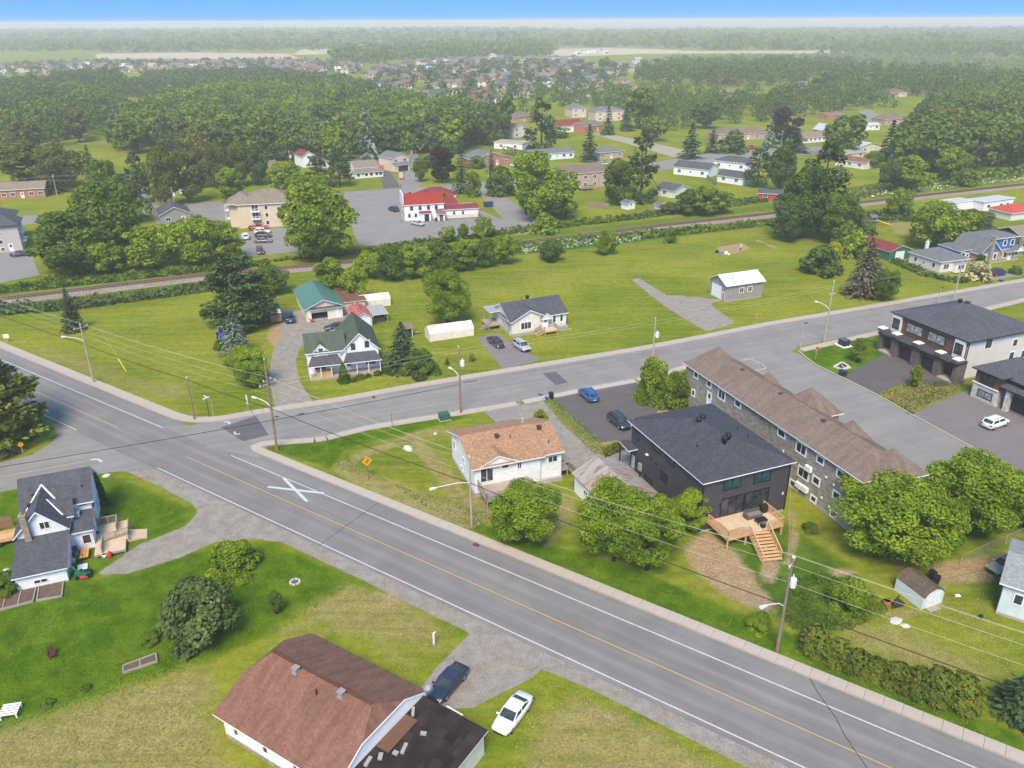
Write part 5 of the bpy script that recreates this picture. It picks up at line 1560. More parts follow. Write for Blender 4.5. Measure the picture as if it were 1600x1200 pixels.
def b_stonehouse():
    h = House('modern_house', 'modern house with stone base and brown wall cut by the right edge', (1519, 574), -68, 5.0)
    h.foundation(.5, .5, 5.0, 9.0, .2)
    h.wall(.5, .5, 4.8, 9.5, .15, 2.7, PALE_STONE); h.wall(.55, .55, 4.75, 9.5, 2.7, 4.95, BROWN_PANEL)
    h.box('stone_sill', (.35, .35, 2.65), (4.95, .6, 2.8), WH)
    h.hip(.5, .5, 5.0, 9.5, 4.95, 1.6, R_GREYDK, .55, BLK)
    h.wall(4.8, 2.6, 14.5, 14, .15, 4.6, DKBRICK); h.hip(4.0, 2.2, 15.0, 14, 4.6, 2.8, R_GREYDK, .5, BLK)
    h.win('f', 2.7, 3.0, 2.2, 1.5, 2, .55, fr=BLK); h.win('f', 2.9, .8, 2.4, 1.0, 2, .5, fr=BLK, gl=GLASS_LT)
    h.slope([(5.0, .4, 3.7), (12.5, .4, 3.7), (12.5, 2.8, 4.1), (5.0, 2.8, 4.1)], R_GREYDK, .2, BLK, 'porch_roof')
    for u in (6.4, 11.6): h.box('pillar', (u-.35, .7, 0), (u+.35, 1.5, 3.5), PALE_STONE)
    h.box('lintel', (6.8, 1.6, 2.6), (11.2, 2.3, 3.5), BROWN_PANEL); h.garage('f', 9.0, .1, 3.8, 2.4, 2.0, DKTEAL, BLK); h.box('garage_side', (6.75, 2.02, .1), (11.25, 2.6, 2.6), DKBRICK)
    h.door('f', 5.5, .3, 1.0, 2.1, 2.58, BLK, BLK)
b_stonehouse()

def b_bluehouse_right():
    h = House('small_house', 'pale blue sided house with grey roof cut by the lower right edge', (1563, 910), -36, 4.0)
    h.foundation(.4, .4, 10.5, 9.5, .3)
    h.wall(.4, .4, 10.5, 9.0, .25, 3.9, LBLUE_SID, 'u', .95); h.gable(.4, .4, 10.5, 9.0, 3.9, 1.0, 'u', shingle('pale_grey_shingles', S(178, 184, 184), .2, .2), .45)
    h.win('f', 1.9, 1.9, .7, 1.1, 1, .4); h.win('f', 4.6, .9, .9, 1.2, 1, .4)
b_bluehouse_right()

def b_barnshed():
    h = House('barn_shed', 'small barn-shaped shed with brown roof and pale doors under the bright trees', (1439, 953), 22, 0, 'shed')
    W_, D_ = 2.9, 3.6
    prof = [(0, 0), (0, 1.5), (.55, 2.05), (W_/2, 2.35), (W_-.55, 2.05), (W_, 1.5), (W_, 0)]
    mb = MB(); mb.face([(u, 0, z) for u, z in prof[::-1]]); mb.face([(u, D_, z) for u, z in prof])
    mb.face([(0, 0, 0), (0, 0, 1.5), (0, D_, 1.5), (0, D_, 0)]); mb.face([(W_, 0, 0), (W_, D_, 0), (W_, D_, 1.5), (W_, 0, 1.5)])
    o = mb.obj('wall', siding('pale_blue_boards', S(205, 214, 220, .88), .3, True), h.r); fixn(o.data)
    mb = MB()
    for (a, b) in zip(prof[1:5], prof[2:6]):
        mb.hexa([(a[0], -.12, a[1]), (b[0], -.12, b[1]), (b[0], D_+.12, b[1]), (a[0], D_+.12, a[1]), (a[0], -.12, a[1]+.08), (b[0], -.12, b[1]+.08), (b[0], D_+.12, b[1]+.08), (a[0], D_+.12, a[1]+.08)])
    mb.obj('roof', shingle('worn_brown_shingles', S(128, 112, 98), .2, .4), h.r)
    for x in (W_/2-.5, W_/2+.5): h.box('door', (x-.48, -.05, .1), (x+.48, -.01, 1.7), plain('pale_door', S(225, 228, 235, .85), .6))
    h.box('ramp', (W_/2-.9, -.7, 0), (W_/2+.6, -.05, .08), WOODGREYP)
b_barnshed()

def b_rustgarage():
    h = House('old_garage', 'old white garage with rusty pale metal roof behind the bright trees', (895, 739), 24, 2.9, 'garage')
    h.wall(.3, -10.0, 7.0, .0, 0, 2.8, WH_SID, 'v', 1.5); h.gable(.3, -10.0, 7.0, .0, 2.8, 1.5, 'v', R_RUSTY, .35, th=.08, trim=plain('rusty_trim', S(200, 150, 115), .7))
    h.win('l', -3.0, 1.0, .8, .8, 2, .3); h.garage('b', 3.6, .05, 2.8, 2.2, 0.0)
b_rustgarage()
def b_farmhouse():
    h = House('farmhouse', 'white farmhouse with green shingled gables and two grey-roofed porches', (487, 595), 16)
    h.foundation(-.3, 1.9, 12.0, 13.0, .35)
    h.wall(-.2, 2.0, 6.0, 9.0, .3, 4.4, WH_SID, 'u', 2.1); h.gable(-.2, 2.0, 6.0, 9.0, 4.4, 2.1, 'u', R_GREEN, .4)
    h.wall(.9, 1.9, 3.3, 5.0, 3.6, 4.5, WH_SID, 'v', 1.15, 'gable_wall'); h.gable(.9, 1.92, 3.3, 5.6, 4.45, 1.2, 'v', R_GREEN, .3, ov_end=.2)
    h.wall(5.6, 1.95, 11.9, 13.0, .3, 4.0, WH_SID, 'v', 3.0); h.gable(5.6, 1.95, 11.9, 13.0, 4.0, 3.0, 'v', R_GREEN, .4)
    h.win('f', 2.1, 3.9, .75, 1.1, 1, 1.9, fr=WH, t=.2); h.win('f', 7.6, 4.0, .8, 1.3, 1, 1.95, t=.2); h.win('f', 10.0, 4.2, .8, 1.3, 1, 1.95, t=.2)
    for u0, u1 in ((-.2, 5.4), (5.7, 11.9)):
        h.slope([(u0-.2, -.4, 2.65), (u1+.3, -.4, 2.65), (u1-.6, 2.05, 3.65), (u0+.7, 2.05, 3.65)], R_GREYDK, .14, WH, 'porch_roof')
        h.box('porch_floor', (u0, -.2, 0), (u1, 1.95, .35), WOODGREY)
        for k in range(4): h.box('porch_post', (u0+.05+(u1-u0-.2)*k/3, -.15, .35), (u0+.17+(u1-u0-.2)*k/3, -.03, 2.55), WH)
    h.door('f', 4.1, .4, plane=2.0); h.win('f', 1.7, 1.1, 1.8, 1.1, 2, 2.0); h.door('f', 8.4, .4, plane=1.95); h.win('f', 6.6, 1.1, .8, 1.2, 1, 1.95); h.win('f', 10.4, 1.1, 1.7, 1.2, 2, 1.95)
    h.win('l', 5.0, 1.2, .8, 1.2, 1, -.2); h.win('l', 7.0, 3.5, .8, 1.0, 1, -.2); h.vent(9.6, 6.0, 6.3, 'pipe')
    h.box('step', (4.4, -1.6, 0), (6.2, -.25, .18), FOUND)
    h.box('porch_sofa', (1.0, .6, .35), (3.6, 1.5, 1.15), plain('tan_porch_sofa', S(205, 160, 110, .85), .9))
b_farmhouse()

def b_greengarage():
    h = House('garage', 'beige garage with teal metal roof and open door', (480, 503), 22, 0, 'garage')
    W_, D_ = 7.4, 14.0
    mb = MB(); t = .15
    mb.box((0, 0, 0), (1.0, t, 2.75)); mb.box((4.3, 0, 0), (W_, t, 2.75)); mb.box((1.0, 0, 2.2), (4.3, t, 2.75)); mb.box((0, t, 0), (t, D_, 2.75)); mb.box((W_-t, t, 0), (W_, D_, 2.75)); mb.box((t, D_-t, 0), (W_-t, D_, 2.75))
    mb.obj('wall', CREAM_SID, h.r)
    g = MB(); g.face([(0, 0, 2.75), (W_, 0, 2.75), (W_/2, 0, 4.35)]); g.face([(0, .15, 2.75), (W_/2, .15, 4.35), (W_, .15, 2.75)]); g.obj('gable_wall', BEIGE_WALL, h.r)
    h.gable(0, 0, W_, D_, 2.75, 1.6, 'v', R_TEAL, .5, WH, .1)
    h.box('floor_slab', (.2, .2, 0), (W_-.2, D_-.2, .06), FOUND)
    h.box('door_panel', (.98, -.05, 1.75), (4.32, .0, 2.2), CREAM_SID); h.box('door_frame', (.85, -.06, 0), (.98, .0, 2.3), WH); h.box('door_frame', (4.32, -.06, 0), (4.45, .0, 2.3), WH)
    h.box('workbench', (1.2, 3.0, .06), (4.0, 3.8, 1.0), plain('dark_clutter', S(80, 76, 74, .8), .9, .5, 6)); h.box('shelf', (1.4, 4.6, .06), (2.4, 5.0, 1.8), plain('dark_clutter', S(80, 76, 74, .8), .9, .5, 6))
    h.slope([(0.6, -.55, 2.5), (W_+.2, -.55, 2.5), (W_+.2, 0, 2.85), (.6, 0, 2.85)], R_GREYDK, .06, WH, 'eave_strip'); h.box('side_door', (5.9, -.05, .1), (6.7, -.001, 2.1), WH)
    h.win('l', 5.0, 1.1, .8, .9, 1, 0)
    h2 = House('lean_to_shed', 'low shed with flat red-brown roof beside the teal-roofed garage', (540, 500), 22, 0, 'shed')
    h2.wall(.2, 4.5, 5.2, 13.5, 0, 2.2, BEIGE_WALL); h2.slope([(0, 4.2, 2.35), (5.6, 4.2, 2.35), (5.6, 13.9, 2.75), (0, 13.9, 2.75)], shingle('brown_red_felt', S(150, 104, 90), .15, .3), .1)
    h3 = House('garden_shed', 'white shed with faded red metal roof', (556, 514), 22, 0, 'shed')
    h3.wall(0, 0, 3.4, 7.0, 0, 2.2, LBLUE_SID, 'v', .9); h3.gable(0, 0, 3.4, 7.0, 2.2, .9, 'v', R_REDFADED, .25, WH, .08); h3.door('l', 3.2, .05, .9, 1.9, 0.0, glass=False); h3.garage('f', 1.7, .03, 2.4, 1.8, 0.0, WHDOOR)
    h4 = House('open_shed', 'open shed with single-pitch pale roof beside the red-roofed shed', (582, 506), 22, 0, 'shed')
    h4.slope([(0, -.6, 2.0), (3.4, -.6, 2.0), (3.0, 3.6, 2.7), (-.3, 3.6, 2.7)], R_GALV, .08, WH)
    for p in ((.2, -.4), (3.1, -.4), (.1, 3.3), (2.8, 3.3)): h4.box('post', (p[0]-.07, p[1]-.07, 0), (p[0]+.07, p[1]+.07, 1.95), WOODGREYP)
    h4.box('back_wall', (.0, 3.3, 0), (2.9, 3.4, 2.4), WOODGREYP); h4.box('wood_stack', (.3, .2, 0), (2.7, 2.6, 1.1), plain('dark_clutter', S(80, 76, 74, .8), .9, .5, 6))
b_greengarage()

def tent(label, O, ang, W_, D_, h_, rise, mat, name='storage_tent'):
    h = House(name, label, O, ang, 0, 'tent')
    prof = [(0, 0), (0, h_*.8), (.12*W_, h_), (W_/2, h_+rise), (W_*.88, h_), (W_, h_*.8), (W_, 0)]
    n = 7; mb = MB()
    rows = []
    for i in range(n+1):
        v = D_*i/n; sag = .06*math.sin(i*math.pi*2.1) - (.05 if i % 2 else 0)
        rows.append([(u + (.05*math.sin(i*2.3+u)), v, max(0, z + (sag if z > .3 else 0))) for u, z in prof])
    for A, B in zip(rows[:-1], rows[1:]):
        for k in range(len(prof)-1): mb.face([A[k], B[k], B[k+1], A[k+1]])
    mb.obj('cover', mat, h.r)
    e = MB(); e.face(rows[0]); e.face(rows[-1][::-1]); e.obj('end_panel', mat, h.r)
    f = MB()
    for v in (0.05, D_/2, D_-.05):
        for a, b in zip(prof[:-1], prof[1:]): f.bar((a[0]*.98+.02, v, a[1]*.97), (b[0]*.98+.02, v, b[1]*.97), .04, .04)
    f.obj('pole_frame', STEEL, h.r)
TARP = plain('white_tarpaulin', S(232, 222, 212, .85), .55, .08, 1.2)
tent('long white storage tent on the lawn left of the asphalt drive', (741, 524), 112, 3.4, 9.0, 1.9, .75, TARP)
tent('wrinkled white tarp shelter behind the farmhouse sheds', (611, 477), 112, 3.6, 6.6, 2.0, .5, TARP)

def b_wellshed():
    h = House('well_shed', 'small dark shed with faded brown roof beside the farmhouse spruce', (626, 529), 22, 0, 'shed')
    h.wall(0, 0, 2.3, 2.3, 0, 1.9, plain('black_boards', S(52, 48, 50, .8), .8), 'u', .5); h.gable(0, 0, 2.3, 2.3, 2.0, .55, 'u', shingle('faded_brown_shingles', S(160, 138, 126), .15, .3), .3, WOODGREYP)
    h.box('plank', (2.5, 1.2, .25), (4.4, 1.7, .33), WOODGREYP); h.box('corner_post', (2.3, -.05, 0), (2.42, .07, 1.95), WH)
b_wellshed()

def b_whitebung():
    h = House('bungalow', 'pale bungalow with dark grey roof, white front gable and small wooden porch', (800, 527), 24)
    W_, D_ = 12.2, 9.2
    h.foundation(0, 0, W_, D_, .6)
    h.wall(0, .9, W_, D_, .55, 3.1, GREYGREEN_SID, 'u', 2.2); h.gable(0, .9, W_, D_, 3.1, 2.2, 'u', R_GREYDK, .4)
    h.wall(0, 0, 7.6, 5.0, .55, 3.1, CREAM_SID, 'v', 1.85, 'gable_wall'); h.gable(0, 0, 7.6, 5.5, 3.1, 1.85, 'v', R_GREYDK, .4)
    h.wall(6.2, -.35, 8.4, 2.0, 2.6, 3.0, WH_SID, 'v', .8, 'porch_gable'); h.gable(6.2, -.3, 8.4, 2.4, 3.0, .85, 'v', R_GREYDK, .3, ov_end=.2)
    h.win('f', 3.0, 1.3, 2.1, 1.3, 3, 0.0, t=.25); h.door('f', 7.2, .9, plane=-.02); h.win('f', 9.6, 1.35, .55, 1.4, 1, .9, t=.22); h.win('f', 11.2, 1.35, .55, 1.4, 1, .9, t=.22)
    dk = h.deck(6.2, -1.9, 9.0, -.05, .85, WOOD, WOODP); h.railing([(9.0, 0, .85), (9.0, -1.9, .85)], .9, WOODGREYP, .16, dk); h.stairs(dk, (6.2, -1.0, .75), (4.6, -1.0, .1), 1.3, 5); h.railing([(6.2, -.3, .85), (4.7, -.3, .15)], .9, WOODGREYP, .16, dk); h.railing([(6.2, -1.7, .85), (4.7, -1.7, .15)], .9, WOODGREYP, .16, dk)
    h.vent(5.8, 5.4, 5.4, 'round'); h.vent(4.6, 5.6, 5.4, 'pipe'); h.box('corner_board', (W_-.12, .85, .5), (W_+.02, .9, 3.0), WH)
    h.win('l', .8, .2, .5, .4, 1, 0.0, t=.05)
    bk = h.deck(-2.6, 5.4, -.05, 9.4, 1.0, WOODGREY, WOODGREYP); h.slope([(-2.3, 5.6, 3.6), (.2, 5.6, 3.6), (.2, 9.2, 3.8), (-2.3, 9.2, 3.8)], R_GALV, .1, WH, 'porch_roof'); h.stairs(bk, (-2.6, 6.2, .9), (-4.0, 6.2, .1), 1.2, 5, WOODGREYP); h.railing([(-2.6, 5.5, 1.0), (-4.0, 5.5, .15)], .9, WOODGREYP, .16, bk)
    for v in (5.7, 9.0): h.box('porch_post', (-2.25, v, 1.0), (-2.1, v+.15, 3.5), WOODGREYP)
    h.box('garden_edge', (8.9, -.9, 0), (W_+.4, -.75, .15), M_CONC2)
b_whitebung()

def b_greygarage():
    h = House('garage', 'grey sided garage with bright white metal roof alone on the lawn', (1133, 472), 22, 0, 'garage')
    W_, D_ = 9.6, 6.0
    h.foundation(0, 0, W_, D_, .2)
    h.wall(0, 0, W_, D_, .15, 3.8, GREY_SID, 'u', 1.5); h.gable(0, 0, W_, D_, 3.8, 1.5, 'u', R_WHITEMETAL, .45, WH, .1)
    h.garage('l', 3.4, .1, 3.2, 2.8, 0.0, WHDOOR); h.door('l', .8, .1, .8, 1.9, 0.0, mat=GREY_SID, glass=False)
    for u in (4.0, 6.2): h.win('f', u, 1.7, .95, 1.0, 2, 0.0, t=.13)
    h.box('wall_box', (.9, -.12, 1.3), (1.2, -.01, 1.7), STEEL); h.vent(2.2, 1.2, 4.5, 'pipe')
b_greygarage()

def b_smallwhite():
    h = House('small_house', 'small white house with light grey hipped roof near the cross street', (1467, 428), 20)
    W_, D_ = 8.2, 9.6
    h.foundation(0, 0, W_, D_, .35); h.wall(0, 0, W_, D_, .3, 2.9, CREAM_SID); h.hip(0, 0, W_, D_, 2.9, 1.9, R_GREY, .45)
    for v, w in ((2.0, .8), (5.0, .5), (7.6, .8)): h.win('l', v, 1.2, w, 1.0 if w > .6 else .6, 1, 0.0)
    h.win('f', 1.8, 1.1, 1.6, 1.1, 2); h.wall(3.6, -1.3, 6.6, .0, .2, 2.5, WH_SID, name='porch'); h.slope([(3.4, -1.5, 2.6), (6.8, -1.5, 2.6), (6.8, .1, 2.95), (3.4, .1, 2.95)], R_GREY, .1); h.win('f', 5.1, 1.0, 1.8, 1.1, 3, -1.3)
    h.chimney(3.4, 8.2, 2.8, 5.6, .6, WH)
    g = House('old_shed', 'long dark green shed with maroon roof behind the small white house', (1421, 410), 21, 0, 'shed')
    g.wall(-4.0, 3.0, 3.0, 17.0, 0, 2.4, siding('dark_green_boards', S(58, 108, 92, .85), .3, True), 'v', 1.2); g.gable(-4.0, 3.0, 3.0, 17.0, 2.4, 1.2, 'v', R_MAROON, .25, WH, .08); g.garage('f', -.5, .05, 2.6, 2.0, 3.0)
b_smallwhite()

def b_blue():
    h = House('blue_house', 'blue and stone house with white trimmed windows and tall chimney', (1528, 414), 20)
    h.foundation(0, 0, 13.5, 9, .3)
    h.wall(0, 0, 13.0, 8.6, .25, 2.9, FIELD_STONE); h.wall(.05, .05, 6.4, 8.5, 2.9, 2.98, BLUE_SID, 'v', 2.85); h.gable(0, 0, 6.45, 8.6, 3.0, 3.0, 'v', R_GREY, .4)
    h.wall(4.0, 1.4, 13.0, 8.4, 2.9, 5.7, BLUE_SID); h.hip(4.0, 1.4, 13.0, 8.4, 5.7, .9, R_GREY, .5)
    h.wall(-3.6, 3.0, 0, 9.6, .2, 3.0, BLUE_SID); h.slope([(-3.9, 2.7, 3.1), (.2, 2.7, 3.3), (.2, 9.8, 3.5), (-3.9, 9.8, 3.3)], R_GREY, .12)
    h.win('f', -2.2, 1.3, 1.0, 1.2, 1, 3.0, t=.2); h.door('f', -.7, .3, plane=3.0)
    h.win('f', 1.6, 1.1, .8, 1.2, 1, t=.2); h.win('f', 5.0, 1.1, .9, 1.3, 1, t=.2); h.win('f', 8.4, 1.1, 1.0, 1.3, 1, t=.2); h.win('f', 9.2, 3.8, 1.0, 1.2, 1, 1.4, t=.2); h.win('f', 11.7, 3.8, 1.0, 1.2, 1, 1.4, t=.2); h.win('f', 12.2, 1.3, .8, 1.0, 1, t=.2)
    h.door('f', 10.0, .3); h.wall(10.9, -1.0, 13.4, .2, 2.5, 2.9, WH_SID, 'v', .9, 'porch_gable'); h.gable(10.9, -.95, 13.4, .6, 2.9, .95, 'v', R_GREY, .25); h.slope([(7.6, -.9, 2.7), (10.8, -.9, 2.7), (10.8, .1, 3.0), (7.6, .1, 3.0)], R_GREY, .1)
    h.chimney(3.0, -.35, 0, 6.9, .75)
b_blue()
def b_rightsheds():
    h = House('long_shed', 'long low white building with flat roof near the tracks at the right edge', (1535, 330), 20, 0, 'shed')
    h.wall(0, 0, 12.5, 6, 0, 2.8, WH_SID); h.wall(-8.5, 4, 0, 9, 0, 2.4, WH_SID); h.slope([(-.3, -.3, 3.0), (12.9, -.3, 3.4), (12.9, 6.3, 3.1), (-.3, 6.3, 2.8)], plain('white_roof', S(236, 238, 242), .6), .2); h.slope([(-9, 3.8, 2.5), (0, 3.8, 2.7), (0, 9.3, 2.7), (-9, 9.3, 2.5)], plain('white_roof', S(236, 238, 242), .6), .15)
    for u in (2.2, 7.5, 10.2): h.win('f', u, 1.2, .9, .6, 1, fr=BLK, t=.04)
    g = House('red_roof_house', 'house with bright red roof cut by the right edge behind the hedge', (1578, 345), 20)
    g.wall(0, 0, 10, 8, 0, 2.2, CREAM_SID); g.hip(0, 0, 10, 8, 2.2, 1.8, plain('bright_red_roof', S(232, 96, 84), .7), .5)
    k = House('brick_bungalow', 'tan bungalow corner at the right edge beyond the blue house', (1592, 385), 20)
    k.wall(0, 0, 10, 8, 0, 2.8, TAN_BRICK); k.gable(0, 0, 10, 8, 2.8, 1.6, 'u', R_TAN, .4)
b_rightsheds()

def b_hall():
    h = House('hall', 'long white hall with bright red and maroon roofs beside the big parking lot', (633, 346), 14, 0, 'building')
    h.foundation(0, 0, 23, 8, .2)
    h.wall(0, 0, 12.2, 8.0, .15, 5.0, WH_SID, 'u', 2.6); h.gable(0, 0, 12.2, 8.0, 5.0, 2.6, 'u', R_RED, .3)
    h.wall(12.2, -.6, 22.8, 8.0, .15, 2.9, WH_SID); h.box('lower_wall', (12.4, -.66, .2), (22.8, -.61, 1.3), plain('pale_block', S(214, 206, 196, .85), .9))
    h.slope([(11.6, -1.0, 3.05), (23.2, -1.0, 3.05), (23.2, 3.0, 3.9), (11.6, 3.0, 3.9)], R_MAROON, .15); h.slope([(11.6, 3.0, 3.92), (17.5, 3.0, 3.92), (15.8, 6.5, 6.9), (11.6, 6.5, 6.9)], R_MAROON, .15); h.wall(12.2, 6.5, 17.0, 12.0, .1, 5.5, WH_SID)
    h.hip(6.0, 7.8, 17.0, 15.5, 5.4, 2.3, R_MAROON, .4); h.wall(6, 7.9, 12.2, 15.5, .1, 5.3, WH_SID)
    h.box('gable_parapet', (-.35, .3, 4.6), (-.05, 7.7, 8.2), WH)
    for u in (2.2, 4.8, 7.4, 9.8): h.win('f', u, 3.3, .8, 1.1, 1, fr=BLK, t=.05)
    for u in (1.4, 3.4): h.win('f', u, 1.2, .6, 1.0, 1, fr=BLK, t=.05)
    h.wall(4.6, -1.8, 7.8, 0, .1, 2.4, WH_SID, name='porch'); h.slope([(4.3, -2.0, 2.5), (8.1, -2.0, 2.5), (8.1, 0, 2.9), (4.3, 0, 2.9)], R_MAROON, .12); h.door('f', 6.5, .1, 1.2, 2.0, -1.8, BLK, BLK)
    h.wall(9.8, -2.4, 12.0, 0, .1, 2.3, WH_SID, name='porch'); h.slope([(9.4, -2.8, 2.2), (12.4, -2.8, 2.2), (12.4, 0, 3.3), (9.4, 0, 3.3)], shingle('old_grey_shingles', S(150, 128, 124), .2, .3), .12); h.door('f', 10.9, .1, 1.2, 2.0, -2.4, plain('brown_door', S(110, 92, 84, .85), .6), WH)
    for u in (15.2, 18.0): h.win('f', u, 1.4, .5, .9, 1, -.6, fr=BLK, t=.05)
    for u, v, z in ((2.4, 4.0, 7.6), (7.6, 4.6, 7.5), (13.2, 5.6, 6.2)): h.vent(u, v, z, 'box')
    h.win('l', 2.0, 1.2, .7, 1.0, 1, fr=BLK, t=.05); h.win('l', 5.0, 1.2, .7, 1.0, 1, fr=BLK, t=.05)
    h.box('bin', (9.0, -2.6, 0), (9.6, -2.0, 1.1), BLK)
b_hall()

def b_apartments():
    h = House('apartment_building', 'beige three-storey apartment building with taupe hipped roof and balconies', (375, 357), 12, 0, 'building')
    W_, D_ = 17.5, 14.0
    h.wall(0, 0, W_, D_, 0, 6.9, BEIGE_WALL); h.hip(0, 0, W_, D_, 6.9, 3.0, R_TAN, .5)
    h.wall(-2.6, 2.0, 0, 10.0, 0, 6.9, BEIGE_WALL); h.hip(-3.2, 1.0, 5.2, 10.5, 6.9, 2.8, R_TAN, .3)
    for z in (.4, 2.7, 4.9):
        h.win('f', 8.2, z+.4, .8, 1.1, 1)
        if z > .5:
            h.box('balcony', (3.8, -1.2, z-.15), (6.2, 0, z), WH); h.railing([(3.8, -1.15, z), (6.2, -1.15, z)], .9, WH, .25); h.win('f', 5.0, z+.05, 1.8, 1.8, 2, name='balcony_door')
        h.win('f', 13.0, z+.4, .8, 1.1, 1)
    for z in (2.4, 4.8):
        h.box('balcony', (-4.0, 3.0, z-.15), (-2.6, 6.0, z), WH); h.railing([(-4.0, 3.0, z), (-4.0, 6.0, z)], .9, WH, .25); h.win('l', 4.5, z+.05, 1.6, 1.8, 2, -2.6, name='balcony_door')
    for u, v in ((8.2, 9.5), (8.8, 7.2), (9.0, 6.2)): h.vent(u, v, 9.3, 'box')
    g = House('apartment_building', 'pale grey apartment block with dark roof cut by the left edge', (0, 395), 24, 0, 'building')
    g.wall(-14, 0, 5.5, 9.0, 0, 6.9, plain('grey_render', S(186, 182, 182, .88), .9, .04)); g.hip(-14, 0, 5.5, 9.0, 6.9, 3.0, R_GREYDK, .6, BLK)
    g.wall(-12, 8.9, 3.5, 20.0, 0, 6.8, WH_SID); g.hip(-12, 8.0, 3.5, 20.0, 6.9, 3.2, R_GREYDK, .6, BLK)
    g.win('f', .9, .5, .8, .7, 1); g.win('f', .9, 2.4, .8, .9, 1); g.win('f', .9, 4.7, .8, .9, 1); g.door('f', 2.9, .1, .9, 2.0)
    for v in (2.5, 6.0, 11, 14.5): 
        for z in (2.3, 4.7): g.box('balcony', (5.5 if v < 9 else 3.5, v-1.2, z-.12), (6.6 if v < 9 else 4.6, v+1.2, z), WH)
b_apartments()

def simple(label, A, B, D_, zE, rise, kind, wall, roof, name='house', wins=None, door=True, side=None, trim=None, cat=None, fr=None, garage=None, chim=False):
    a, b = G(*A), G(*B)
    ang = math.degrees(math.atan2(b.y-a.y, b.x-a.x)); W_ = (b-a).length
    h = House(name, label, A, ang, 0, cat or ('shed' if 'shed' in name else 'garage' if 'garage' in name else 'house'))
    gab = {'u': 'u', 'v': 'v'}.get(kind)
    h.wall(0, 0, W_, D_, 0, zE, wall, gab, rise)
    if gab: h.gable(0, 0, W_, D_, zE, rise, gab, roof, .35, trim, .14)
    elif kind == 'hip': h.hip(0, 0, W_, D_, zE, rise, roof, .4, trim, .14)
    else: h.slope([(-.3, -.3, zE+.1), (W_+.3, -.3, zE+.1), (W_+.3, D_+.3, zE+rise+.1), (-.3, D_+.3, zE+rise+.1)], roof, .15, trim)
    n = wins if wins is not None else max(1, int(W_/3.6))
    lv = [1.0] if zE < 4.2 else [.9, 3.5]
    xs = [W_*(i+.5)/n for i in range(n)]
    for z in lv:
        for i, x in enumerate(xs):
            if door and z == lv[0] and i == n//2: h.door('f', x, .1, .9, 2.0)
            elif garage and z == lv[0] and i == n-1: h.garage('f', W_-2.0, .05, 2.8, 2.1)
            else: h.win('f', x, z, 1.3, 1.1, 2, fr=fr)
    for sd in (side or ''):
        for z in lv:
            for v in ([D_/2] if D_ < 6 else [D_*.3, D_*.7]): h.win(sd, v, z, 1.0, 1.1, 1 if D_ < 6 else 2, 0 if sd == 'l' else W_, fr=fr)
    if chim: h.chimney(W_*.75, D_*.55, zE, zE+rise+1.1, .6)
    return h
simple('red brick bungalow with tan roof at the left edge behind the dark-roofed apartments', (-14, 313), (72, 308), 9, 3.2, 1.8, 'u', RED_BRICK, R_TAN, wins=6)
simple('small tan house with open carport end among trees at left', (176, 305), (212, 302), 9, 2.7, 1.6, 'u', TAN_BRICK, R_BROWN, wins=2)
simple('low grey house with dark grey gabled roof behind the trackside trees', (252, 352), (300, 347), 10, 2.9, 2.1, 'v', GREY_SID, R_GREYDK, wins=2)
simple('brick house half hidden behind the apartment roof', (392, 272), (432, 270), 9, 2.8, 1.6, 'u', RED_BRICK, R_BROWN, wins=3)
simple('white house with purple window gable between dark conifers', (474, 262), (494, 260), 10, 4.6, 1.8, 'v', WH_SID, R_MAROON, wins=1, door=False)
simple('white house behind the two dark conifers', (492, 264), (514, 262), 8, 2.6, 1.6, 'hip', WH_SID, R_BROWN, wins=2)
hb = simple('bungalow with white glazed front porch and brown roof', (556, 277), (592, 274), 11, 3.4, 2.0, 'u', CREAM_SID, R_TAN, wins=2, door=False)
hb.wall(-1.5, -3.4, 10.2, 0, 0, 2.1, WH_SID, name='porch'); hb.slope([(-1.8, -3.8, 2.2), (10.5, -3.8, 2.2), (10.5, .1, 2.7), (-1.8, .1, 2.7)], R_TAN, .1)
for u in (.2, 3.4, 5.4, 7.6, 9.2): hb.win('f', u, .8, 1.2, 1.0, 1, -3.4)
hb.door('f', 2.0, .1, plane=-3.4)
hb = simple('beige two-storey house with grey roof and double garage', (612, 268), (640, 264), 9, 5.2, 1.8, 'v', BEIGE_WALL, R_GREY, wins=2, door=False)
hb.wall(.5, -2.5, 7.5, 0, 0, 2.6, BEIGE_WALL, name='garage_wing'); hb.slope([(.2, -2.9, 2.6), (7.8, -2.9, 2.6), (7.8, .1, 3.3), (.2, .1, 3.3)], R_GREY, .1); hb.garage('f', 4.0, .05, 5.0, 2.2, -2.5, DKTEAL)
hb.wall(8.6, 1.5, 16, 9, 0, 2.8, BEIGE_WALL, 'u', 2.0); hb.gable(8.6, 1.5, 16, 9, 2.8, 2.0, 'u', R_GREY, .3); hb.chimney(14, 5, 3, 6.2, .8)
simple('orange board fence panel shed between two houses on the back street', (588, 266), (606, 264), 4, 1.9, .4, 's', plain('orange_fence_boards', S(196, 132, 84, .85), .8, .15), R_BROWN, name='side_shed', wins=1)
simple('red brick bungalow with grey gabled roof on the back street', (741, 262), (798, 256), 12, 2.9, 2.5, 'v', RED_BRICK, R_GREY, wins=4)
simple('long white flat-roofed garage behind the clipped hedge', (772, 232), (816, 235), 8, 3.0, .3, 's', WH_SID, plain('tan_flat_roof', S(206, 198, 184), .9), name='garage', wins=2, door=False)
simple('long white bungalow with pale grey roof', (832, 252), (897, 247), 9, 2.8, 1.4, 'u', WH_SID, R_GREY, wins=6)
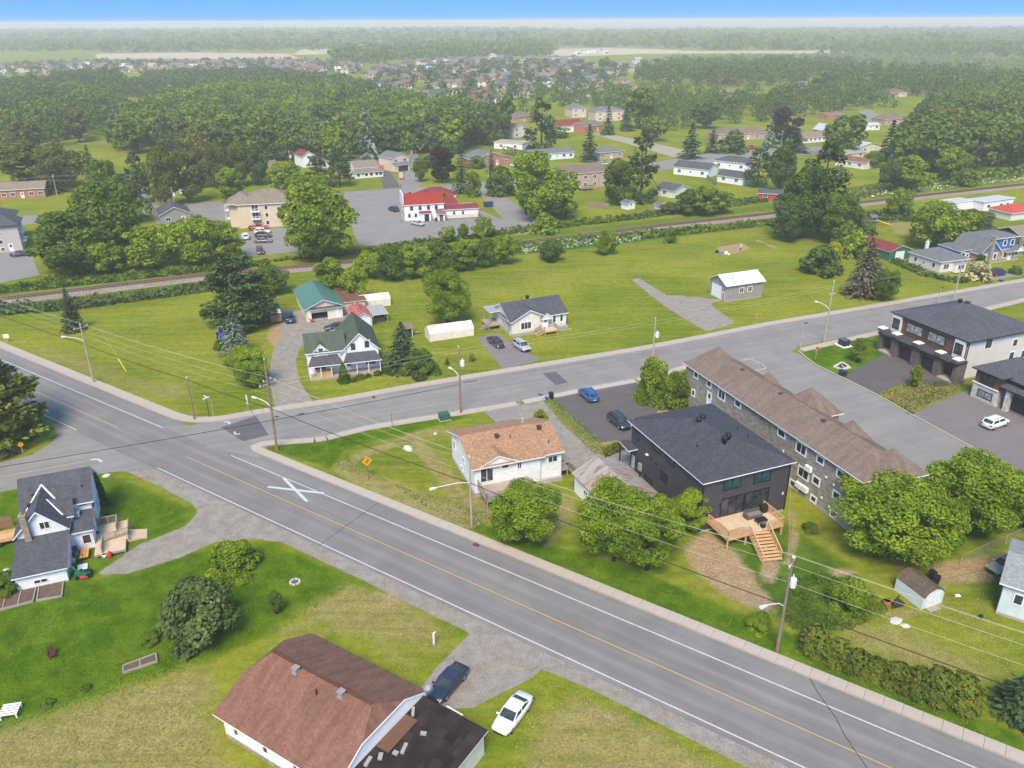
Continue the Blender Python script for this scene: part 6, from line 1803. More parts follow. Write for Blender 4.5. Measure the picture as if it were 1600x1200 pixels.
simple('brick bungalow with grey hipped roof and white windows', (936, 250), (974, 246), 9, 2.9, 1.7, 'hip', TAN_BRICK, R_GREY, wins=3, side='l')
hb = simple('two-storey brown house with wide brown roof above the trees', (878, 298), (950, 291), 13, 5.6, 1.8, 'u', TAN_BRICK, R_BROWN, wins=5, door=False)
hb.deck(6, -4, 11, 0, 1.0, WOODGREY, WOODGREYP); hb.railing([(6, -3.9, 1), (11, -3.9, 1)], .9, BLK, .2)
simple('grey shed with dark grey gabled roof below the tall pine', (1024, 305), (1052, 310), 9, 2.5, 1.5, 'u', GREYGREEN_SID, R_GREYDK, name='grey_shed', wins=1, door=False)
simple('white house with dark grey roof and red gable top', (1052, 272), (1106, 278), 9, 3.0, 1.8, 'u', WH_SID, R_GREYDK, wins=3, side='l')
simple('white house with dark grey hipped roof', (1114, 262), (1166, 268), 9, 3.0, 1.8, 'hip', WH_SID, R_GREYDK, wins=3, side='l')
simple('white gabled garage with dark grey roof on the open lawn', (1120, 284), (1160, 290), 7, 2.6, 1.7, 'u', WH_SID, R_GREYDK, name='garage', wins=2, door=False)
simple('red shed with grey roof beside the tracks', (1184, 312), (1228, 315), 5, 2.3, 1.0, 'u', plain('red_boards', S(176, 66, 72, .85), .8), R_GREYDK, name='red_shed', wins=2, door=False)
simple('white playhouse shed under the leaning birch', (980, 328), (992, 326), 3, 2.0, .8, 'v', WH_SID, R_GREY, name='garden_shed', wins=1)
simple('little white shed by the trackside thicket', (1030, 331), (1040, 330), 3, 2.0, .7, 'v', WH_SID, R_GREY, name='garden_shed', wins=1, door=False)
simple('red-roofed brick house with two white dormer windows', (868, 208), (912, 205), 12, 3.4, 2.6, 'u', WH_SID, R_MAROON, wins=3)
simple('low red brick house beside the dormered house', (914, 208), (940, 204), 10, 3.2, 2.0, 'u', RED_BRICK, R_BROWN, wins=2)
simple('cream house with orange roof by the tall dark spruce', (802, 216), (824, 213), 12, 4.4, 2.4, 'v', CREAM_SID, plain('orange_roof', S(208, 150, 112), .9), wins=2)
simple('bungalow with brown roof behind the tall dark spruce', (802, 192), (836, 188), 12, 3.0, 2.2, 'hip', TAN_BRICK, R_BROWN, wins=3)
simple('grey-roofed two-storey house with brown brick front, taller pair', (930, 190), (974, 188), 11, 5.8, 2.2, 'hip', BEIGE_WALL, R_GREY, wins=3)
simple('narrow beige two-storey house behind the dormered house', (894, 184), (916, 183), 12, 5.6, 2.4, 'hip', BEIGE_WALL, R_GREY, wins=2)
simple('long brown bungalow with broad brown roof', (1122, 220), (1202, 217), 12, 3.0, 2.4, 'hip', TAN_BRICK, R_BROWN, wins=6, chim=True)
simple('white house with glazed sunroom', (1256, 224), (1290, 221), 9, 2.6, 2.0, 'u', WH_SID, R_TAN, wins=5, door=False)
simple('small red brick house with white steep roof', (1284, 212), (1300, 211), 7, 2.8, 2.8, 'v', RED_BRICK, plain('white_roof', S(236, 238, 242), .6), wins=1, door=False)
simple('white shed with bright roof beside the dirt lane', (1346, 204), (1374, 203), 6, 2.6, 1.0, 'u', WH_SID, plain('white_roof', S(236, 238, 242), .6), name='white_shed', wins=3)
simple('low maroon-roofed shed by the dirt lane', (1292, 187), (1318, 185), 8, 2.6, 1.2, 'u', RED_BRICK, R_BROWN, name='brick_shed', wins=2)
simple('brown house with hipped roof beside the big dark wood', (1382, 196), (1418, 194), 11, 3.2, 2.6, 'hip', TAN_BRICK, R_BROWN, wins=3)
simple('white house with dark gable and white metal roof', (1342, 240), (1376, 236), 8, 2.6, 1.6, 'v', CREAM_SID, plain('white_roof', S(236, 238, 242), .6), wins=2)
simple('garage with pale metal roof behind the brown garage', (1318, 250), (1352, 246), 8, 2.4, 1.2, 'u', CREAM_SID, R_GALV, name='garage', wins=2, door=False)
simple('beige garage with brown roof on the mown lawn', (1304, 258), (1350, 265), 8, 2.6, 1.3, 'u', CREAM_SID, R_REDBROWN, name='garage', wins=3, door=False)
simple('grey-roofed house before the tall tree line', (1243, 140), (1273, 139), 12, 3.4, 2.6, 'hip', TAN_BRICK, R_GREY, wins=3)
simple('pink-roofed house at the end of the far field', (1391, 152), (1416, 151), 12, 3.2, 2.4, 'hip', BEIGE_WALL, R_REDBROWN, wins=3)
simple('house with reddish roof and white end chimney before the tree line', (1122, 133), (1155, 132), 13, 4.0, 4.4, 'u', RED_BRICK, R_REDBROWN, wins=5, chim=True)
simple('white house with wide grey roof below the reddish-roofed one', (1126, 154), (1160, 155), 12, 3.0, 3.0, 'hip', WH_SID, R_GREY, wins=3)
simple('white-roofed house among trees at the far right', (1352, 130), (1376, 129), 10, 3.4, 2.0, 'u', CREAM_SID, plain('white_roof', S(236, 238, 242), .6), wins=2)
simple('white house end with grey roof in the tree line', (1034, 127), (1062, 126), 9, 5.6, 2.0, 'u', WH_SID, R_GREY, wins=3)
simple('white house beside the dirt lane behind round trees', (1243, 168), (1262, 167), 10, 3.2, 1.6, 'u', WH_SID, R_GREY, wins=2)
TRK = [G(-120, 485), G(0, 471), G(300, 435), G(470, 419.5), G(620, 405.5), G(700, 397), G(810, 382.5), G(935, 367.5), G(1050, 353), G(1200, 336.5), G(1350, 318), G(1450, 306.5), G(1600, 290), G(1800, 268)]
M_BALLAST = None
def ballast_mat():
    t = NT('railway_ballast', .95, .1)
    ob = t.coord()
    n = t.ramp(t.noise(ob, 2.2, 5, .75), .3, .7); n2 = t.ramp(t.noise(ob, .15, 3), .3, .7)
    t.color(t.mix(t.math('MULTIPLY', n2, .4), t.mix(n, S(158, 142, 134), S(204, 190, 180)), S(150, 140, 120)))
    t.bump(n, .6, .06); return t.mat
def railway():
    root = empty('railway_track', (0, 0, 0)); tag(root, kind='structure')
    P = polyline_resample(TRK, 6.0)
    mb = MB(); rails = [MB(), MB()]; sl = MB()
    nrm = []
    for i in range(len(P)):
        d = (P[min(i+1, len(P)-1)] - P[max(i-1, 0)]).normalized(); nrm.append(Vector((-d.y, d.x, 0)))
    for i in range(len(P)-1):
        for o0, z0, o1, z1 in ((-3.2, .0, -1.75, .5), (-1.75, .5, 1.75, .5), (1.75, .5, 3.0, .0)):
            a, b = P[i], P[i+1]
            mb.face([a+nrm[i]*o0+Vector((0, 0, z0)), b+nrm[i+1]*o0+Vector((0, 0, z0)), b+nrm[i+1]*o1+Vector((0, 0, z1)), a+nrm[i]*o1+Vector((0, 0, z1))])
        for k, o in enumerate((-.75, .75)):
            rails[k].bar(P[i]+nrm[i]*o+Vector((0, 0, .62)), P[i+1]+nrm[i+1]*o+Vector((0, 0, .62)), .15, .18)
    o = mb.obj('ballast', ballast_mat(), root); fixn(o.data)
    for r in rails: r.obj('rail', plain('rusty_rail', S(112, 78, 72, .8), .6, .15), root)
    Q = polyline_resample(TRK, .62)
    for a, b in zip(Q[:-1], Q[1:]):
        d = (b-a).normalized(); n = Vector((-d.y, d.x, 0))
        sl.bar(a - n*1.3 + Vector((0, 0, .51)), a + n*1.3 + Vector((0, 0, .51)), .24, .1)
    tag(sl.obj('sleepers', plain('dark_sleepers', S(96, 74, 68, .8), .9, .3, 1), root), kind='stuff')
railway()

TYRE = plain('tyre_rubber', S(30, 30, 32, .8), .9)
RIM = plain('alloy_rim', S(170, 172, 176, .8), .35, .05, metal=.5)
CARGLASS = glassy('car_glass', (.03, .035, .04), .05)
LAMP_W = plain('headlamp_lens', S(225, 230, 235, .8), .15)
LAMP_R = plain('tail_lamp_lens', S(150, 26, 28, .8), .2)
def car_paint(name, c):
    t = NT(name, .28, .5)
    t.b.inputs['Coat Weight'].default_value = .5
    n = t.ramp(t.noise(t.coord(), 1.5, 3), .3, .7)
    t.color(t.mix(n, tuple(x*.94 for x in c), tuple(min(.85, x*1.05) for x in c)))
    return t.mat
PAINT = {k: car_paint(k + '_car_paint', c) for k, c in dict(white=S(238, 240, 244, .8), silver=S(178, 182, 188, .8), grey=S(110, 112, 116, .8), dark=S(52, 54, 60, .8), black=S(34, 35, 40, .8), navy=S(40, 46, 72, .8), blue=S(36, 92, 160, .8), red=S(176, 34, 42, .8), truckblue=S(34, 64, 130, .8), maroon=S(110, 44, 60, .8), gold=S(170, 170, 160, .8)).items()}
CARS = {
 'sedan': (4.85, 1.84, [(-2.42,.62,.45,.80),(-2.3,.80,.30,.95),(-1.5,.90,.24,.98),(-.4,.92,.22,.93),(.9,.92,.22,.92),(1.7,.88,.24,.82),(2.25,.76,.30,.72),(2.42,.58,.42,.62)], (1.15,.35,-.95,-1.75,.92,1.42), .72),
 'suv':   (4.7, 1.9, [(-2.35,.70,.45,1.0),(-2.25,.84,.32,1.08),(-1.3,.94,.26,1.08),(0,.95,.25,1.04),(1.0,.94,.25,1.02),(1.7,.90,.28,.95),(2.2,.80,.34,.85),(2.35,.64,.45,.72)], (1.25,.55,-1.75,-2.2,1.03,1.66), .78),
 'pickup': (5.6, 1.98, [(-2.8,.92,.45,1.05),(-2.7,.96,.36,1.12),(-.8,.98,.34,1.12),(0,.98,.34,1.12),(1.4,.97,.34,1.1),(2.3,.92,.36,1.05),(2.7,.84,.42,.95),(2.8,.74,.5,.85)], (1.35,.75,-.45,-.75,1.1,1.85), .8),
}
_car = {}
def car_meshes(kind, colour):
    key = (kind, colour)
    if key in _car: return _car[key]
    L, Wd, st, gh, wr = CARS[kind]
    m = PAINT[colour]; out = []
    def ring(x, w, zb, zt):
        return [(x,-w*.86,zb),(x,-w,zb+.16),(x,-w*1.01,(zb+zt)/2),(x,-w*.97,zt-.1),(x,-w*.84,zt),(x,w*.84,zt),(x,w*.97,zt-.1),(x,w*1.01,(zb+zt)/2),(x,w,zb+.16),(x,w*.86,zb)]
    b = MB(); R_ = [ring(*s) for s in st]; n = len(R_[0])
    for A, B in zip(R_[:-1], R_[1:]):
        for i in range(n): b.face([A[i], A[(i+1) % n], B[(i+1) % n], B[i]])
    b.face(R_[0][::-1]); b.face(R_[-1])
    xa, xb, xc, xd, zb, zr = gh; wg = Wd/2*.86
    if kind == 'pickup':   # open load bed
        b.box((-2.66, -.8, 1.0), (-.85, .8, 1.14), 1)
    rf = [(xb+.05, -wr*.86, zr-.03), (xb+.05, wr*.86, zr-.03), (xc, wr*.86, zr-.02), (xc, -wr*.86, zr-.02)]
    me = None
    def mk(mb, name, mats, sm=False):
        q = mb.mesh(name, mats, sm); bm = bmesh.new(); bm.from_mesh(q); bmesh.ops.remove_doubles(bm, verts=bm.verts[:], dist=1e-4); bmesh.ops.recalc_face_normals(bm, faces=bm.faces[:]); bm.to_mesh(q); bm.free(); return q
    cab = MB()
    base = [(xa, -wg, zb), (xa, wg, zb), (xd, wg, zb), (xd, -wg, zb)]
    top = [(xb, -wr, zr-.09), (xb, wr, zr-.09), (xc, wr, zr-.09), (xc, -wr, zr-.09)]
    for i in range(4): cab.face([base[i], base[(i+1) % 4], top[(i+1) % 4], top[i]])
    mid = [(xb-.1, -wr*.8, zr), (xb-.1, wr*.8, zr), (xc+.1, wr*.8, zr), (xc+.1, -wr*.8, zr)]
    for i in range(4): cab.face([top[i], top[(i+1) % 4], mid[(i+1) % 4], mid[i]])
    cab.face(mid)
    out.append(('body', mk(b, 'body', [m, BLK], True))); out.append(('cabin', mk(cab, 'cabin', m)))
    def pane(name, P, k=.86, off=.012):
        c = sum((Vector(p) for p in P), Vector())/len(P); nrm = (Vector(P[1])-Vector(P[0])).cross(Vector(P[2])-Vector(P[0])).normalized()
        cc = Vector((0, 0, zb))
        if nrm.dot(c - Vector(((xa+xd)/2, 0, zb))) < 0: nrm = -nrm
        q = MB(); F = [c + (Vector(p)-c)*k + nrm*off for p in P]; B = [p - nrm*(off+.01) for p in F]
        q.face(F); q.face(B[::-1])
        for i in range(len(F)): q.face([F[i], F[(i+1) % len(F)], B[(i+1) % len(F)], B[i]])
        out.append((name, mk(q, name, CARGLASS)))
    pane('windscreen', [base[0], base[1], top[1], top[0]], .9)
    pane('rear_window', [base[2], base[3], top[3], top[2]], .84)
    for s in (-1, 1):
        xm0, xm1 = (xa+xd)/2 + .05, (xb+xc)/2
        if kind == 'pickup':
            pane('side_window', [(xa-.1, s*wg, zb+.03), (xd+.05, s*wg, zb+.03), (xc, s*wr, zr-.1), (xb, s*wr, zr-.1)], .86)
        else:
            pane('side_window', [(xa-.12, s*wg, zb+.02), (xm0+.04, s*wg, zb+.02), (xm1+.04, s*wr, zr-.1), (xb-.02, s*wr, zr-.1)], .88)
            pane('side_window', [(xm0-.04, s*wg, zb+.02), (xd+.15, s*wg, zb+.02), (xc+.05, s*wr, zr-.1), (xm1-.04, s*wr, zr-.1)], .88)
    if kind == 'suv':
        q = MB()
        for s in (-1, 1): q.bar((xb-.2, s*wr*.72, zr+.03), (xc+.1, s*wr*.72, zr+.03), .05, .05)
        out.append(('roof_rail', q.mesh('roof_rail', BLK)))
    q = MB()
    for s in (-1, 1): q.hexa([(xa-.2, s*wg, zb+.02), (xa-.08, s*wg, zb+.02), (xa-.08, s*(wg+.24), zb+.02), (xa-.2, s*(wg+.24), zb+.02), (xa-.2, s*wg, zb+.16), (xa-.1, s*wg, zb+.16), (xa-.1, s*(wg+.22), zb+.16), (xa-.2, s*(wg+.22), zb+.16)])
    out.append(('mirror', mk(q, 'mirror', m)))
    xe, we, zb_, zt_ = st[-2]; xr, wr_, zrb, zrt = st[1]
    for s in (-1, 1):
        q = MB(); q.hexa([(xe-.1, s*we*.62, zt_-.2), (xe+.17, s*we*.55, zt_-.2), (xe+.06, s*we*1.0, zt_-.22), (xe-.2, s*we*1.04, zt_-.2), (xe-.1, s*we*.62, zt_-.02), (xe+.1, s*we*.55, zt_-.07), (xe+.0, s*we*1.0, zt_-.06), (xe-.2, s*we*1.04, zt_-.02)]); out.append(('headlight', mk(q, 'headlight', LAMP_W)))
        q = MB(); q.box((xr-.10, min(s*wr_*.6, s*wr_*1.03), zrt-.3), (xr+.12, max(s*wr_*.6, s*wr_*1.03), zrt-.1)); out.append(('tail_light', mk(q, 'tail_light', LAMP_R)))
    q = MB(); q.box((st[0][0]-.02, -.25, zrb+.25), (st[0][0]+.05, .25, zrb+.37)); out.append(('number_plate', q.mesh('number_plate', WH)))
    q = MB(); q.box((st[-1][0]-.12, -.5, st[-1][2]-.02), (st[-1][0]+.015, .5, st[-1][3]-.08)); out.append(('grille', q.mesh('grille', BLK)))
    r = .33 if kind == 'sedan' else .37
    wheels = [(x, s*(Wd/2-.13)) for x in (-L*.295, L*.29) for s in (-1, 1)]
    key2 = ('wheel', r)
    if key2 not in _car:
        t = MB(); t.tube([(0, -.11, 0), (0, -.09, 0), (0, .09, 0), (0, .11, 0)], [r*.9, r, r, r*.9], 18)
        k = MB(); k.tube([(0, -.118, 0), (0, .118, 0)], r*.62, 14)
        _car[key2] = (t.mesh('tyre', TYRE, False), k.mesh('rim', RIM))
    _car[key] = (out, wheels, r)
    return _car[key]
def car(kind, colour, px, head, label, name=None, cat=None, z=.03):
    out, wheels, r = car_meshes(kind, colour)
    p = G(*px)
    nm = name or {'sedan': 'parked_car', 'suv': 'parked_suv', 'pickup': 'pickup_truck'}[kind]
    t = empty(nm, (p.x, p.y, z), rad(head), label, cat or ('pickup truck' if kind == 'pickup' else 'car'))
    for n, me in out: inst(n, me, t)
    ty, ri = _car[('wheel', r)]
    for x, y in wheels:
        w = inst('wheel', ty, t, (x, y, r)); inst('rim', ri, w)
    return t
car('sedan', 'navy', (700, 1074), 239, 'dark blue sedan on the gravel beside the red-brown roof')
car('sedan', 'white', (801, 1122), 239, 'old white sedan parked on the grass by the road')
car('suv', 'blue', (919, 622), 112, 'bright blue hatchback on the new parking lot')
car('suv', 'dark', (967, 664), -66, 'dark grey minivan at the corner of the charcoal duplex')
car('suv', 'white', (1554, 666), 28, 'white crossover with dark glass roof on the grey driveway')
car('sedan', 'black', (775, 539), -62, 'black sedan on the asphalt drive of the white bungalow')
car('suv', 'silver', (815, 545), -62, 'silver car on the asphalt drive beside the black sedan')
car('pickup', 'truckblue', (452, 500), 110, 'blue pickup on the gravel by the teal-roofed garage')
car('sedan', 'dark', (526, 515), 200, 'dark car behind the green-roofed farmhouse')
car('sedan', 'silver', (533, 522), 200, 'silver car half hidden behind the farmhouse roof')
car('sedan', 'gold', (1570, 889), 204, 'silver sedan on the dirt lane under the bright trees')
car('suv', 'navy', (1558, 430), 20, 'dark blue car on the drive of the blue house')
car('sedan', 'navy', (33, 400), 22, 'dark car in the lot of the pale grey apartment block')
car('suv', 'white', (384, 373), 112, 'white car alone at the left of the apartment lot')
car('pickup', 'red', (404, 359), 8, 'red pickup nearest the beige apartment wall')
car('suv', 'white', (410, 365), 8, 'white crossover between the red pickup and a dark car')
car('suv', 'dark', (412, 371), 8, 'dark crossover in the apartment parking row')
car('sedan', 'grey', (412, 379), 8, 'grey sedan at the near end of the apartment parking row')
car('suv', 'maroon', (407, 396), -70, 'dark red car facing the tracks in the apartment lot')
car('sedan', 'silver', (653, 352), -40, 'silver car before the porch of the red-roofed hall')
car('suv', 'navy', (615, 330), 130, 'dark blue car at the gable end of the red-roofed hall')
car('suv', 'white', (806, 261), -30, 'white car beside the red brick bungalow')
car('sedan', 'red', (796, 304), 20, 'red car half behind the trees by the curved lane')
car('pickup', 'red', (1173, 233), 10, 'red pickup before the long brown bungalow')
car('suv', 'silver', (942, 258), -30, 'silver car behind the wide brown roof')
car('sedan', 'black', (928, 249), 10, 'dark car under the spruce by the long white bungalow')
car('sedan', 'dark', (225, 317), 10, 'dark car beside the back street at left')
car('suv', 'white', (216, 303), 60, 'white car in the driveway of the tan house')
car('suv', 'white', (286, 304), -60, 'white car under the spreading trees by the back street')
car('suv', 'white', (134, 358), 10, 'white car glimpsed behind the tall left trees')
car('sedan', 'white', (872, 236), 0, 'white car by the bush below the dormered house')

POLEW = plain('weathered_pole_wood', S(140, 122, 106, .8), .9, .25, 1.5)
POLEG = plain('pale_pole', S(176, 168, 152, .8), .85, .2, 1.5)
LAMPG = plain('lamp_grey', S(225, 226, 226, .85), .45)
INSUL = plain('porcelain', S(214, 214, 210, .85), .3)
LENS = plain('lamp_lens', S(235, 235, 228, .85), .2)
CABLE_L = plain('bare_conductor', S(190, 190, 176, .7), .5)
CABLE_B = plain('black_cable', S(40, 38, 40, .8), .7)
def pole(px, H, label, mat=None, arm=None, lamp=None, trans=None, r=.16, name='utility_pole', group='utility poles along the roads'):
    b = G(*px)
    t = empty(name, (b.x, b.y, 0), 0, label, 'utility pole', group)
    mb = MB(); mb.tube([(0, 0, -.2), (0, 0, H*.5), (0, 0, H)], [r, r*.85, r*.62], 9); mb.obj('pole', mat or POLEW, t)
    tops = []
    if arm:      # list of (z, direction angle, half length)
        for z, a, hl in arm:
            d = Vector((math.cos(rad(a)), math.sin(rad(a)), 0))
            m = MB(); m.bar(d*-hl + Vector((0, 0, z)), d*hl + Vector((0, 0, z)), .12, .12); m.bar(d*hl*.7 + Vector((0, 0, z)), Vector((0, 0, z-.7)), .04, .04); m.bar(d*-hl*.7 + Vector((0, 0, z)), Vector((0, 0, z-.7)), .04, .04); ao = m.obj('crossarm', POLEG, t)
            for s in (-1, 1):
                i = MB(); i.lathe([(.03, 0), (.09, .06), (.05, .12), (.09, .18), (.03, .3)], 8, 0, tuple(d*hl*s*.92 + Vector((0, 0, z+.06)))); i.obj('insulator', INSUL, ao)
    i = MB(); i.lathe([(.04, 0), (.1, .08), (.05, .16), (.1, .24), (.03, .36)], 8, 0, (0, 0, H)); i.obj('insulator', INSUL, t)
    if trans:
        z, a = trans; d = Vector((math.cos(rad(a)), math.sin(rad(a)), 0)); c = d*.52
        m = MB(); m.lathe([(.02, -.02), (.3, 0), (.32, .1), (.32, .85), (.3, .95), (.2, 1.02), (.02, 1.05)], 14, 0, (c.x, c.y, z)); m.bar((0, 0, z+.5), c + Vector((0, 0, z+.5)), .12, .3)
        to = m.obj('transformer', LAMPG, t, False)
        k = MB(); k.lathe([(.05, 0), (.08, .1), (.05, .2), (.07, .3)], 8, 0, (c.x, c.y+.1, z+1.03)); k.obj('bushing', INSUL, to)
    if lamp:
        z, a, ln, up = lamp; d = Vector((math.cos(rad(a)), math.sin(rad(a)), 0))
        m = MB(); m.tube([(0, 0, z-up*.6), d*ln*.35 + Vector((0, 0, z+up*.1)), d*ln*.8 + Vector((0, 0, z+up*.35)), d*ln + Vector((0, 0, z+up*.38))], .05, 7); ao = m.obj('lamp_arm', LAMPG, t)
        h = MB(); p = d*ln + Vector((0, 0, z+up*.38)); q = p + d*.75; n = Vector((-d.y, d.x, 0))
        h.hexa([p-n*.1-Vector((0,0,.08)), q-n*.18-Vector((0,0,.08)), q+n*.18-Vector((0,0,.08)), p+n*.1-Vector((0,0,.08)), p-n*.1+Vector((0,0,.06)), q-n*.15+Vector((0,0,.1)), q+n*.15+Vector((0,0,.1)), p+n*.1+Vector((0,0,.06))])
        ho = h.obj('lamp_head', LAMPG, ao)
    return t, b
MA = math.degrees(RA)
P1, b1 = pole((1214, 1017), 11.0, 'utility pole with grey transformer and street lamp by the roadside cedar hedge', None, [(10.4, MA+90, .9)], (6.0, MA-122, 2.3, .9), (7.6, 20), .19)
P2, b2 = pole((737, 823), 9.6, 'slender pole with long-armed street lamp by the orange-roofed bungalow', POLEG, None, (6.6, MA-118, 4.4, .6), None, .14)
P3, b3 = pole((433, 703), 14.0, 'tall pole with crossarm and street lamp at the junction corner', None, [(10.4, MA+90, 1.4), (10.9, MA+90, .7)], (7.4, 152, 2.6, .8), None, .2)
P4, b4 = pole((147, 598), 10.4, 'pole with crossarm and street lamp on the left corner lawn', POLEG, [(10.0, MA+90, 1.2)], (8.0, 172, 3.2, .6), None, .18)
P5, b5 = pole((304, 656), 7.0, 'short brown pole at the lawn corner without a lamp', None, None, None, None, .16)
P6, b6 = pole((720, 646), 11.1, 'pole with transformer and small lamp beside the orange-roofed bungalow lawn', None, None, (6.6, 130, 1.9, 1.0), (8.0, 10), .17)
P7, b7 = pole((1019, 570), 8.6, 'pole with transformer rising behind the parking lot bushes', POLEG, None, None, (5.2, 0), .16)
P8, b8 = pole((1287, 536), 12.0, 'tall pole with lamp at the corner of the side street', POLEG, [(9.6, 22, .5)], (7.2, 130, 2.3, .9), None, .17)
P9, b9 = pole((1490, 469), 8.4, 'leaning-looking pole beside the dark roof of the grey duplex', POLEG, None, None, None, .16)
P10, b10 = pole((1740, 430), 10, 'pole beyond the right edge carrying the street wires', POLEG) if False else (None, G(1760, 424))
back = [((92, 316), 74, 'pale pole in front of the red brick bungalow at left'), ((245, 318), 0, 'tall pole with transformer among the spreading trees'), ((220, 337), 0, 'pole standing beside the back street kerb at left'), ((249, 322), 0, 'thin short pole beside the tall transformer pole'), ((274, 328), 0, 'bare pole right of the transformer pole'), ((455, 270), 0, 'pole with transformer beside the dark conifers'), ((624, 290), 0, 'pole in the driveway of the beige two-storey house'), ((763, 282), 0, 'pole before the red brick bungalow'), ((949, 312), 0, 'pole rising above the wide brown roof'), ((1219, 238), 0, 'pole with lamp beside the long brown bungalow'), ((1363, 190), 0, 'pole on the dirt lane before the dark wood'), ((1335, 152), 0, 'far pole with lamp among the trees')]
HB = [9, 10.5, 8, 6.5, 7, 8.5, 10.5, 10, 13, 9.5, 10, 9]
bp = []
for (px, _, lb), H in zip(back, HB):
    _, b = pole(px, H, lb, POLEG, [(H-.5, 110, .9)] if H > 8.4 else None, (H-1.5, 200, 1.8, .5) if 'lamp' in lb else None, (H-2.6, 10) if 'transformer' in lb else None, .16, group='utility poles on the back street')
    bp.append((b, H))
def lamppost(px, H, label, a, ln, mat):
    b = G(*px); t = empty('street_lamp', (b.x, b.y, 0), 0, label, 'street lamp')
    m = MB(); m.tube([(0, 0, 0), (0, 0, H)], [.11, .06], 8); m.obj('post', mat, t)
    d = Vector((math.cos(rad(a)), math.sin(rad(a)), 0)); n = Vector((-d.y, d.x, 0))
    m = MB(); m.tube([(0, 0, H-.2), d*ln*.6 + Vector((0, 0, H+.05)), d*ln + Vector((0, 0, H+.08))], .035, 6); ao = m.obj('lamp_arm', mat, t)
    p = d*ln + Vector((0, 0, H+.08)); q = p + d*.6
    h = MB(); h.hexa([p-n*.12-Vector((0,0,.05)), q-n*.14-Vector((0,0,.05)), q+n*.14-Vector((0,0,.05)), p+n*.12-Vector((0,0,.05)), p-n*.12+Vector((0,0,.05)), q-n*.1+Vector((0,0,.05)), q+n*.1+Vector((0,0,.05)), p+n*.12+Vector((0,0,.05))]); h.obj('lamp_head', BLK if mat is STEEL else LAMPG, ao)
lamppost((1250, 547), 5.2, 'grey steel lamp post with dark head at the side street corner', 22, .1, STEEL)
lamppost((844, 312), 7.5, 'pale street lamp in front of the tree clump by the curved lane', 175, 2.4, LAMPG)
lamppost((1465, 474), 3.4, 'short bare post on the sidewalk beyond the grey duplex roof', 22, .0, STEEL)

def wire(pts, r, mat, label, cat='cable', sag=.03, name='power_line', group=None):
    mb = MB()
    for a, b in zip(pts[:-1], pts[1:]):
        a, b = Vector(a), Vector(b); L = (b-a).length; n = max(6, int(L/5)); s = sag*L*.5
        mb.tube([a + (b-a)*i/n - Vector((0, 0, s*4*(i/n)*(1-i/n))) for i in range(n+1)], r, 4, cap=False)
    return tag(mb.obj(name, mat), label, cat, group)
def at_(b, z, off=(0, 0)): return Vector((b.x+off[0], b.y+off[1], z))
nR = RN
eR = RP(110, 10.2); eL = RP(-150, 8.6)
def offs(k): return (nR.x*k, nR.y*k)
for k, z1, z2, z3, z4, lb in ((.85, 10.8, 9.6, 11.0, 10.3, 'outer overhead wire strung along the main road poles'), (-.85, 10.8, 9.3, 10.7, 10.3, 'inner overhead wire strung along the main road poles'), (0, 11.3, 9.9, 11.5, 10.7, 'top overhead wire strung along the main road poles'), (.1, 8.2, 7.6, 8.8, 8.6, 'lower pale wire strung along the main road poles')):
    o = offs(k)
    wire([at_(eR, z1, o), at_(b1, z1, o), at_(b2, z2, (o[0]*.2, o[1]*.2)), at_(b3, z3, o), at_(b4, z4, o), at_(eL, z4, o)], .016, CABLE_L, lb, sag=.022)
wire([at_(eR, 5.8), at_(b1, 5.6), at_(b2, 6.2), at_(b3, 6.6), at_(b5, 6.8), at_(b4, 7.0), at_(eL, 6.8)], .055, CABLE_B, 'thick black cable slung low along the main road poles', sag=.02, name='telephone_cable')
c_off = [(.0, 10.9, 'top overhead wire along the cross street poles'), (.4, 10.2, 'second overhead wire along the cross street poles')]
for k, z, lb in c_off:
    wire([at_(b3, z-.2), at_(b6, z, (0, k)), at_(b7, z-2.6, (0, k)), at_(b8, z+.6, (0, k)), at_(b9, 8.2, (0, k)), at_(b10, 8.4, (0, k))], .014, CABLE_L, lb, sag=.015)
wire([at_(b6, 7.4), at_(G(812, 520), 4.9)], .011, CABLE_L, 'thin service wire to the pale bungalow', sag=.02, name='service_wire')
wire([at_(b1, 8.0), at_(HD.o + HD.u*13.0 + HD.n*.4, 6.6)], .011, CABLE_L, 'thin service wire from the transformer pole to the duplex', sag=.02, name='service_wire')
wire([at_(b2, 7.4), at_(G(748, 700), 4.6)], .011, CABLE_L, 'thin service wire to the orange-roofed bungalow', sag=.02, name='service_wire')
wire([at_(b3, 9.6), at_(G(521, 560), 5.0)], .011, CABLE_L, 'thin service wire to the farmhouse', sag=.02, name='service_wire')
wire([at_(b6, 5.0), G(-70, 741, 6.0)], .045, CABLE_B, 'dark cable crossing the junction towards the left road', sag=.012, name='telephone_cable')
order = [0, 1, 5, 6, 7, 8, 9]
for dz, lb in ((.2, 'upper wire strung between the back street poles'), (1.6, 'lower wire strung between the back street poles')):
    wire([at_(G(-60, 330), 9)] + [at_(bp[i][0], bp[i][1]-dz) for i in order], .025, CABLE_L, lb, sag=.012)
YEL = plain('sign_yellow', S(250, 180, 20, .75), .5, .05)
REDS = plain('sign_red', S(214, 60, 48, .8), .5, .05)
GREENB = plain('utility_green', S(52, 104, 80, .8), .6)
SOILM = plain('garden_soil', S(132, 108, 94), .95, .3, 3)
ROCK = plain('pale_rock', S(205, 202, 196, .8), .9, .15, 2)
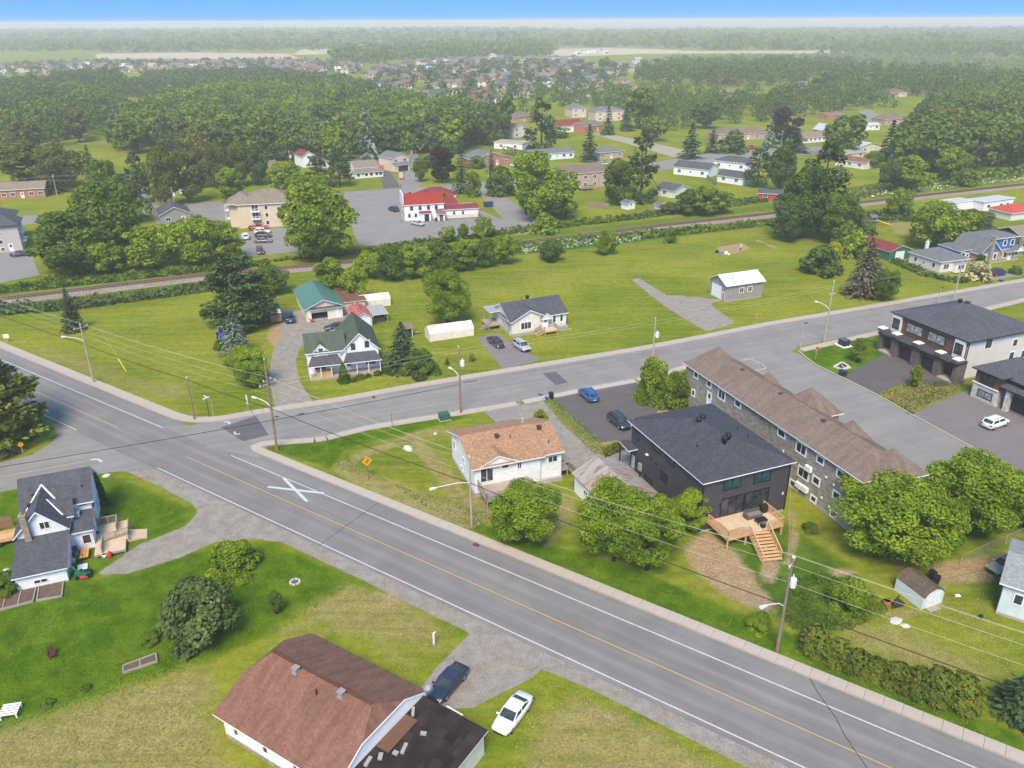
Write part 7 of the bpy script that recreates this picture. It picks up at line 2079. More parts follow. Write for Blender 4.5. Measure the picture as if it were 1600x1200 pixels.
def sign(px, name, label, H, a, shape, face_fn, post=None, cat='sign'):
    b = G(*px); t = empty(name, (b.x, b.y, 0), rad(a) + math.pi/2, label, cat)   # local -y looks along heading a
    m = MB(); m.box((-.04, -.03, 0), (.04, .03, H)); m.obj('post', post or STEEL, t)
    face_fn(t, H); return t
def diamond(t, H):
    s = .75; c = H - .1
    m = MB(); m.face([(0, -.05, c-s), (s, -.05, c), (0, -.05, c+s), (-s, -.05, c)]); m.face([(0, -.035, c-s), (-s, -.035, c), (0, -.035, c+s), (s, -.035, c)])
    for i, (p, q) in enumerate(zip([(0, c-s), (s, c), (0, c+s), (-s, c)], [(s, c), (0, c+s), (-s, c), (0, c-s)])): m.face([(p[0], -.035, p[1]), (q[0], -.035, q[1]), (q[0], -.05, q[1]), (p[0], -.05, p[1])])
    o = m.obj('face', YEL, t)
    k = MB(); k.bar((-.05, -.058, c-.42), (.05, -.058, c+.42), .006, .09); k.bar((-.34, -.06, c-.14), (.34, -.06, c+.14), .006, .07)
    for s_ in (-1, 1): k.bar((.18*s_, -.062, c+.07*s_-.1), (.18*s_, -.062, c+.07*s_+.1), .006, .05)
    k.obj('symbol', BLK, o)
sign((576, 750), 'warning_sign', 'yellow diamond crossing sign with black symbol beside the sidewalk', 3.0, -58, 'diamond', diamond, plain('rusty_post', S(140, 110, 84, .8), .7))
def octagon(t, H):
    for nm, r, y, mt in (('border', .38, -.045, WH), ('face', .34, -.06, REDS)):
        m = MB(); P = [(r*math.cos(math.pi/8+math.pi/4*i), r*math.sin(math.pi/8+math.pi/4*i)+H-.35) for i in range(8)]
        m.face([(x, y, z) for x, z in P]); m.face([(x, y+.012, z) for x, z in P[::-1]])
        for i in range(8): p, q = P[i], P[(i+1) % 8]; m.face([(p[0], y+.012, p[1]), (q[0], y+.012, q[1]), (q[0], y, q[1]), (p[0], y, p[1])])
        m.obj(nm, mt, t)
sign((1274, 561), 'stop_sign', 'red octagonal sign on the green corner lawn of the side street', 2.5, -69, 'oct', octagon)
def blades(t, H):
    for nm, z, rz in (('name_plate', H-.1, 0), ('name_plate', H+.15, math.pi/2)):
        m = MB(); m.box((-.55, -.015, 0), (.55, .015, .22)); m.obj(nm, WH, t, loc=(0, 0, z), rz=rz)
sign((327, 651), 'street_name_sign', 'white street name plates on a post at the lawn corner', 3.2, -40, 'bl', blades, BLK)
sign((334, 650), 'marker_post', 'bare pale post beside the white street name sign', 2.6, -40, 'none', lambda t, H: None, POLEG, 'post')
sign((388, 640), 'marker_post', 'white marker post beside the gravel drive entrance', 2.6, -40, 'none', lambda t, H: (MB().box((-.1, -.06, 1.0), (.1, .06, H)).obj('sleeve', WH, t)), POLEG, 'post')
sign((508, 686), 'bare_sign_post', 'thin bare sign post nearest the corner on the south sidewalk', 2.2, -69, 'none', lambda t, H: None, STEEL, 'post')
sign((613, 668), 'bare_sign_post', 'thin bare sign post farther along the south sidewalk lawn', 2.4, -69, 'none', lambda t, H: None, plain('rusty_post', S(140, 110, 84, .8), .7), 'post')
def round_yellow(t, H):
    m = MB(); P = [(.36*math.cos(.785*i+.39), .36*math.sin(.785*i+.39)+H-.2) for i in range(8)]
    m.face([(x, -.05, z) for x, z in P]); m.face([(x, -.035, z) for x, z in P[::-1]]); m.obj('face', YEL, t)
sign((36, 708), 'small_yellow_sign', 'small orange-yellow sign under the big left pine', 1.6, -60, 'r', round_yellow)
sign((12, 535), 'white_sign_board', 'small white sign board at the far end of the corner lawn', 1.7, -80, 'r', lambda t, H: (MB().box((-.5, -.05, H-.8), (.5, -.02, H)).obj('board', WH, t)))
sign((678, 1008), 'marker_post', 'white lot marker post with bent flag on the straw lawn', 1.5, -60, 'n', lambda t, H: (MB().bar((0, 0, H), (.22, -.1, H+.15), .12, .05).obj('flag', WH, t), MB().box((-.09, -.06, .2), (.09, .06, H)).obj('sleeve', WH, t)), WH, 'post')
def block(name, label, cat, px, rz, parts, z=0):
    p = G(*px); return box_thing(name, label, cat, (p.x, p.y, z), rad(rz), parts)
t = block('utility_box', 'green utility cabinet on the lawn by the south sidewalk', 'utility box', (694, 655), 22, [('body', GREENB, lambda m: m.box((-.75, -.6, .08), (.75, .6, .95))), ('lid', GREENB, lambda m: m.box((-.8, -.65, .95), (.8, .65, 1.05))), ('pad', FOUND, lambda m: m.box((-.9, -.75, 0), (.9, .75, .08)))])
block('utility_box', 'dark transformer cabinet on a white pad on the corner lawn', 'utility box', (1318, 540), -68, [('body', plain('dark_cabinet', S(44, 50, 62, .8), .6), lambda m: m.box((-.8, -.7, .15), (.8, .7, 1.2))), ('lid', plain('dark_cabinet_lid', S(90, 94, 104, .8), .6), lambda m: m.box((-.84, -.74, 1.2), (.84, .74, 1.32))), ('pad', WH, lambda m: m.box((-1.2, -1.1, 0), (1.2, 1.1, .15)))])
def wheelie(px, rz, mat, label): return block('wheelie_bin', label, 'bin', px, rz, [('body', mat, lambda m: m.hexa([(-.25,-.3,.08),(.25,-.3,.08),(.25,.25,.08),(-.25,.25,.08),(-.32,-.38,.98),(.32,-.38,.98),(.32,.32,.98),(-.32,.32,.98)])), ('lid', mat, lambda m: m.hexa([(-.34,-.4,.98),(.34,-.4,.98),(.34,.36,.98),(-.34,.36,.98),(-.33,-.36,1.05),(.33,-.36,1.05),(.33,.36,1.12),(-.33,.36,1.12)])), ('wheel', BLK, lambda m: m.tube([(-.3,.28,.12),(.3,.28,.12)], .12, 10))])
wheelie((861, 623), 20, BLK, 'black wheeled bin at the head of the weedy strip')
wheelie((1314, 587), 20, plain('dark_blue_plastic', S(52, 60, 90, .8), .5), 'dark blue wheeled bin at the driveway edge, left of two')
wheelie((1319, 588), 20, plain('dark_blue_plastic', S(52, 60, 90, .8), .5), 'dark blue wheeled bin at the driveway edge, right of two')
wheelie((1461, 912), 60, BLK, 'black bin beside the barn-shaped shed, nearer of two'); wheelie((1455, 905), 40, BLK, 'black bin behind the barn-shaped shed corner')
block('recycling_box', 'blue recycling box at the bungalow kerb', 'box', (854, 624), 20, [('body', plain('blue_plastic', S(50, 90, 150, .8), .5), lambda m: m.hexa([(-.2,-.3,0),(.2,-.3,0),(.2,.3,0),(-.2,.3,0),(-.26,-.36,.35),(.26,-.36,.35),(.26,.36,.35),(-.26,.36,.35)]))])
block('recycling_box', 'blue recycling box at the end of the blue house driveway', 'box', (1564, 440), 20, [('body', plain('blue_plastic', S(50, 90, 150, .8), .5), lambda m: m.hexa([(-.2,-.3,0),(.2,-.3,0),(.2,.3,0),(-.2,.3,0),(-.3,-.4,.5),(.3,-.4,.5),(.3,.4,.5),(-.3,.4,.5)]))])
block('dumpster', 'blue dumpster beside the maroon roof of the hall', 'dumpster', (763, 323), 15, [('body', plain('blue_steel', S(40, 70, 130, .8), .6), lambda m: m.hexa([(-1.4,-.8,.15),(1.4,-.8,.15),(1.4,.8,.15),(-1.4,.8,.15),(-1.5,-1.0,1.4),(1.5,-1.0,1.4),(1.5,1.0,1.4),(-1.5,1.0,1.4)])), ('lid', BLK, lambda m: m.box((-1.5, -1.02, 1.4), (1.5, 1.02, 1.5)))])
def boulder(px, s, label, mat=None, sub=3):
    p = G(*px); bm = bmesh.new(); bmesh.ops.create_icosphere(bm, subdivisions=2, radius=1)
    rg = random.Random(int(px[0]))
    for v in bm.verts: v.co = Vector((v.co.x*s[0], v.co.y*s[1], max(-.1, v.co.z)*s[2])) * rg.uniform(.85, 1.12)
    me = bpy.data.meshes.new('rock'); bm.to_mesh(me); bm.free(); me.materials.append(mat or ROCK)
    return tag(inst('rock', me, None, (p.x, p.y, 0), (0, 0, rg.uniform(0, 6))), label, 'rock')
boulder((638, 702), (1.0, .6, .6), 'large pale boulder on the corner lawn near the orange-roofed bungalow')
boulder((680, 678), (.3, .25, .25), 'small white stone on the dirt track of the corner lawn')
boulder((167, 744), (.6, .35, .35), 'pale stone at the lawn tip beside the narrow cedar')
boulder((1414, 978), (.5, .4, .2), 'flat pale stone by the fire pit clutter'); boulder((1400, 970), (.8, .5, .12), 'pale slab beside the orange fire pit clutter')
def edged_bed(name, label, pts_px, w=.12, h=.25, soil=None, timber=None, cells=0, cat='garden bed'):
    P = [G(*q) for q in pts_px]; c = sum(P, Vector())/len(P)
    t = empty(name, (c.x, c.y, 0), 0, label, cat)
    L = [p - c for p in P]
    m = MB(); m.prism([(p.x*.985, p.y*.985) for p in L], 0, h*.6); m.obj('soil', soil or SOILM, t)
    n = len(L)
    for i in range(n):
        m = MB(); m.bar(L[i] + Vector((0, 0, h/2)), L[(i+1) % n] + Vector((0, 0, h/2)), w, h); m.obj('board', timber or WOODGREYP, t)
    for k in range(cells):
        f = (k+1)/(cells+1); a = L[0].lerp(L[1], f); b = L[3].lerp(L[2], f)
        m = MB(); m.bar(a + Vector((0, 0, h/2)), b + Vector((0, 0, h/2)), w*.9, h*.98); m.obj('divider', timber or WOODGREYP, t)
    return t
edged_bed('raised_bed', 'long narrow timber bed split in two on the left lawn', [(193, 1053), (246, 1035), (244, 1023), (193, 1042)], cells=1)
edged_bed('raised_bed', 'wide soil bed with timber edging below the low grey roof', [(58, 940), (97, 933), (100, 906), (62, 915)], cells=0)
edged_bed('raised_bed', 'soil bed with cross boards at the left edge beside the wide bed', [(-20, 960), (52, 941), (58, 916), (-12, 930)], cells=2)
edged_bed('flower_bed', 'rock-edged flower bed on the green corner lawn', [(1303, 574), (1316, 578), (1328, 575), (1316, 567)], .35, .22, plain('dark_mulch', S(70, 58, 50), .95, .3, 3), ROCK)
rg = random.Random(5)
for k in range(9):
    boulder((1308+rg.uniform(0, 16), 570+rg.uniform(0, 6)), (.22, .18, .22), 'pale stone inside the rock-edged flower bed')['group'] = 'stones in the flower bed'
for px, lb in (((1340, 566), 'dark mulch ring around the young corner tree'), ((1422, 645), 'dark storm drain cover by the dry lawn kerb')):
    p = G(*px); m = MB(); m.lathe([(.02, .06), (.55, .05), (.62, .0)], 12); tag(m.obj('mulch_ring' if 'mulch' in lb else 'drain_cover', plain('dark_mulch', S(70, 58, 50), .95, .3, 3), loc=(p.x, p.y, .0)), lb, 'mulch ring' if 'mulch' in lb else 'drain cover')
def drain(px, lb):
    p = G(*px); t = empty('drain_grate', (p.x, p.y, .034), RA, lb, 'drain')
    m = MB(); m.box((-.4, -.3, 0), (.4, .3, .03)); m.obj('frame', plain('rusty_iron', S(128, 104, 92, .8), .8), t)
    m = MB()
    for i in range(5): m.box((-.34+.15*i, -.25, .03), (-.26+.15*i, .25, .042))
    m.obj('bars', BLK, t)
drain((744, 852), 'rusty drain grate at the main road kerb by the bright tree'); drain((584, 621), 'drain grate at the far kerb of the cross street'); drain((467, 686), 'drain grate at the near kerb of the cross street'); drain((844, 617), 'drain grate before the weedy strip')
t = block('fire_pit', 'small ring of pale stones on the left lawn', 'fire pit', (461, 910), 0, [('ash', plain('ash', S(120, 110, 100), .95), lambda m: m.lathe([(.02, .03), (.4, .03), (.45, 0)], 12))])
for i in range(8):
    m = MB(); m.box((-.14, -.1, 0), (.14, .1, .16)); m.obj('stone', ROCK, t, loc=(math.cos(i*.785)*.5, math.sin(i*.785)*.5, 0), rz=i*.785+1.57)
def chair(px, rz, mat, lb):
    return block('garden_chair', lb, 'chair', px, rz, [('seat', mat, lambda m: m.box((-.3, -.3, .36), (.3, .3, .42))), ('backrest', mat, lambda m: m.hexa([(-.3,.26,.42),(.3,.26,.42),(.3,.34,.42),(-.3,.34,.42),(-.28,.42,1.0),(.28,.42,1.0),(.28,.48,1.0),(-.28,.48,1.0)])), ('arm', mat, lambda m: m.box((-.36, -.3, .58), (-.28, .32, .62))), ('arm', mat, lambda m: m.box((.28, -.3, .58), (.36, .32, .62)))] + [('leg', mat, (lambda x, y: (lambda m: m.box((x-.03, y-.03, 0), (x+.03, y+.03, .37))))(x, y)) for x in (-.27, .27) for y in (-.27, .27)])
chair((82, 1027), 30, plain('maroon_wood', S(92, 44, 52, .8), .7), 'dark maroon chair alone on the left lawn')
chair((152, 838), 200, plain('purple_fabric', S(76, 50, 110, .8), .8), 'purple chair on the wooden deck of the white house')
block('pallet_bench', 'white slatted crate bench at the lower left edge', 'bench', (18, 1115), 12, [('slat', WH, (lambda k: (lambda m: m.box((-.75, -.7+k*.3, .5), (.75, -.52+k*.3, .56))))(k)) for k in range(5)] + [('leg', WH, (lambda x, y: (lambda m: m.box((x-.05, y-.05, 0), (x+.05, y+.05, .5))))(x, y)) for x in (-.65, .65) for y in (-.62, .62)])
t = tree('shrub', 134, 1078, 1068, 16, 'tiny bush on the left lawn, upper of two near the straw edge', lod='B'); tree('shrub', 73, 1102, 1092, 20, 'tiny bush on the left lawn near the white bench', lod='B')
CLUT = [('chair_stack', 'blue folding chair by the side wall of the white house', 'chair', (120, 868), plain('blue_plastic', S(60, 84, 130, .8), .5)), ]
chair((118, 868), 20, plain('navy_fabric', S(56, 70, 104, .8), .7), 'dark blue chair between the deck and the low roof')
chair((126, 876), 60, plain('rust_frame', S(110, 92, 84, .8), .7), 'old metal chair beside the dark blue chair')
def lathe_thing(name, lb, cat, px, prof, mat, z=0, n=14):
    p = G(*px); m = MB(); m.lathe(prof, n); return tag(m.obj(name, mat, None, True, loc=(p.x, p.y, z)), lb, cat)
lathe_thing('plant_pot', 'pale plant pot among chairs by the white house wall', 'pot', (115, 879), [(.05, 0), (.22, 0), (.3, .45), (.26, .46), (.24, .38), (.02, .36)], plain('pale_pot', S(220, 205, 190, .8), .8))
block('board_game_panel', 'white square board lying on the gravel by the white house', 'board', (129, 886), 25, [('panel', WH, lambda m: m.box((-.5, -.55, 0), (.5, .55, .05))), ('frame', GREYGREEN_SID, lambda m: m.box((-.3, -.32, .05), (.3, .32, .065)))])
block('timber_plank', 'yellow timber plank leaning on the ground by the low roof', 'plank', (118, 893), -45, [('plank', plain('new_timber', S(222, 190, 130, .85), .8), lambda m: m.box((-1.0, -.12, .1), (1.0, .12, .2)))])
block('orange_board', 'orange boards along the deck edge of the white house', 'board', (134, 870), 22, [('plank', plain('orange_fence_boards', S(220, 150, 80, .85), .8, .15), (lambda k: (lambda m: m.box((-.45+.3*k, -.9, .5), (-.2+.3*k, .9, .56))))(k)) for k in range(3)])
wb = block('wheelbarrow', 'green wheelbarrow at the corner of the low grey roof', 'wheelbarrow', (106, 900), 40, [('tub', plain('green_paint', S(70, 150, 80, .8), .5), lambda m: m.hexa([(-.3,-.25,.35),(.35,-.25,.3),(.35,.25,.3),(-.3,.25,.35),(-.5,-.4,.65),(.6,-.4,.7),(.6,.4,.7),(-.5,.4,.65)])), ('handle', WOODP, lambda m: (m.bar((-.3, -.3, .4), (-1.1, -.32, .55), .05, .05), m.bar((-.3, .3, .4), (-1.1, .32, .55), .05, .05))), ('wheel', TYRE, lambda m: m.tube([(.7, -.06, .2), (.7, .06, .2)], .2, 12)), ('leg', BLK, lambda m: (m.box((-.3, -.25, 0), (-.25, -.2, .4)), m.box((-.3, .2, 0), (-.25, .25, .4))))])
mow = block('lawn_tractor', 'green and red riding mower by the white house gravel', 'mower', (131, 901), 200, [('body', plain('green_paint', S(38, 110, 84, .8), .5), lambda m: m.hexa([(-.8,-.35,.3),(.8,-.3,.3),(.8,.3,.3),(-.8,.35,.3),(-.7,-.3,.7),(.8,-.25,.8),(.8,.25,.8),(-.7,.3,.7)])), ('deck_cover', REDS, lambda m: m.box((-.5, -.6, .15), (.3, .6, .32))), ('seat', BLK, lambda m: (m.box((-.6, -.22, .7), (-.2, .22, .8)), m.box((-.68, -.22, .8), (-.6, .22, 1.1)))), ('steering_wheel', BLK, lambda m: m.lathe([(.17, .95), (.2, .97), (.17, .99)], 12, 0, (.1, 0, 0)))] + [('wheel', TYRE, (lambda x, y, r: (lambda m: m.tube([(x, y-.09, r), (x, y+.09, r)], r, 12)))(x, y, r)) for x, y, r in ((-.6, -.42, .28), (-.6, .42, .28), (.6, -.36, .2), (.6, .36, .2))])
lathe_thing('fuel_can', 'red container on the gravel against the deck railing', 'can', (172, 871), [(.02, 0), (.24, 0), (.26, .1), (.26, .6), (.18, .75), (.08, .8), (.06, .9)], REDS)
lathe_thing('bucket', 'white and red bucket beside the red container', 'bucket', (164, 871), [(.02, 0), (.22, 0), (.28, .5), (.26, .5), (.2, .06)], WH)
lathe_thing('water_barrel', 'pale round barrel at the left corner of the low grey roof', 'barrel', (13, 900), [(.02, 0), (.3, 0), (.34, .45), (.3, .9), (.02, .9)], plain('pale_barrel', S(200, 205, 205, .8), .5))
tr = block('utility_trailer', 'wooden trailer at the left edge beside the white house', 'trailer', (2, 848), 24, [('bed', WOODP, lambda m: m.box((-1.6, -.9, .5), (1.6, .9, .6))), ('side_board', WOODP, lambda m: m.box((-1.6, -.95, .6), (1.6, -.88, 1.0))), ('side_board', WOODP, lambda m: m.box((-1.6, .88, .6), (1.6, .95, 1.0))), ('end_board', WOODP, lambda m: m.box((1.53, -.88, .6), (1.6, .88, 1.0))), ('wheel', TYRE, lambda m: m.tube([(0, -1.1, .3), (0, -.92, .3)], .3, 12)), ('wheel', TYRE, lambda m: m.tube([(0, .92, .3), (0, 1.1, .3)], .3, 12))])
def board_fence(pts_px, H, label, mat, w=.16, step=.17, name='board_fence', posts=2.4, rails=True):
    P = [G(*q) for q in pts_px]; c = P[0]
    t = empty(name, (c.x, c.y, 0), 0, label, 'fence')
    _k = ('fboard', H, w, mat.name)
    if _k not in _wc: m = MB(); m.box((-w/2, -.012, .05), (w/2, .012, H)); _wc[_k] = m.mesh('board', mat)
    n_ = 0; rl = MB()
    for a, b in zip(P[:-1], P[1:]):
        L = (b-a).length; d = (b-a)/L; ang = math.atan2(d.y, d.x)
        for i in range(int(L/step)):
            p = a + d*(i+.5)*step - c
            if n_ < 290: inst('board', _wc[_k], t, (p.x, p.y, rnd.uniform(-.02, .02)), (0, 0, ang)); n_ += 1
        for z in (.4, H-.3): rl.bar(a-c+Vector((0, 0, z))+Vector((-d.y, d.x, 0))*.05, b-c+Vector((0, 0, z))+Vector((-d.y, d.x, 0))*.05, .05, .08)
        k = int(L/posts)+1
        for i in range(k+1): p = a + (b-a)*i/k - c; rl.box((p.x-.05, p.y-.05, 0), (p.x+.05, p.y+.05, H+.05))
    rl.obj('rail', mat, t); return t
board_fence([(-30, 832), (22, 822)], 1.5, 'brown board fence at the left edge beyond the trailer', plain('brown_fence_boards', S(150, 110, 88, .85), .85, .2))
board_fence([(918, 323), (952, 326)], 1.8, 'grey board fence below the brown two-storey house', plain('grey_fence_boards', S(140, 124, 112, .85), .85, .2), .3, .32)
board_fence([(590, 267), (607, 264)], 2.0, 'orange board fence between the bungalow and the beige house', plain('orange_fence_boards', S(196, 132, 84, .85), .8, .15), .3, .32)
board_fence([(1110, 284), (1118, 290), (1104, 279)], 1.6, 'grey fence between the white house and white garage', plain('grey_fence_boards', S(160, 150, 144, .85), .85, .2), .4, .42) 
def chainlink(pts_px, H, label, step=3.0):
    P = [G(*q) for q in pts_px]; c = P[0]; t = empty('wire_fence', (c.x, c.y, 0), 0, label, 'fence')
    po = MB(); wr = MB()
    for a, b in zip(P[:-1], P[1:]):
        L = (b-a).length; k = max(1, int(L/step))
        for i in range(k+1): p = a + (b-a)*i/k - c; po.tube([(p.x, p.y, 0), (p.x, p.y, H)], .035, 6)
        for j in range(6): wr.bar(a-c+Vector((0, 0, .15+j*(H-.2)/5)), b-c+Vector((0, 0, .15+j*(H-.2)/5)), .012, .012 if j < 5 else .05)
    po.obj('post', STEEL, t); wr.obj('wire', STEEL, t)
chainlink([(1500, 883), (1540, 864), (1600, 838)], 1.4, 'wire fence under the bright trees behind the silver sedan')
chainlink([(285, 418), (345, 411), (440, 405), (480, 398)], 1.5, 'long wire fence between the apartments and the tracks')
chainlink([(1480, 905), (1530, 893), (1560, 888)], .25, 'low string of pale edging along the dirt lane', 1.2)
block('fire_pit', 'rusty orange fire drum with dark debris beside the undergrowth', 'fire pit', (1397, 945), 20, [('drum', plain('rusty_orange', S(214, 120, 84, .8), .8, .3), lambda m: m.lathe([(.3, 0), (.4, .1), (.42, .5), (.38, .5), (.3, .1)], 12, 0, (-.6, .4, 0))), ('debris', plain('charred_wood', S(58, 52, 54, .8), .9, .4, 5), lambda m: (m.box((-.3, -.5, 0), (.9, .3, .35)), m.bar((-.8, -.6, .3), (1.0, .5, .5), .15, .15)))])
block('paper_scrap', 'white scrap lying on the worn lawn', 'litter', (1496, 931), 0, [('scrap', WH, lambda m: m.hexa([(-.3,-.2,0),(.3,-.15,0),(.25,.2,0),(-.2,.2,0),(-.3,-.2,.06),(.3,-.15,.1),(.25,.2,.08),(-.2,.2,.04)]))])
lathe_thing('bucket', 'small black bucket on the worn lawn by the pale blue house', 'bucket', (1532, 966), [(.02, 0), (.18, 0), (.22, .35), (.02, .35)], BLK)
block('tarp_heap', 'blue and white tarp heap beside the bare dirt patch', 'tarp', (1131, 396), 10, [('tarp', plain('blue_tarp', S(70, 110, 190, .8), .5, .3, 3), lambda m: (m.hexa([(-1.2,-.6,0),(1.0,-.7,0),(1.2,.6,0),(-1,.6,0),(-.6,-.3,.6),(.6,-.3,.8),(.5,.3,.5),(-.5,.3,.4)]))), ('cloth', WH, lambda m: m.hexa([(-.2,-.8,0),(1.0,-.8,0),(.8,0,0),(-.2,0,0),(0,-.6,.75),(.6,-.6,.8),(.6,-.2,.7),(0,-.2,.6)]))])
lathe_thing('black_bag', 'black bag left of the blue tarp heap', 'bag', (1120, 395), [(.02, 0), (.4, .05), (.5, .35), (.3, .65), (.1, .75)], BLK)
lathe_thing('bucket', 'pale yellow bucket in front of the bare dirt patch', 'bucket', (1139, 400), [(.02, 0), (.25, 0), (.3, .7), (.02, .7)], plain('pale_yellow', S(240, 225, 150, .8), .6))
lathe_thing('hydrant', 'small yellow hydrant on the lawn below the grey garage', 'hydrant', (1182, 496), [(.16, 0), (.12, .1), (.12, .55), (.18, .6), (.14, .75), (.02, .85)], YEL)
p = G(1362, 352); t = empty('playset', (p.x, p.y, 0), rad(20), 'grey playset with long yellow slide behind the browned spruce', 'playset')
m = MB(); m.box((-1.4, -1.2, 1.5), (.6, 1.0, 1.6)); m.obj('platform', WOODGREYP, t)
for x in (-1.35, .55):
    for y in (-1.15, .95): m = MB(); m.box((x-.06, y-.06, 0), (x+.06, y+.06, 2.6)); m.obj('post', WOODGREYP, t)
m = MB(); m.face([(-1.6,-1.4,2.6),(.8,-1.4,2.6),(.8,-.1,3.3),(-1.6,-.1,3.3)]); m.face([(-1.6,1.2,2.6),(-1.6,-.1,3.3),(.8,-.1,3.3),(.8,1.2,2.6)]); m.obj('canopy', plain('grey_canvas', S(110, 110, 120, .8), .8), t)
m = MB(); m.bar((.6, -.5, 1.7), (4.6, -2.4, .25), .6, .06); m.bar((.6, -.2, 1.8), (4.6, -2.1, .35), .06, .2); m.bar((.6, -.8, 1.8), (4.6, -2.7, .35), .06, .2); m.obj('slide', plain('yellow_plastic', S(240, 208, 30, .8), .4), t)
block('tractor', 'small blue tractor with white rims behind the silvery spruce', 'tractor', (347, 530), 290, [('body', plain('tractor_blue', S(34, 90, 190, .8), .5), lambda m: (m.hexa([(-.2,-.4,.6),(1.5,-.35,.6),(1.5,.35,.6),(-.2,.4,.6),(-.2,-.35,1.2),(1.5,-.3,1.15),(1.5,.3,1.15),(-.2,.35,1.2)]), m.box((-1.0, -.6, .8), (-.2, .6, 1.0)))), ('seat', BLK, lambda m: (m.box((-.8, -.25, 1.0), (-.35, .25, 1.15)), m.box((-.85, -.25, 1.15), (-.75, .25, 1.5)))), ('roll_bar', STEEL, lambda m: (m.box((-1.0, -.5, 1.0), (-.92, -.42, 2.2)), m.box((-1.0, .42, 1.0), (-.92, .5, 2.2)), m.box((-1.0, -.5, 2.2), (-.92, .5, 2.28)))), ('loader', STEEL, lambda m: (m.bar((1.0, -.5, 1.0), (2.3, -.5, .5), .1, .15), m.bar((1.0, .5, 1.0), (2.3, .5, .5), .1, .15), m.box((2.2, -.8, .1), (2.6, .8, .7))))] + [('wheel', TYRE, (lambda x, y, r: (lambda m: m.tube([(x, y-.16, r), (x, y+.16, r)], r, 14)))(x, y, r)) for x, y, r in ((-.6, -.75, .65), (-.6, .75, .65), (1.2, -.6, .4), (1.2, .6, .4))] + [('rim', WH, (lambda x, y, r: (lambda m: m.tube([(x, y-.17, r), (x, y+.17, r)], r*.55, 12)))(x, y, r)) for x, y, r in ((-.6, -.75, .65), (-.6, .75, .65))])
block('box_trailer', 'white-topped box trailer half hidden by the dark pine', 'trailer', (431, 501), 110, [('box', plain('brown_trailer_side', S(150, 128, 104, .85), .7), lambda m: m.box((-2.2, -1.1, .5), (2.2, 1.1, 2.3))), ('roof', WH, lambda m: m.hexa([(-2.25,-1.15,2.3),(2.25,-1.15,2.3),(2.25,1.15,2.3),(-2.25,1.15,2.3),(-2.1,-.9,2.5),(2.1,-.9,2.5),(2.1,.9,2.5),(-2.1,.9,2.5)])), ('wheel', TYRE, lambda m: m.tube([(0, -1.15, .35), (0, -.9, .35)], .35, 12)), ('wheel', TYRE, lambda m: m.tube([(0, .9, .35), (0, 1.15, .35)], .35, 12))])
block('camper', 'tan covered boat or camper in the driveway of the beige house', 'camper', (626, 279), 100, [('hull', plain('tan_cover', S(190, 168, 150, .85), .7), lambda m: m.hexa([(-2.6,-.9,.5),(2.6,-.9,.5),(2.6,.9,.5),(-2.6,.9,.5),(-2.2,-.8,2.4),(2.0,-.8,2.2),(2.0,.8,2.2),(-2.2,.8,2.4)])), ('wheel', TYRE, lambda m: m.tube([(0, -1.0, .35), (0, 1.0, .35)], .35, 12))])
block('red_mower', 'small red machine at the doorway of the teal-roofed garage', 'mower', (488, 503), 30, [('body', REDS, lambda m: m.hexa([(-.35,-.3,.15),(.35,-.3,.15),(.35,.3,.15),(-.35,.3,.15),(-.25,-.2,.6),(.25,-.2,.55),(.25,.2,.55),(-.25,.2,.6)])), ('handle', BLK, lambda m: (m.bar((-.3, -.2, .5), (-.9, -.22, 1.0), .04, .04), m.bar((-.3, .2, .5), (-.9, .22, 1.0), .04, .04))), ('wheel', TYRE, lambda m: (m.tube([(.25, -.36, .15), (.25, -.28, .15)], .15, 10), m.tube([(.25, .28, .15), (.25, .36, .15)], .15, 10)))])
block('guy_guard', 'yellow guy-wire guard slanting on the left corner lawn', 'guy guard', (197, 580), 150, [('sleeve', plain('bright_yellow', S(240, 226, 40, .8), .5), lambda m: m.tube([(0, 0, 0), (1.5, 0, 2.2)], .07, 7)), ('stay', STEEL, lambda m: m.tube([(1.5, 0, 2.2), (4.6, 0, 6.6)], .015, 4))])

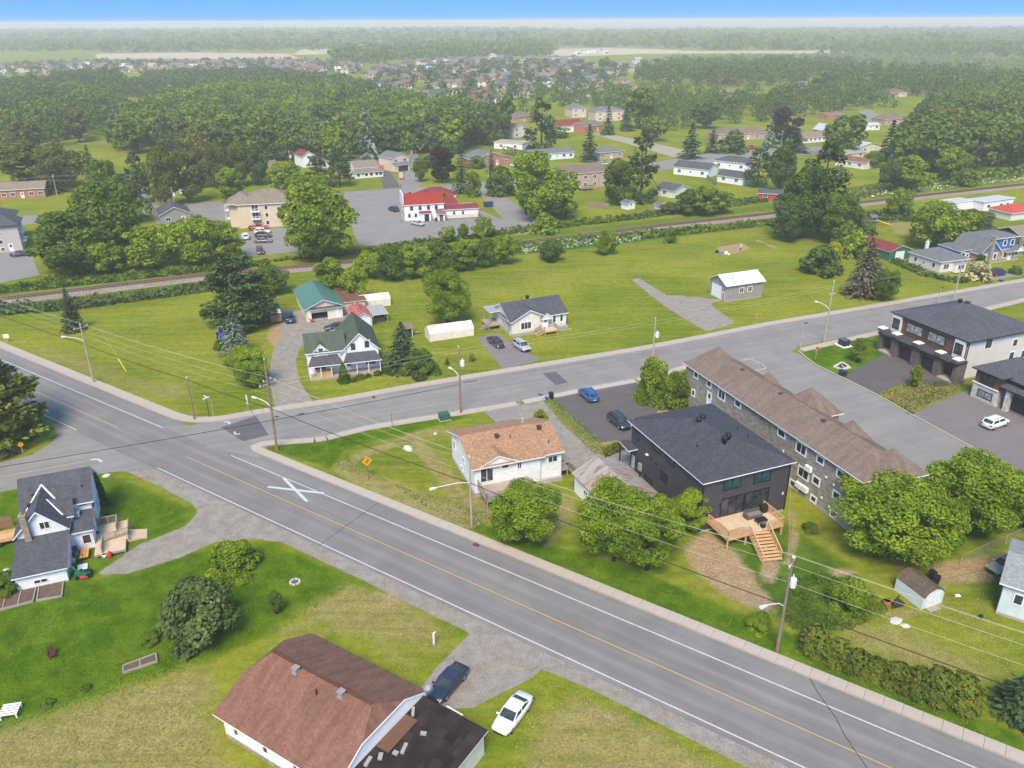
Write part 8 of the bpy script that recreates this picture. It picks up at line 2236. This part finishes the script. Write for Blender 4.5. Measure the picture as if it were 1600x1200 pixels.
def person(px, face, label):
    p = G(*px)
    t = empty('person', (p.x, p.y, 0), rad(face), label, 'person')
    J = [(0, 0, .98), (0, 0, 1.2), (.02, 0, 1.42), (.04, 0, 1.54), (.06, 0, 1.66), (.07, 0, 1.76),
         (0, .1, .92), (.06, .11, .5), (0, .11, .08), (.14, .12, .04), (0, -.1, .92), (-.02, -.11, .5), (-.08, -.11, .08), (.06, -.12, .04),
         (.02, .2, 1.42), (.12, .25, 1.14), (.34, .16, 1.02), (.02, -.2, 1.42), (.14, -.24, 1.16), (.36, -.12, 1.08)]
    E = [(0, 1), (1, 2), (2, 3), (3, 4), (4, 5), (0, 6), (6, 7), (7, 8), (8, 9), (0, 10), (10, 11), (11, 12), (12, 13), (2, 14), (14, 15), (15, 16), (2, 17), (17, 18), (18, 19)]
    Rr = [.16, .145, .15, .06, .1, .085, .1, .075, .05, .04, .1, .075, .05, .04, .07, .05, .035, .07, .05, .035]
    me = bpy.data.meshes.new('body'); me.from_pydata(J, E, []); o = inst('body', me, t)
    md = o.modifiers.new('skin', 'SKIN')
    for v, r in zip(me.skin_vertices[0].data, Rr): v.radius = (r, r)
    me.skin_vertices[0].data[0].use_root = True
    o.modifiers.new('sub', 'SUBSURF').levels = 1
    dg = bpy.context.evaluated_depsgraph_get(); ev = o.evaluated_get(dg); me2 = bpy.data.meshes.new_from_object(ev)
    o.modifiers.clear(); o.data = me2; me2.materials.clear()
    for mt in (plain('skin', S(205, 160, 132, .85), .6), plain('white_shirt', S(232, 232, 230, .85), .8), plain('dark_trousers', S(52, 52, 60, .85), .8)): me2.materials.append(mt)
    for f in me2.polygons:
        c = f.center; f.use_smooth = True
        f.material_index = 2 if c.z < .98 and not (abs(c.y) > .12 and c.x > .2) else (1 if c.z < 1.5 and c.x < .24 else 0)
    m = MB(); m.lathe([(.02, 1.9), (.1, 1.88), (.11, 1.8), (.2, 1.78), (.2, 1.765), (.02, 1.77)], 14, 0, (.07, 0, 0)); m.obj('hat', plain('straw_hat', S(230, 214, 160, .85), .8), t, True)
    m = MB(); m.lathe([(.105, 1.60), (.11, 1.70), (.09, 1.78)], 10, 0, (.045, 0, 0)); m.obj('hair', plain('dark_hair', S(50, 42, 38, .85), .8), t, True)
    r = empty('garden_rake', (p.x, p.y, 0), rad(face), 'long-handled rake held over the dirt patch', 'rake')
    m = MB(); m.bar((.33, -.14, 1.12), (1.35, .5, .06), .035, .035); m.bar((.38, .18, 1.05), (.3, -.16, 1.14), .02, .02); m.obj('shaft', WOODP, r)
    m = MB(); m.bar((1.2, .68, .06), (1.5, .3, .06), .04, .04)
    for i in range(7): q = Vector((1.2, .68, .06)).lerp(Vector((1.5, .3, .06)), i/6); m.bar(q, q + Vector((.02, .02, -.08)), .015, .015)
    m.obj('tines', STEEL, r)
person((1157, 392), 200, 'person in a pale hat and white shirt standing on the bare dirt patch')
MID = [('olive',40,288,222,96,'broad olive-brown pine at the left edge above the brick bungalow'),('olive',92,292,226,74,'second olive-brown pine beside the brick bungalow'),('spruce',86,304,254,46,'dark spruce at the right end of the brick bungalow'),('spruce',152,312,226,40,'tall spruce beside the white pole top at left'),('green',160,322,250,52,'leafy tree before the tan house'),
('darkpine',222,320,238,44,'dark conifer left of the transformer pole'),('olive',252,322,230,48,'large rounded olive tree over a parked white car'),('olive',288,316,232,48,'rounded olive tree right of the parked white car'),('olive',312,292,226,42,'first pine of the dark row behind the apartments'),('olive',340,294,226,44,'second pine of the dark row behind the apartments'),('olive',370,290,224,46,'third pine of the dark row behind the apartments'),('dark',400,288,226,46,'last pine of the dark row behind the apartments'),
('darkpine',498,292,240,38,'left one of the two dark conifers by the back street'),('darkpine',532,294,232,48,'right one of the two dark conifers by the back street'),('bluespruce',577,252,168,34,'tall grey-green spruce at the wood edge behind the porch bungalow'),('green',656,284,248,30,'round tree beside the double garage'),('purple',690,285,230,40,'dark purple maple beside the tall olive spruce'),('spruce',722,304,214,36,'tall olive spruce behind the red-roofed hall'),('shrub',740,306,270,22,'bush at the foot of the tall olive spruce'),('spruce',768,272,232,18,'slim spruce before the red brick bungalow'),('cedarblob',782,304,260,40,'egg-shaped dark cedar at the lane corner'),
('bright',838,345,238,76,'tallest tree of the clump by the curved lane'),('bright',884,342,262,62,'right tree of the clump by the curved lane'),('green',822,335,270,44,'left tree of the clump by the curved lane'),('green',862,345,300,50,'front tree of the clump by the curved lane'),('shrubbright',850,364,334,44,'bright bushes between the lane end and the tracks'),('bright',755,372,338,34,'bush at the parking lot edge by the tracks'),('bright',698,378,352,28,'small bush at the parking lot edge'),('green',724,374,350,22,'thin sapling at the parking lot edge'),
('darkpine',846,242,150,52,'tallest dark spruce in the middle distance'),('spruce',920,254,194,32,'spruce behind the long white bungalow'),('darkpine',1000,320,206,60,'tall dark pine beside the brown two-storey house'),('green',966,320,250,50,'leaning birch in front of the tall dark pine'),('darkpine',1182,294,226,48,'dark conifer behind the red shed'),('dark',1222,302,232,54,'dark round tree right of the red shed'),('spruce',1078,250,192,40,'spruce at the lane corner above the white houses'),('spruce',1112,240,202,26,'spruce before the long brown bungalow'),('shrubdark',1146,238,206,42,'dark spreading bush before the long brown bungalow'),('bluespruce',1202,232,190,26,'pale spruce at the end of the long brown bungalow'),
('purple',1228,224,170,54,'dark purple-brown tree beside the sunroom house'),('spruce',1242,240,200,42,'dark conifer left of the sunroom house'),('green',1322,242,176,60,'big round tree before the maroon-roofed shed'),('spruce',1386,254,188,40,'dark spruce beside the white metal roof'),('green',1366,262,236,32,'round tree at the garage lawn'),('green',1076,336,296,44,'left tree of the thicket beside the little white shed'),('bright',1104,337,290,52,'middle tree of the trackside thicket'),('bright',1132,334,300,40,'right tree of the trackside thicket'),('dark',1394,298,250,48,'dark tree above the clipped hedge by the tracks'),('bright',1420,298,244,62,'bright tree above the clipped hedge by the tracks'),('bright',1486,284,232,60,'bright round tree before the big dark wood'),('shrub',1512,290,264,36,'bush right of the bright round tree'),('spruce',1430,256,212,34,'young conifer at the foot of the dark wood'),
('green',1022,220,182,46,'round pale tree by the gravel track'),('green',1000,200,140,62,'large pale tree behind the gravel track'),('shrubyellow',836,190,166,18,'yellow-green tree by the tall spruce'),('green',868,214,196,44,'low bushes before the dormered house'),('spruce',950,212,164,24,'conifer between the two-storey houses'),('spruce',978,206,160,26,'conifer right of the grey-roofed two-storey house'),('dark',1105,200,160,52,'dark rounded tree above the brown bungalow'),('green',1290,140,112,40,'round tree beside the grey-roofed house'),('green',790,216,150,44,'tall round tree left of the cream house'),('shrub',745,262,244,26,'bush by the red brick bungalow'),('grey',1045,335,316,30,'greyish bushes by the tracks'),('shrubdark',668,262,244,20,'dark shrub between houses')]
for k, x, y, t_, w, lb in MID:
    tree(k, x, y, t_, w, lb, lod='B' if y > 255 else 'C')

def hedge(px, w, h, label, mat):
    P = [G(*q) for q in px]; c = P[0]; rng = np.random.RandomState(int(px[0][0]))
    Ps, Ns = [], []
    for a, b in zip(P[:-1], P[1:]):
        L = (b-a).length; d = (b-a)/L; n = Vector((-d.y, d.x, 0)); k = int(L*(2*h+w)*5)
        s = rng.uniform(0, L, k); q = rng.uniform(0, 2*h+w, k)
        o = np.where(q < h, -w/2, np.where(q > h+w, w/2, q-h-w/2)) + rng.normal(size=k)*.08
        z = np.where(q < h, q, np.where(q > h+w, 2*h+w-q, h)) + rng.normal(size=k)*.1
        Ps.append(np.outer(s, d) + np.outer(o, n) + np.array([0, 0, 1])*z[:, None] + np.array(a-c))
        nn = np.where((q < h)[:, None], -np.array(n), np.where((q > h+w)[:, None], np.array(n), np.array([0, 0, 1.0])))
        Ns.append(nn + rng.normal(size=(k, 3))*.45)
    Ps, Ns = np.concatenate(Ps), np.concatenate(Ns); Ps[:, 2] = np.maximum(Ps[:, 2], .03)
    V = quads(Ps, Ns, .5, rng)
    tag(inst('hedge', mesh_np('hedge', V, np.arange(len(V)).reshape(-1, 4), [mat]), None, c), label, 'hedge')
hedge([(1536, 366), (1560, 376), (1610, 398)], 2.4, 2.2, 'long clipped dark hedge behind the blue house at the right edge', L_DARK)
hedge([(1500, 356), (1536, 362)], 2.4, 2.4, 'short dark hedge below the long white shed', L_DARK)
hedge([(1322, 312), (1376, 302)], 3, 3.4, 'clipped dark hedge block beside the tracks', L_DARK)
hedge([(788, 240), (846, 256)], 3, 3.2, 'sloping dark hedge between the white garage and the brick bungalow', L_DARK)
hedge([(60, 440), (150, 428)], 2, 1.2, 'low overgrown hedge between tracks and apartment lot', L_MID)
def in_poly(rng, px, n):
    w = W2(px); lo, hi = w.min(0), w.max(0); out = []
    while sum(map(len, out)) < n:
        q = rng.uniform(lo, hi, (n*3, 2)); out.append(q[poly_sd(q, w) > 0])
    return np.concatenate(out)[:n]
def weeds(px, n, size, mat, seed, name='weeds', h=.5, up=.9):
    rng = np.random.RandomState(seed); q = in_poly(rng, px, n)
    P = np.concatenate([q, rng.uniform(.05, h, (n, 1))], 1)
    cl = np.sin(q[:, 0]*.9)*np.cos(q[:, 1]*.7 + q[:, 0]*.3); P[:, 2] *= 1 + .8*cl
    N = rng.normal(size=(n, 3)) + np.array([0, 0, up])
    V = quads(P, N, size, rng, 1.3); V[:, 2] = np.maximum(V[:, 2], .02)
    tag(inst(name, mesh_np(name, V, np.arange(len(V)).reshape(-1, 4), [mat])), kind='stuff')
G_LUSH = leaf_mat('lush_grass_blades', S(80, 122, 12, .6), S(136, 168, 44, .6), .2)
G_DRY = leaf_mat('dry_grass_blades', S(158, 150, 80, .6), S(190, 178, 118, .6), .2)
for i, (z, n, m) in enumerate([([(-60,960),(150,912),(300,884),(430,856),(560,905),(440,985),(300,1045),(60,1120),(-60,1160)], 15000, G_LUSH), ([(170,740),(305,800),(215,850),(160,860),(165,800)], 2500, G_LUSH), ([(430,706),(640,668),(720,655),(540,705),(660,790),(900,900),(1200,1016),(1560,1160),(1500,1120),(1200,990),(900,850),(700,780)], 9000, G_LUSH), ([(-60,1190),(60,1125),(300,1045),(350,1100),(330,1200),(-60,1290)], 11000, G_DRY), ([(430,1000),(540,912),(720,985),(700,1020),(640,1060),(560,1000)], 6000, G_DRY), ([(850,1060),(1010,1126),(1160,1200),(1200,1280),(760,1280),(830,1100)], 10000, G_DRY), ([(530,730),(720,675),(740,810),(620,770)], 4500, G_DRY), ([(1310,970),(1560,920),(1600,1070),(1500,1060),(1310,1000)], 7000, G_DRY), ([(20,520),(330,480),(390,620),(300,655),(150,590)], 9000, G_DRY)]):
    weeds(z, n if m is G_LUSH else n//5, .13, m, 20+i, 'grass', .05, 2.6)
FLOWER = leaf_mat('white_flower_heads', S(150, 170, 120, .7), S(226, 232, 214, .7), .1)
weeds([(-60, 500), (130, 483), (330, 456), (330, 446), (130, 470), (-60, 484)], 3600, .75, L_GREY, 1, h=.9)
weeds([(590, 413), (800, 395), (1000, 374), (1190, 354), (1210, 346), (1000, 364), (800, 384), (640, 402)], 5200, .8, L_MID, 2, h=.9)
weeds([(815, 398), (880, 390), (1000, 376), (1000, 370), (900, 378), (815, 392)], 900, .6, FLOWER, 3, 'white_wildflowers', 1.1)
weeds([(1190, 350), (1420, 325), (1440, 345), (1330, 352), (1220, 362)], 2600, .8, L_GREY, 4, h=1.0)
weeds([(400, 412), (560, 398), (800, 366), (1000, 343), (1200, 316), (1200, 308), (1000, 335), (800, 360), (560, 390)], 4200, .9, L_MID, 5, h=.8)
weeds([(1300, 318), (1600, 282), (1600, 272), (1400, 294), (1290, 308)], 450, .7, FLOWER, 6, 'white_wildflowers', .9)
weeds([(1380, 300), (1600, 276), (1600, 264), (1400, 285)], 2200, 1.3, L_MID, 7, h=1.6)
weeds([(846, 624), (866, 621), (940, 690), (945, 712), (925, 708), (885, 668)], 1500, .18, L_PALE, 8, h=.12)
weeds([(1215, 960), (1240, 985), (1330, 985), (1390, 955), (1370, 930), (1290, 895), (1235, 905)], 3000, .2, L_MID, 9, h=.22)
weeds([(940, 700), (985, 690), (985, 700), (945, 716)], 420, .35, L_OLIVE, 10, h=.3)
weeds([(1370, 616), (1440, 594), (1510, 596), (1500, 612), (1420, 644)], 2200, .2, L_OLIVE, 11, h=.12)
weeds([(0, 460), (330, 425), (420, 415), (420, 408), (330, 415), (0, 448)], 3000, .8, L_MID, 12, h=.7)
weeds([(1400, 404), (1465, 432), (1520, 440), (1500, 444), (1440, 432), (1390, 410)], 900, .6, L_DARK, 13, h=.5)

WOODS = [ # name, px polygon of the ground, spacing, H range, R/H, kinds, label
 ('central', [(186,236),(200,200),(270,165),(380,150),(520,150),(640,168),(720,182),(770,196),(770,230),(690,246),(560,250),(545,254),(430,256),(300,250)], 8.5, (11, 16), .46, ['green','dark','green','bright','dark','olive','green','grey'], 'leafy tree in the dense wood behind the back street'),
 ('right', [(1405,268),(1430,200),(1500,172),(1610,165),(1640,235),(1610,262),(1480,272)], 8.0, (13, 18), .46, ['dark','green','green','olive','dark'], 'tall dark tree in the big wood at the right'),
 ('midgreen', [(780,190),(840,150),(960,150),(1120,152),(1120,180),(1060,212),(1020,186),(900,176)], 13.5, (8, 13), .46, ['dark','green','green','dark'], 'leafy tree between the houses in the middle distance'),
 ('rightmid', [(1100,172),(1240,150),(1330,150),(1420,168),(1330,172),(1260,186),(1130,196)], 14, (10, 15), .50, ['dark','green','bright','olive'], 'leafy tree before the far right houses'),
 ('leftmid', [(-40,245),(-40,165),(120,150),(190,158),(180,215),(60,236)], 12, (11, 16), .5, ['green','dark','dark','olive'], 'leafy tree beyond the street at the far left'),
]
FARW = [ # stuff only
 ([(180,150),(240,122),(420,116),(540,132),(600,152),(520,150),(380,148),(270,160)], 10, (8, 12), .55, L_DARK),
 ([(-100,150),(180,120),(200,150),(60,160),(-100,165)], 12, (9, 13), .55, L_DARK),
 ([(985,122),(1060,108),(1250,106),(1420,116),(1640,134),(1640,170),(1420,152),(1330,148),(1240,136),(1100,136),(1000,134)], 14, (11, 18), .42, L_MID),
 ([(1010,108),(1040,92),(1330,87),(1640,96),(1640,132),(1420,114),(1250,105)], 15, (4, 8), .5, L_PALE),
 ([(520,100),(540,86),(700,78),(862,73),(866,88),(700,95),(580,102)], 20, (15, 24), .45, L_MID),
 ([(-150,80),(-150,70),(180,70),(520,72),(560,84),(470,78),(300,82),(150,82)], 30, (14, 20), .7, L_MID),
 ([(-150,66),(-150,52),(700,50),(860,52),(860,68),(520,70)], 62, (14, 24), 1.4, L_MID),
 ([(860,72),(860,54),(1100,52),(1750,50),(1750,72),(1330,78),(1100,78),(1000,74)], 50, (14, 22), 1.3, L_MID),
 ([(1240,86),(1330,80),(1750,72),(1750,94),(1600,94),(1330,86)], 26, (14, 20), .6, L_MID),
 ([(560,150),(600,118),(760,104),(960,104),(1000,120),(960,142),(840,148),(780,176),(700,168)], 21, (8, 13), .48, L_DARK),
 ([(-60,120),(0,104),(180,100),(460,97),(560,104),(560,118),(400,112),(180,118)], 26, (7, 11), .5, L_DARK),
]
def scatter(rng, px, sp):
    w = W2(px); lo, hi = w.min(0), w.max(0)
    nx, ny = int((hi[0]-lo[0])/sp)+1, int((hi[1]-lo[1])/sp)+1
    gx, gy = np.meshgrid(np.arange(nx), np.arange(ny)); q = np.stack([gx.ravel(), gy.ravel()], 1)*sp + lo + rng.uniform(-.42, .42, (nx*ny, 2))*sp
    q = q[poly_sd(q, w) > 0]
    return q[np.sin(q[:, 0]*.021 + 1.3*np.sin(q[:, 1]*.013))*np.cos(q[:, 1]*.017) > -.72] if sp > 12 else q
KEEP = [p.xy[:] for p in (b['o'] for b in ())]
cand = []
for wi, (nm, px, sp, hr, rr, kinds, lb) in enumerate(WOODS):
    rng = np.random.RandomState(50+wi)
    for p in scatter(rng, px, sp):
        H = rng.uniform(*hr); cand.append((H/math.hypot(*p), wi, p, H, H*rr*rng.uniform(.85, 1.2), kinds[rng.randint(len(kinds))]))
cand.sort(key=lambda c: -c[0])
NSING = 170
for c in cand[:NSING]:
    _, wi, p, H, R, kd = c
    place_veg(kd, p, H, R, WOODS[wi][6], group='trees of the wood: ' + WOODS[wi][0], lod='C' if math.hypot(*p) > 330 else 'B')
def wood_mass(trees, mat, seed, nq, name='woodland'):
    """many crowns with their own lumps and gaps, in one mesh"""
    rng = np.random.RandomState(seed); Vs = []
    base = []
    for v in range(4):
        P, D, L = crown_points(rng, 12, nq, 10.0, 4.0, .4, ('oval', 'round', 'cone', 'oval')[v], (.3, .46)); base.append((P, D))
    for (x, y, H, R) in trees:
        P, D = base[rng.randint(4)]; a = rng.uniform(0, 6.28); c, s = math.cos(a), math.sin(a)
        Q = np.stack([(P[:, 0]*c - P[:, 1]*s)*R/4 + x, (P[:, 0]*s + P[:, 1]*c)*R/4 + y, P[:, 2]*H/10], 1)
        Dn = np.stack([D[:, 0]*c - D[:, 1]*s, D[:, 0]*s + D[:, 1]*c, D[:, 2] + .3], 1)*.9 + rng.normal(size=D.shape)*.4
        Vs.append(quads(Q, Dn, max(.9, R*3.4/math.sqrt(nq)), rng))
    V = np.concatenate(Vs)
    tag(inst(name, mesh_np(name, V, np.arange(len(V)).reshape(-1, 4), [mat])), kind='stuff')
rest = {}
for c in cand[NSING:]: rest.setdefault(c[1], []).append((c[2][0], c[2][1], c[3], c[4]))
for wi, l in rest.items():
    k = len(l)//2; rnd.shuffle(l); wood_mass(l[:k], L_MID, 80+wi, 260); wood_mass(l[k:k+k//2], L_DARK, 90+wi, 260); wood_mass(l[k+k//2:], L_BRIGHT if wi < 1 else L_DARK, 95+wi, 260)
for i, (px, sp, hr, rr, mat) in enumerate(FARW):
    rng = np.random.RandomState(200+i); l = []
    for p in scatter(rng, px, sp):
        H = rng.uniform(*hr); l.append((p[0], p[1], H, H*rr*rng.uniform(.8, 1.3)))
    d = math.hypot(*W2(px).mean(0))
    wood_mass(l, mat, 300+i, 150 if d < 1000 else 64 if d < 1700 else 26)

def far_proto(W_, D_, zE, rise, hip):
    w = MB(); w.box((-W_/2, -D_/2, 0), (W_/2, D_/2, zE))
    r = MB(); o = .4
    E = [(-W_/2-o, -D_/2-o), (W_/2+o, -D_/2-o), (W_/2+o, D_/2+o), (-W_/2-o, D_/2+o)]; k = D_/2 if hip else -o*.01
    a, b = (-W_/2-o+k if hip else -W_/2-o, 0, zE+rise), (W_/2+o-k if hip else W_/2+o, 0, zE+rise)
    r.face([(*E[0], zE), (*E[1], zE), b, a]); r.face([(*E[2], zE), (*E[3], zE), a, b]); r.face([(*E[1], zE), (*E[2], zE), b]); r.face([(*E[3], zE), (*E[0], zE), a]); r.face([(*e, zE-.02) for e in E[::-1]])
    wn_ = MB(); wn_.box((-.8, -.06, 0), (.8, .03, 1.3)); gd = MB(); gd.box((-2.3, -.08, 0), (2.3, .03, 2.2))
    return w, r, wn_, gd, W_, D_, zE
fw = [BEIGE_WALL, TAN_BRICK, WH_SID, plain('far_stucco', S(206, 186, 166, .85), .9), CREAM_SID, RED_BRICK]
frf = [(R_BROWN, 'brown'), (R_GREYDK, 'dark grey'), (R_GREY, 'grey'), (R_TAN, 'tan'), (R_REDBROWN, 'reddish')]
protos = [far_proto(12, 10, 5.4, 2.8, True), far_proto(14, 10, 3.0, 2.8, True), far_proto(11, 11, 5.6, 3.2, False), far_proto(13, 9, 5.2, 2.4, True)]
_fm = {}
def far_mesh(pi, what, mat):
    k = (pi, what, mat.name)
    if k not in _fm: _fm[k] = protos[pi][{'wall': 0, 'roof': 1, 'window': 2, 'garage_door': 3}[what]].mesh(what, mat)
    return _fm[k]
def far_house(p, ang, pi, wm, rm, label, group='houses in the far subdivision'):
    o = tag(inst('far_house', far_mesh(pi, 'wall', wm), None, (p[0], p[1], 0), (0, 0, ang)), label, 'house', group)
    inst('roof', far_mesh(pi, 'roof', rm), o)
    _, _, _, _, W_, D_, zE = protos[pi]
    for z in ([.9, 3.5] if zE > 4 else [.9]):
        for x in (-W_*.32, W_*.05): inst('window', far_mesh(pi, 'window', GLASS), o, (x, -D_/2, z))
        inst('window', far_mesh(pi, 'window', GLASS), o, (-W_/2, 0, z), (0, 0, -math.pi/2))
    inst('garage_door', far_mesh(pi, 'garage_door', WHDOOR if pi % 2 else BLK), o, (W_*.28, -D_/2, 0))
    return o
rng = np.random.RandomState(77)
SUB = [([(560,122),(600,104),(720,96),(900,94),(960,104),(960,128),(900,140),(820,150),(790,172),(740,172),(680,162),(620,150),(600,140)], 25), ([(186,104),(300,99),(470,98),(560,106),(560,118),(400,116),(190,114)], 25), ([(-20,118),(0,104),(180,100),(184,114)], 28), ([(950,112),(960,102),(1060,100),(1075,112),(1000,122)], 26), ([(700,190),(740,165),(800,160),(790,175),(740,196)], 30), ([(830,130),(960,128),(1010,140),(960,160),(860,166),(800,160)], 38)]
FH = sorted([tuple(p) for px, sp in SUB for p in scatter(rng, px, sp)], key=lambda p: math.hypot(*p))
for p in FH[:285]:
    rm, rn_ = frf[rng.choice(5, p=[.34, .26, .2, .12, .08])]
    far_house(p, rad(rng.choice([-8, 20, 24, 70, 112]) + rng.normal()*3), rng.randint(4), fw[rng.choice(6, p=[.3, .2, .12, .2, .1, .08])], rm, '%s-roofed house in the crowded far subdivision' % rn_)
mb = MB()
for p in FH[285:]:
    w, r = protos[rng.randint(4)][:2]; a_ = rad(rng.choice([-8, 20, 24, 70, 112])); c, s_ = math.cos(a_), math.sin(a_); k = rng.randint(3)
    for q, m0 in ((w, k), (r, 3 + rng.randint(3))):
        for f in q.f: mb.face([(q.v[i][0]*c - q.v[i][1]*s_ + p[0], q.v[i][0]*s_ + q.v[i][1]*c + p[1], q.v[i][2]) for i in f], m0)
tag(mb.obj('distant_houses', [BEIGE_WALL, TAN_BRICK, WH_SID, R_BROWN, R_GREYDK, R_GREY]), kind='stuff')
for i, (x, y, lb) in enumerate([(900, 84, 'leftmost pale unfinished house on the bright building site'), (914, 83, 'second pale house on the bright building site'), (944, 83, 'small white gabled house at the right of the building site'), (770, 92, 'pale new house before the far wood'), (996, 100, 'white gable standing out at the end of the far subdivision'), (924, 82, 'third pale house on the building site')]):
    far_house(G(x, y), rad(20), (0, 3, 2, 0, 2, 3)[i], WH_SID, (plain('new_roof', S(214, 206, 196), .8)), lb, None)
p = G(636, 46); m = MB(); m.tube([(0, 0, 0), (0, 0, 75)], [1.6, .6], 4)
for k in range(7): m.bar((-1.2, 0, 8+k*9), (1.2, 0, 12+k*9), .3, .3)
tag(m.obj('radio_mast', STEEL, loc=p), 'thin radio mast far away on the horizon', 'mast')
def haze():
    mb = MB()
    mb.box((-43000, -7000, -1.2), (43000, 43000, 60.5))
    t = bpy.data.materials.new('haze')
    t.use_nodes = True
    nt = t.node_tree
    for n in list(nt.nodes):
        if n.type == 'BSDF_PRINCIPLED': nt.nodes.remove(n)
    out = [n for n in nt.nodes if n.type == 'OUTPUT_MATERIAL'][0]
    pv = nt.nodes.new('ShaderNodeVolumePrincipled')
    pv.inputs['Color'].default_value = (.93, .905, .87, 1)
    pv.inputs['Density'].default_value = .00031
    pv.inputs['Anisotropy'].default_value = .0
    nt.links.new(pv.outputs[0], out.inputs['Volume'])
    o = mb.obj('haze', t)
    tag(o, kind='stuff')
haze()
